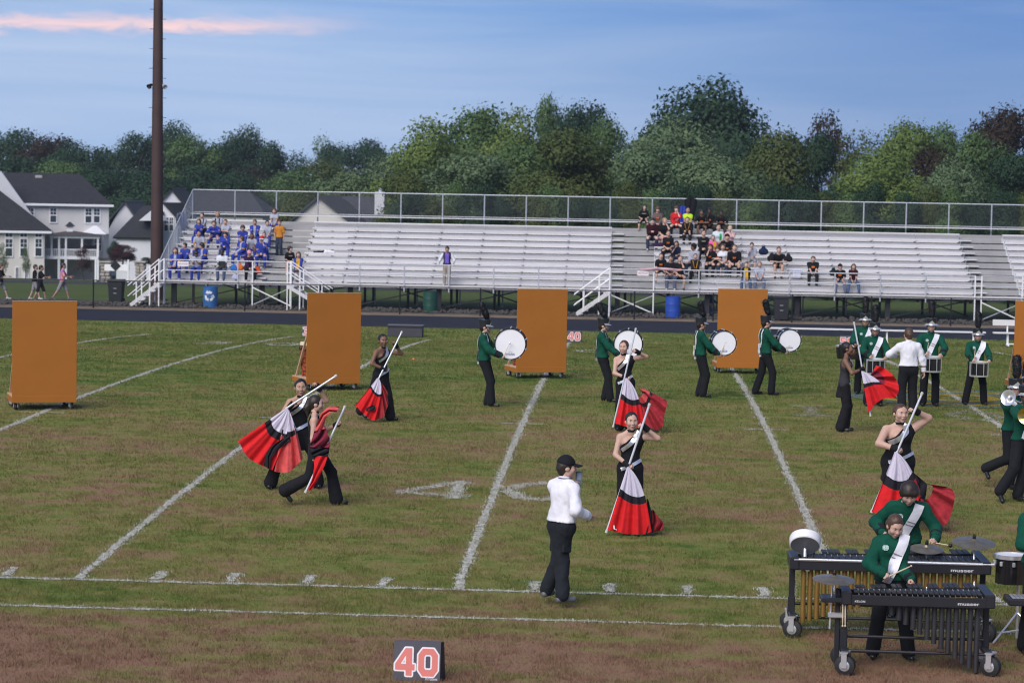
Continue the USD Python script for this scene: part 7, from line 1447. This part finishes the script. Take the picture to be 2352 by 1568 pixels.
# ------------------------------------------------------------ bins, barrels, bench, platform
def barrel(label, a, b, y, r, h, color, extra=None):
    p = at_y(a, b, y); t = thing('barrel', label, 'barrel', (p[0], y, .01), 0); m_ = mat('barrel_%s' % extra[0], color, .45, var=.15, scale=3)
    prof = [(0, 0), (r * .96, 0), (r, .03)]; 
    for z in (.33, .66): prof += [(r, h * z - .03), (r * 1.035, h * z), (r, h * z + .03)]
    prof += [(r, h - .03), (r * 1.03, h), (r * .95, h), (r * .95, h - .25), (0, h - .25)]; obj('drum', MB().lathe(prof, n=28), m_, t, smooth=35); return t, p
t, p = barrel('blue barrel with white recycling arrows beneath the left end of the stand', 483, 707, 67.2, .30, .86, (.028, .13, .36), ['recycle'])
ar = np.linspace(0, 2 * math.pi, 4)[:3] + math.pi / 2
for a in ar:
    b = MB(); pts = [(.15 * math.cos(a + s_), .47 + .165 * math.sin(a + s_)) for s_ in np.linspace(-.75, .35, 6)]
    cyl_ = lambda x, z: np.array([.304 * math.sin(x / .304), -.304 * math.cos(x / .304), z])
    for u, v in zip(pts[:-1], pts[1:]): b.bar(cyl_(*u), cyl_(*v), .10, .006, cyl_(u[0], 0))
    e, d = np.array(pts[-1]), unit(np.array(pts[-1]) - np.array(pts[-2])); n_ = np.array([-d[1], d[0]]); b.add([cyl_(*(e + n_ * .10)) * [1.02, 1.02, 1], cyl_(*(e - n_ * .10)) * [1.02, 1.02, 1], cyl_(*(e + d * .11)) * [1.02, 1.02, 1]], [[0, 1, 2]]); obj('recycling_arrow', b, white_paint, t)
barrel('dark green barrel under the middle of the stand', 988, 720, 67.0, .29, .86, (.012, .07, .05), ['green']); barrel('bright blue barrel right of the right hand steps', 1545, 733, 66.8, .30, .86, (.02, .075, .42), ['blue'])
def wheelie(label, a, b, y, color, key):
    p = at_y(a, b, y); t = thing('wheeled_bin', label, 'bin', (p[0], y, 0), 0); m_ = mat('bin_%s' % key, color, .5, var=.15)
    obj('body', MB().box((0, 0, .47), (.50, .52, .82), None, 1.20), m_, t); obj('lid', MB().rbox((0, 0, .94), (.66, .68, .11), .03), m_, t)
    for z in (.62, .42): obj('label_strip', MB().rbox((.0, -.295 - .02 * (z > .5), z), (.14, .01, .035), .002), mat('bin_label', (.30, .31, .33), .6), t)
    for s_ in (-1, 1): obj('wheel', MB().cyl((s_ * .27, .24, .10), .10, .05, frame((1, 0, 0)), 16), rubber, t)
wheelie('black wheeled bin beside the left steps of the stand', 267, 691, 69.6, (.012, .017, .020), 'black'); wheelie('dark grey wheeled bin behind the fourth orange panel', 1793, 745, 66.6, (.022, .022, .030), 'grey')
q = on_field(930, 774); t = thing('platform_box', 'low dark grey platform box at the far side of the field', 'platform', (q[0], q[1], 0.0), 1); obj('box', MB().rbox((0, .3, .19), (1.16, .62, .37), .015), mat('platform_grey', (.045, .045, .060), .7, var=.15, scale=2), t); obj('top_board', MB().rbox((0, .3, .385), (1.20, .66, .025), .006), mat('platform_top', (.10, .10, .12), .7, var=.1), t); obj('trim_strip', MB().rbox((0, -.017, .34), (1.17, .012, .05), .003), marker_side, t)
for x0, x1, bk, lb in ((1762, 2268, False, 'long white backless bench beyond the drum line'), (2272, 2440, True, 'white bench with a backrest behind the rightmost drummer')):
    p0, p1 = G(x0, 792), G(x1, 797); y = 52.1; t = thing('bench', lb, 'bench', (0, y, .02), 0); xa, xb = p0[0], p1[0]; b = MB(); obj('seat_plank', MB().rbox(((xa + xb) / 2, 0, .44), (xb - xa, .27, .05), .008), al[0], t)
    for x in ([xa + .5, xb - .5] if bk else [xa + .5, (xa + xb) / 2 + .42, xb - .4]):
        obj('leg', MB().rbox((x, 0, .20), (.06, .05, .41), .006), white_paint, t); obj('foot', MB().rbox((x, 0, .03), (.055, .46, .05), .006), white_paint, t)
        if bk: obj('back_post', MB().rbox((x, .16, .42), (.05, .04, .80), .006), white_paint, t)
    if bk: obj('backrest', MB().rbox(((xa + xb) / 2, .13, .78), (xb - xa, .03, .20), .008), al[0], t); obj('low_rail', MB().rbox(((xa + xb) / 2, .0, .07), (xb - xa - .9, .04, .04), .006), white_paint, t)
q = G(950, 826); t = thing('field_disc', 'tiny orange marker disc on the grass', 'marker', q, 0); obj('disc', MB().lathe([(.04, 0), (.025, .03), (.0, .03)], n=16), mat('disc_orange', (.75, .22, .03), .6), t)
# ------------------------------------------------------------ things left in the stand
def on_seat(a, k, dz=0.0, dy=0.0): return np.array([at_y(a, 560, seat_y(k))[0], seat_y(k) + dy, seat_z(k) + dz])
def bag(label, loc, size, color, key, cat='bag'):
    t = thing('bag', label, cat, loc, 0); b = Blob(); w, d, h = size; b.cone((-w * .18, 0, h * .32), (w * .18, 0, h * .32), h * .34, h * .34, .03, ((0, 1, 0), max(1, h * .7 / d))); b.cone((0, 0, h * .4), (0, 0, h * .75), w * .34, w * .24, .05, ((0, 1, 0), 1.3)); b.cut((0, 0, 0), (0, 0, -1)); obj('sack', b.mesh(.03, .01, 3), cloth(key, color), t, smooth=True); obj('handle', MB().path([(-.05, 0, h * .88), (-.03, 0, h * 1.0), (.03, 0, h * 1.0), (.05, 0, h * .88)], .012, n=6), black_metal, t)
bag('navy backpack on a seat right of the boy covering his face', on_seat(RZ(2120, 1000)[0], 4, -.0), (.34, .24, .42), (.012, .02, .06), 'bag_navy'); bag('black bag at the feet of the person in shorts right of the backpack', on_seat(RZ(2255, 1110)[0], 3), (.36, .28, .38), (.012, .012, .015), 'bag_black'); bag('dark bag beside the legs of the person between the two bags', on_seat(ZZ(100, 950)[0], 3), (.34, .28, .36), (.014, .014, .016), 'bag_dark')
bag('orange bag on the front row beside the man in white tee', on_seat(LZ(1215, 1100)[0], 0), (.28, .22, .34), (.62, .14, .02), 'bag_orange'); bag('blue bag next to the orange bag on the front row', on_seat(LZ(1130, 1130)[0], 0, -.05, -.05), (.26, .22, .34), (.03, .14, .45), 'bag_blue'); bag('round orange bundle right of the person in pink cap', on_seat(LZ(1500, 1150)[0], 0, -.12), (.34, .28, .30), (.55, .07, .02), 'bundle_orange'); bag('white and blue bundle hanging at the front row under the blue bag', on_seat(LZ(1150, 1250)[0], 0, -.38, -.12), (.30, .22, .26), (.42, .44, .60), 'bundle_white'); bag('black backpack at the top of the front row left of the capped man', on_seat(ZZ(535, 1070)[0], 1), (.30, .22, .36), (.010, .016, .018), 'bag_ink')
q = on_seat(ZZ(180, 1105)[0], 2, -.40, -.18); t = thing('cool_bag', 'pale cool bag beside the large man in black tee', 'bag', q, 0); obj('box', MB().rbox((0, 0, .16), (.34, .26, .32), .02), mat('coolbag', (.50, .52, .66), .6), t); obj('lid', MB().rbox((0, 0, .335), (.36, .28, .04), .012), mat('coolbag_lid', (.42, .48, .68), .6), t)
for x, k, lb in ((1195, 2, 'white paper cup on the seat left of the folded arms'), (1160, 2, 'second white cup left of the folded arms, nearer the uniform')):
    t = thing('cup', lb, 'cup', on_seat(RZ(x, 1110)[0], k), 0); obj('cup_wall', MB().lathe([(0, 0), (.04, 0), (.055, .17), (.05, .17), (.04, .02)], n=16), white_cloth, t, smooth=35); obj('cup_lid', MB().lathe([(.057, .168), (.057, .182), (0, .186)], n=16), white_paint, t)
def draped(label, loc, w, h, mt, cat, rz=0):
    t = thing('garment', label, cat, loc, rz); n = 14; P3 = np.zeros((n, n, 3))
    for i in range(n):
        for j in range(n): u, v = j / (n - 1) - .5, i / (n - 1); P3[i, j] = (u * w * (1 - .25 * v + .12 * math.sin(5 * v)), -.05 - .05 * math.sin(math.pi * v) + .03 * math.sin(u * 14 + v * 3), -v * h + .03 * math.cos(u * 6))
    obj('front_drape', sheet_mesh(P3), mt, t, smooth=True); obj('back_drape', sheet_mesh(P3 * [1, -1, .75]), mt, t, smooth=True)
p = at_y(350 * 0 + LZ(350, 220)[0], LZ(350, 140)[1], 72.6); draped('pale shirt hung over the sloping side fence at the left end', (XL, 72.4, sz0 + (sz1 - sz0) * (72.4 - sy0) / (sy1 - sy0) + .03), .7, .85, T['grey'], 'shirt', 78)
draped('black jacket hung over the top rail of the back fence', (at_y(RZ(955, 100)[0], 470, YF)[0], YF, FZ1 + .03), .50, .95, T['black'], 'jacket'); draped('blue jacket hung on the back fence left of the neon vest', (at_y(RZ(825, 240)[0], 490, YF)[0], YF - .05, FZ1 - .32), .30, .85, T['blue'], 'jacket'); draped('pink and white scarf laid along the guard rail at the right aisle', (at_y(RZ(470, 1120)[0], 620, FRONT)[0], FRONT - .06, RZ1 + .06), 1.7, .10, T['pinkwhite'], 'scarf')
t = thing('garment', 'dark jacket lying on a seat beside the right aisle', 'jacket', on_seat(RZ(430, 880)[0], 5), 0); b = Blob(); b.cone((-.3, 0, .02), (.1, .02, .06), .06, .11, .05); b.cone((.1, 0, .05), (.32, 0, .08), .1, .09, .05); b.cut((0, 0, 0), (0, 0, -1)); obj('folds', b.mesh(.02, .02, 4), T['plum'], t, smooth=True)
t = thing('garment', 'black and white clothing lying on the middle seats beside the left aisle', 'clothing', on_seat(755, 3), 0); b = Blob(); b.cone((-.62, 0, .02), (-.2, 0, .03), .04, .06, .05); b.cut((0, 0, 0), (0, 0, -1)); obj('black_part', b.mesh(.02, .02, 4), T['black'], t, smooth=True); b = Blob(); b.cone((-.12, 0, .03), (.25, 0, .02), .09, .05, .05); b.cut((0, 0, 0), (0, 0, -1)); obj('white_part', b.mesh(.02, .02, 6), white_cloth, t, smooth=True)
# ------------------------------------------------------------ front percussion
frame_black = mat('frame_black', (0.016, 0.017, 0.021), 0.4, var=.1); bar_dark = mat('bar_synthetic', (0.020, 0.020, 0.024), 0.5, var=.15, scale=3); tube_gold = mat('tube_gold', (0.27, 0.155, 0.040), 0.45, .5, var=.15, scale=2); tube_grey = mat('tube_grey', (0.045, 0.047, 0.053), 0.4, .4, var=.15); cymbal_bronze = mat('cymbal_bronze', (0.32, 0.27, 0.20), 0.38, .8, var=.2, scale=14); logo_white = mat('logo_white', (.62, .62, .64), .5); cord_white = mat('cord_white', (.5, .5, .48), .8)
def cymbal(t, c, r, tilt=(0, 0, 1)):
    R = frame(tilt); o = obj('cymbal', MB().lathe([(0, .035), (r * .12, .034), (r * .22, .016), (r * .6, .006), (r, -.014), (r, -.017), (r * .6, .003), (r * .2, .012), (0, .03)], c, R, 40), cymbal_bronze, t, smooth=35); obj('felt_nut', MB().lathe([(0, .035), (.018, .035), (.018, .06), (.010, .085), (0, .085)], c, R, 12), black_metal, o)
def mallet_keys(name, label, x0, x1, y, z, rz, d0, d1, tubes, tube_mt, len_fn, cat, nat=26, silver_rail=False, wheel_r=.10):
    """keyboard of bars over resonator tubes on a wheeled frame; the side towards the camera at y, deeper end on the right"""
    L = x1 - x0; t = thing(name, label, cat, ((x0 + x1) / 2, y, 0), rz); h = L / 2
    obj('front_rail', MB().rbox((0, 0, z - .050), (L, .035, .10), .006), frame_black, t)
    if silver_rail: obj('silver_rail', MB().tube((-h - .03, -.015, z + .012), (h + .10, -.015, z + .012), .017, n=10), chrome, t, smooth=40)
    obj('rear_rail', MB().bar((-h, d0, z - .04), (h, d1, z - .04), .09, .03, (0, 1, 0)), frame_black, t)
    for x, d in ((-h, d0), (h, d1)): obj('end_block', MB().rbox((x + (.02 if x > 0 else -.02), d / 2, z - .03), (.10, d + .06, .14), .012), frame_black, t)
    for i in range(nat):
        u = (i + .5) / nat; x = -h + .05 + (L - .10) * u; w = (L - .10) / nat * .86; d = d0 + (d1 - d0) * u
        obj('bar', MB().rbox((x, d * .27 + .01, z + .028), (w, d * .50, .018), .003), bar_dark, t); obj('cord_post', MB().tube((x + w * .57, .035, z + .0), (x + w * .57, d * .50, z + .036), .0035, n=5), cord_white, t)
        if i % 7 not in (2, 6): obj('bar', MB().rbox((x + w * .58, d * .76, z + .050), (w, d * .44, .018), .003), bar_dark, t)
    for i in range(tubes):
        u = (i + .5) / tubes; x = -h + .05 + (L - .10) * u; Lt = len_fn(u)
        if Lt < 0: continue
        r = (L - .1) / tubes * .38; yy = .06 + .02 * (i % 2); o = obj('resonator', MB().lathe([(r, 0), (r, Lt), (r * .85, Lt), (r * .85, 0), (r, 0)], (x, yy + r, z - .10 - Lt), n=12), tube_mt, t, smooth=40)
        obj('stopper', MB().lathe([(0, .012), (r * .84, .012)], (x, yy + r, z - .10 - Lt), n=12), black_metal, o)
    for x, d in ((-h - .03, d0), (h + .03, d1)):
        yc = min(d, .62) / 2
        obj('leg', MB().rbox((x, yc, (z + .16) / 2), (.06, .06, z - .22), .008), frame_black, t); obj('leg_sleeve', MB().rbox((x, yc, .30), (.075, .075, .22), .008), frame_black, t); obj('base_bar', MB().rbox((x, yc, .22), (.07, .56, .06), .01), frame_black, t)
        for yy in (yc - .27, yc + .25): caster(t, (x + (.02 if x > 0 else 0), yy, wheel_r), wheel_r, 72 if x < 0 else 60, True)
    for zz, yy in ((.33, .22), (.20, .12)): obj('cross_rail', MB().tube((-h, yy, zz), (h, yy, zz), .016, n=10), frame_black, t, smooth=40)
    return t
xy = G(1939, 1553); Y_X = xy[1] + .20
xx0, xx1 = at_y(1950, 1360, Y_X)[0], at_y(2270, 1366, Y_X)[0]; zx = at_y(2100, 1369, Y_X)[2]
xyl = mallet_keys('xylophone', 'nearest mallet keyboard with dark grey resonator tubes', xx0, xx1, Y_X, zx, 0, .30, .62, 18, tube_grey, lambda u: -1 if u < .26 else .07 + .62 * (u - .26) / .74, 'xylophone', 24)
hx = (xx1 - xx0) / 2; obj('maker_name', MB().text('musser', .026, (hx - .30, -.0185, zx - .072), TXT, .001, .21), logo_white, xyl); obj('model_name', MB().text('KELON', .018, (-hx + .06, -.0185, zx - .07), TXT, .001, .10), logo_white, xyl)
lg = at_y(1912, 1330, Y_X + .15); dx = lg[0] - (xx0 + xx1) / 2
obj('left_leg', MB().rbox((dx + .06, .15, (zx + .10) / 2), (.05, .05, zx - .02), .008), frame_black, xyl); obj('tray', MB().rbox((-hx - .12, .12, zx - .06), (.30, .26, .05), .012), frame_black, xyl); obj('cymbal_rod', MB().tube((dx - .02, .10, .42), (dx + .0, .12, zx + .16), .010, n=8), chrome, xyl); obj('tube_clamp', MB().rbox((dx + .04, .10, .56), (.16, .07, .05), .01), chrome, xyl)
c1 = at_y(1916, 1327, Y_X + .12) - [(xx0 + xx1) / 2, Y_X, 0]; cymbal(xyl, c1, .215, (.03, -.10, 1))
mv = G(1821, 1470); Y_M = mv[1] + .20; mx0, mx1 = at_y(1830, 1284, Y_M)[0], at_y(2262, 1284, Y_M)[0]; zm = at_y(2050, 1292, Y_M)[2]
mar = mallet_keys('marimba', 'larger mallet keyboard with gold resonator tubes behind the nearest one', mx0, mx1, Y_M, zm, 0, .45, .80, 26, tube_gold, lambda u: .30 + .30 * max(0, 1 - 2 * u), 'marimba', 28, True)
hm = (mx1 - mx0) / 2; mc = np.array([(mx0 + mx1) / 2, Y_M, 0]); obj('maker_name', MB().text('musser', .030, (hm - .36, -.0185, zm - .075), TXT, .001, .24), logo_white, mar); obj('leg_lettering', MB().text('NARY', .04, (-hm - .075, -.0, .58), np.array([[0, 0, -1], [1, 0, 0], [0, -1, 0]], float).T, .001, .17).move(None, (.06, .25, 0)), logo_white, mar)
for a, b, r in ((2128, 1257, .185), (2237, 1243, .235)):
    c = at_y(a, b, Y_M + .25) - mc; cymbal(mar, c, r, (.02, -.16, 1)); obj('cymbal_rod', MB().tube((c[0], c[1], c[2] + .01), (c[0] - .01, c[1] - .22, zm - .35), .009, n=8), chrome, mar)
c = at_y(1849, 1243, Y_M + .10); t = thing('small_drum', 'small white shelled drum on a chrome clamp at the left end of the gold keyboard', 'drum', c, 0); R = frame((.10, 1.0, 1)); obj('shell', MB().lathe([(.155, -.055), (.165, -.045), (.170, .03), (.165, .045)], n=32).move(R), white_paint, t, smooth=35); obj('drum_head', MB().lathe([(0, .046), (.166, .046)], n=32).move(R), drum_head, t); obj('lower_head', MB().lathe([(.154, -.052), (0, -.045)], n=32).move(R), mat('head_smoke', (.16, .165, .18), .3), t); obj('clamp', MB().tube((0, 0, -.08), (.0, -.06, -.20), .020, n=10).rbox((.0, -.07, -.20), (.12, .06, .05), .012).rbox((.03, -.08, -.26), (.05, .05, .10), .01), chrome, t, smooth=40); obj('strap', MB().path([R @ np.array([-.02, -.176, .05]), R @ np.array([-.01, -.178, -.02]), R @ np.array([.0, -.16, -.10])], .010, n=6), black_metal, t)
loc = G(2042, 1512); rz = 183
p = bandsman('girl with brown hair tied back playing the nearest mallet keyboard', loc, rz, 1.50, None, True, 'tail', 'brown', 'light', True, head_pitch=-26, head_yaw=14, lean=-3, handR=local(loc, rz, 2026, 1316, .22), handL=local(loc, rz, 2090, 1328, .20), elbowR=(1, -.5, -.5), elbowL=(1, -.8, -.5), footL=(-.19, .05, 0), footR=(.17, 0, 0))
stick('drumstick in the right hand of the girl at the nearest keyboard', p.world(p.J['palmR']), at_y(2093, 1299, loc[1] - .42)); stick('mallet with dark head in the left hand of the girl at the nearest keyboard', p.world(p.J['palmL']), p.world(p.J['palmL']) + [.03, -.22, .0], .022, .006, black_metal)
for a in (2108, 2112):
    q = at_y(1930 + a * 0 + (a - 2108) * 1.5 + 6, 1375, Y_X + .03); stick('spare wooden stick hanging from the tray of the nearest keyboard, %s one' % ('left' if a == 2108 else 'right'), q, q + [.004, 0, -.27])
loc = G(2072, 1420); rz = 180
p = bandsman('dark haired boy bending over the keyboard with gold tubes', loc, rz, 1.66, None, True, 'mop', 'dark', 'light', False, head_pitch=-34, lean=22, hunch=.03, handR=local(loc, rz, 2026, 1222, .30), handL=local(loc, rz, 2148, 1236, .38), elbowR=(.7, -.5, -.8), elbowL=(-.7, -.5, -.8), footL=(-.15, 0, 0), footR=(.13, .03, 0))
stick('mallet in the left hand of the bending boy', p.world(p.J['palmL']), at_y(2183, 1252, loc[1] - .52), .024, .006, black_metal); stick('mallet in the right hand of the bending boy', p.world(p.J['palmR']), at_y(2060, 1238, loc[1] - .55), .024, .006, black_metal)
loc = G(2384, 1500); p = bandsman('player in green jacket at the bottom right, mostly outside the picture', loc, 190, 1.76, None, True, 'short', 'dark', 'light', False, handR=(.10, .35, 1.10), handL=(-.12, .36, 1.10), elbowR=(1.2, -.4, -.3), elbowL=(-1.2, -.4, -.3), footL=(-.15, 0, 0), footR=(.15, 0, 0))
c = at_y(2322, 1306, Y_M + .10); t = thing('concert_tom', 'black drum with chrome hoop at the right edge beside the gold keyboard', 'drum', c, 0); r = .165; obj('shell', MB().lathe([(0, -.15), (r, -.15), (r, .14)], n=32), drum_black, t, smooth=35); obj('drum_head', MB().lathe([(0, .152), (r, .152)], n=32), drum_head, t); obj('rim', MB().lathe([(r + .014, .12), (r + .016, .162), (r - .004, .162), (r - .002, .12), (r + .014, .12)], n=32), chrome, t, smooth=35); [obj('lug', MB().rbox(((r + .012) * math.cos(a), (r + .012) * math.sin(a), .07), (.03, .03, .05), .006), chrome, t) for a in np.arange(8) * .785]; obj('stand', MB().tube((.10, .1, -.15), (.10, .1, -c[2] + .02), .016, n=8).tube((.10, .1, -c[2] + .3), (-.2, -.2, -c[2] + .01), .011, n=6).tube((.10, .1, -c[2] + .3), (.4, -.2, -c[2] + .01), .011, n=6), chrome, t)
q = at_y(2318, 1378, loc[1] - .42); t = thing('bell_keyboard', 'small dark bar keyboard on a stand cut by the right edge', 'keyboard', q, 0); obj('case', MB().rbox((.36, .16, -.02), (.74, .36, .07), .012), frame_black, t); [obj('bar', MB().rbox((.05 + i * .042, .13, .024), (.034, .24 - .006 * i, .012), .002), chrome, t) for i in range(16)]; obj('stand_leg', MB().tube((.30, .1, -.05), (.18, -.25, -q[2] + .012), .013, n=8), chrome, t); obj('stand_leg', MB().tube((.30, .1, -.05), (.62, .2, -q[2] + .012), .013, n=8), chrome, t); s_ = at_y(2300, 1452, loc[1] - .5) - q; obj('mallet_rest', MB().tube((.10, -.02, -.30), s_, .008, n=6), chrome, t)
# ------------------------------------------------------------ the evening air
air = usdkit.material(stage, '/World/Looks/evening_air', {'v': ('principled_volume', {'color': (0.82, 0.90, 1.0), 'density': 0.00018, 'anisotropy': 0.2})}, volume='v.volume')
hz_ = obj('haze', MB().span((-420, -70, -6), (420, 460, 30)), air); tag(hz_, 'thin evening haze lying over the field and the trees beyond', None, None, 'stuff')
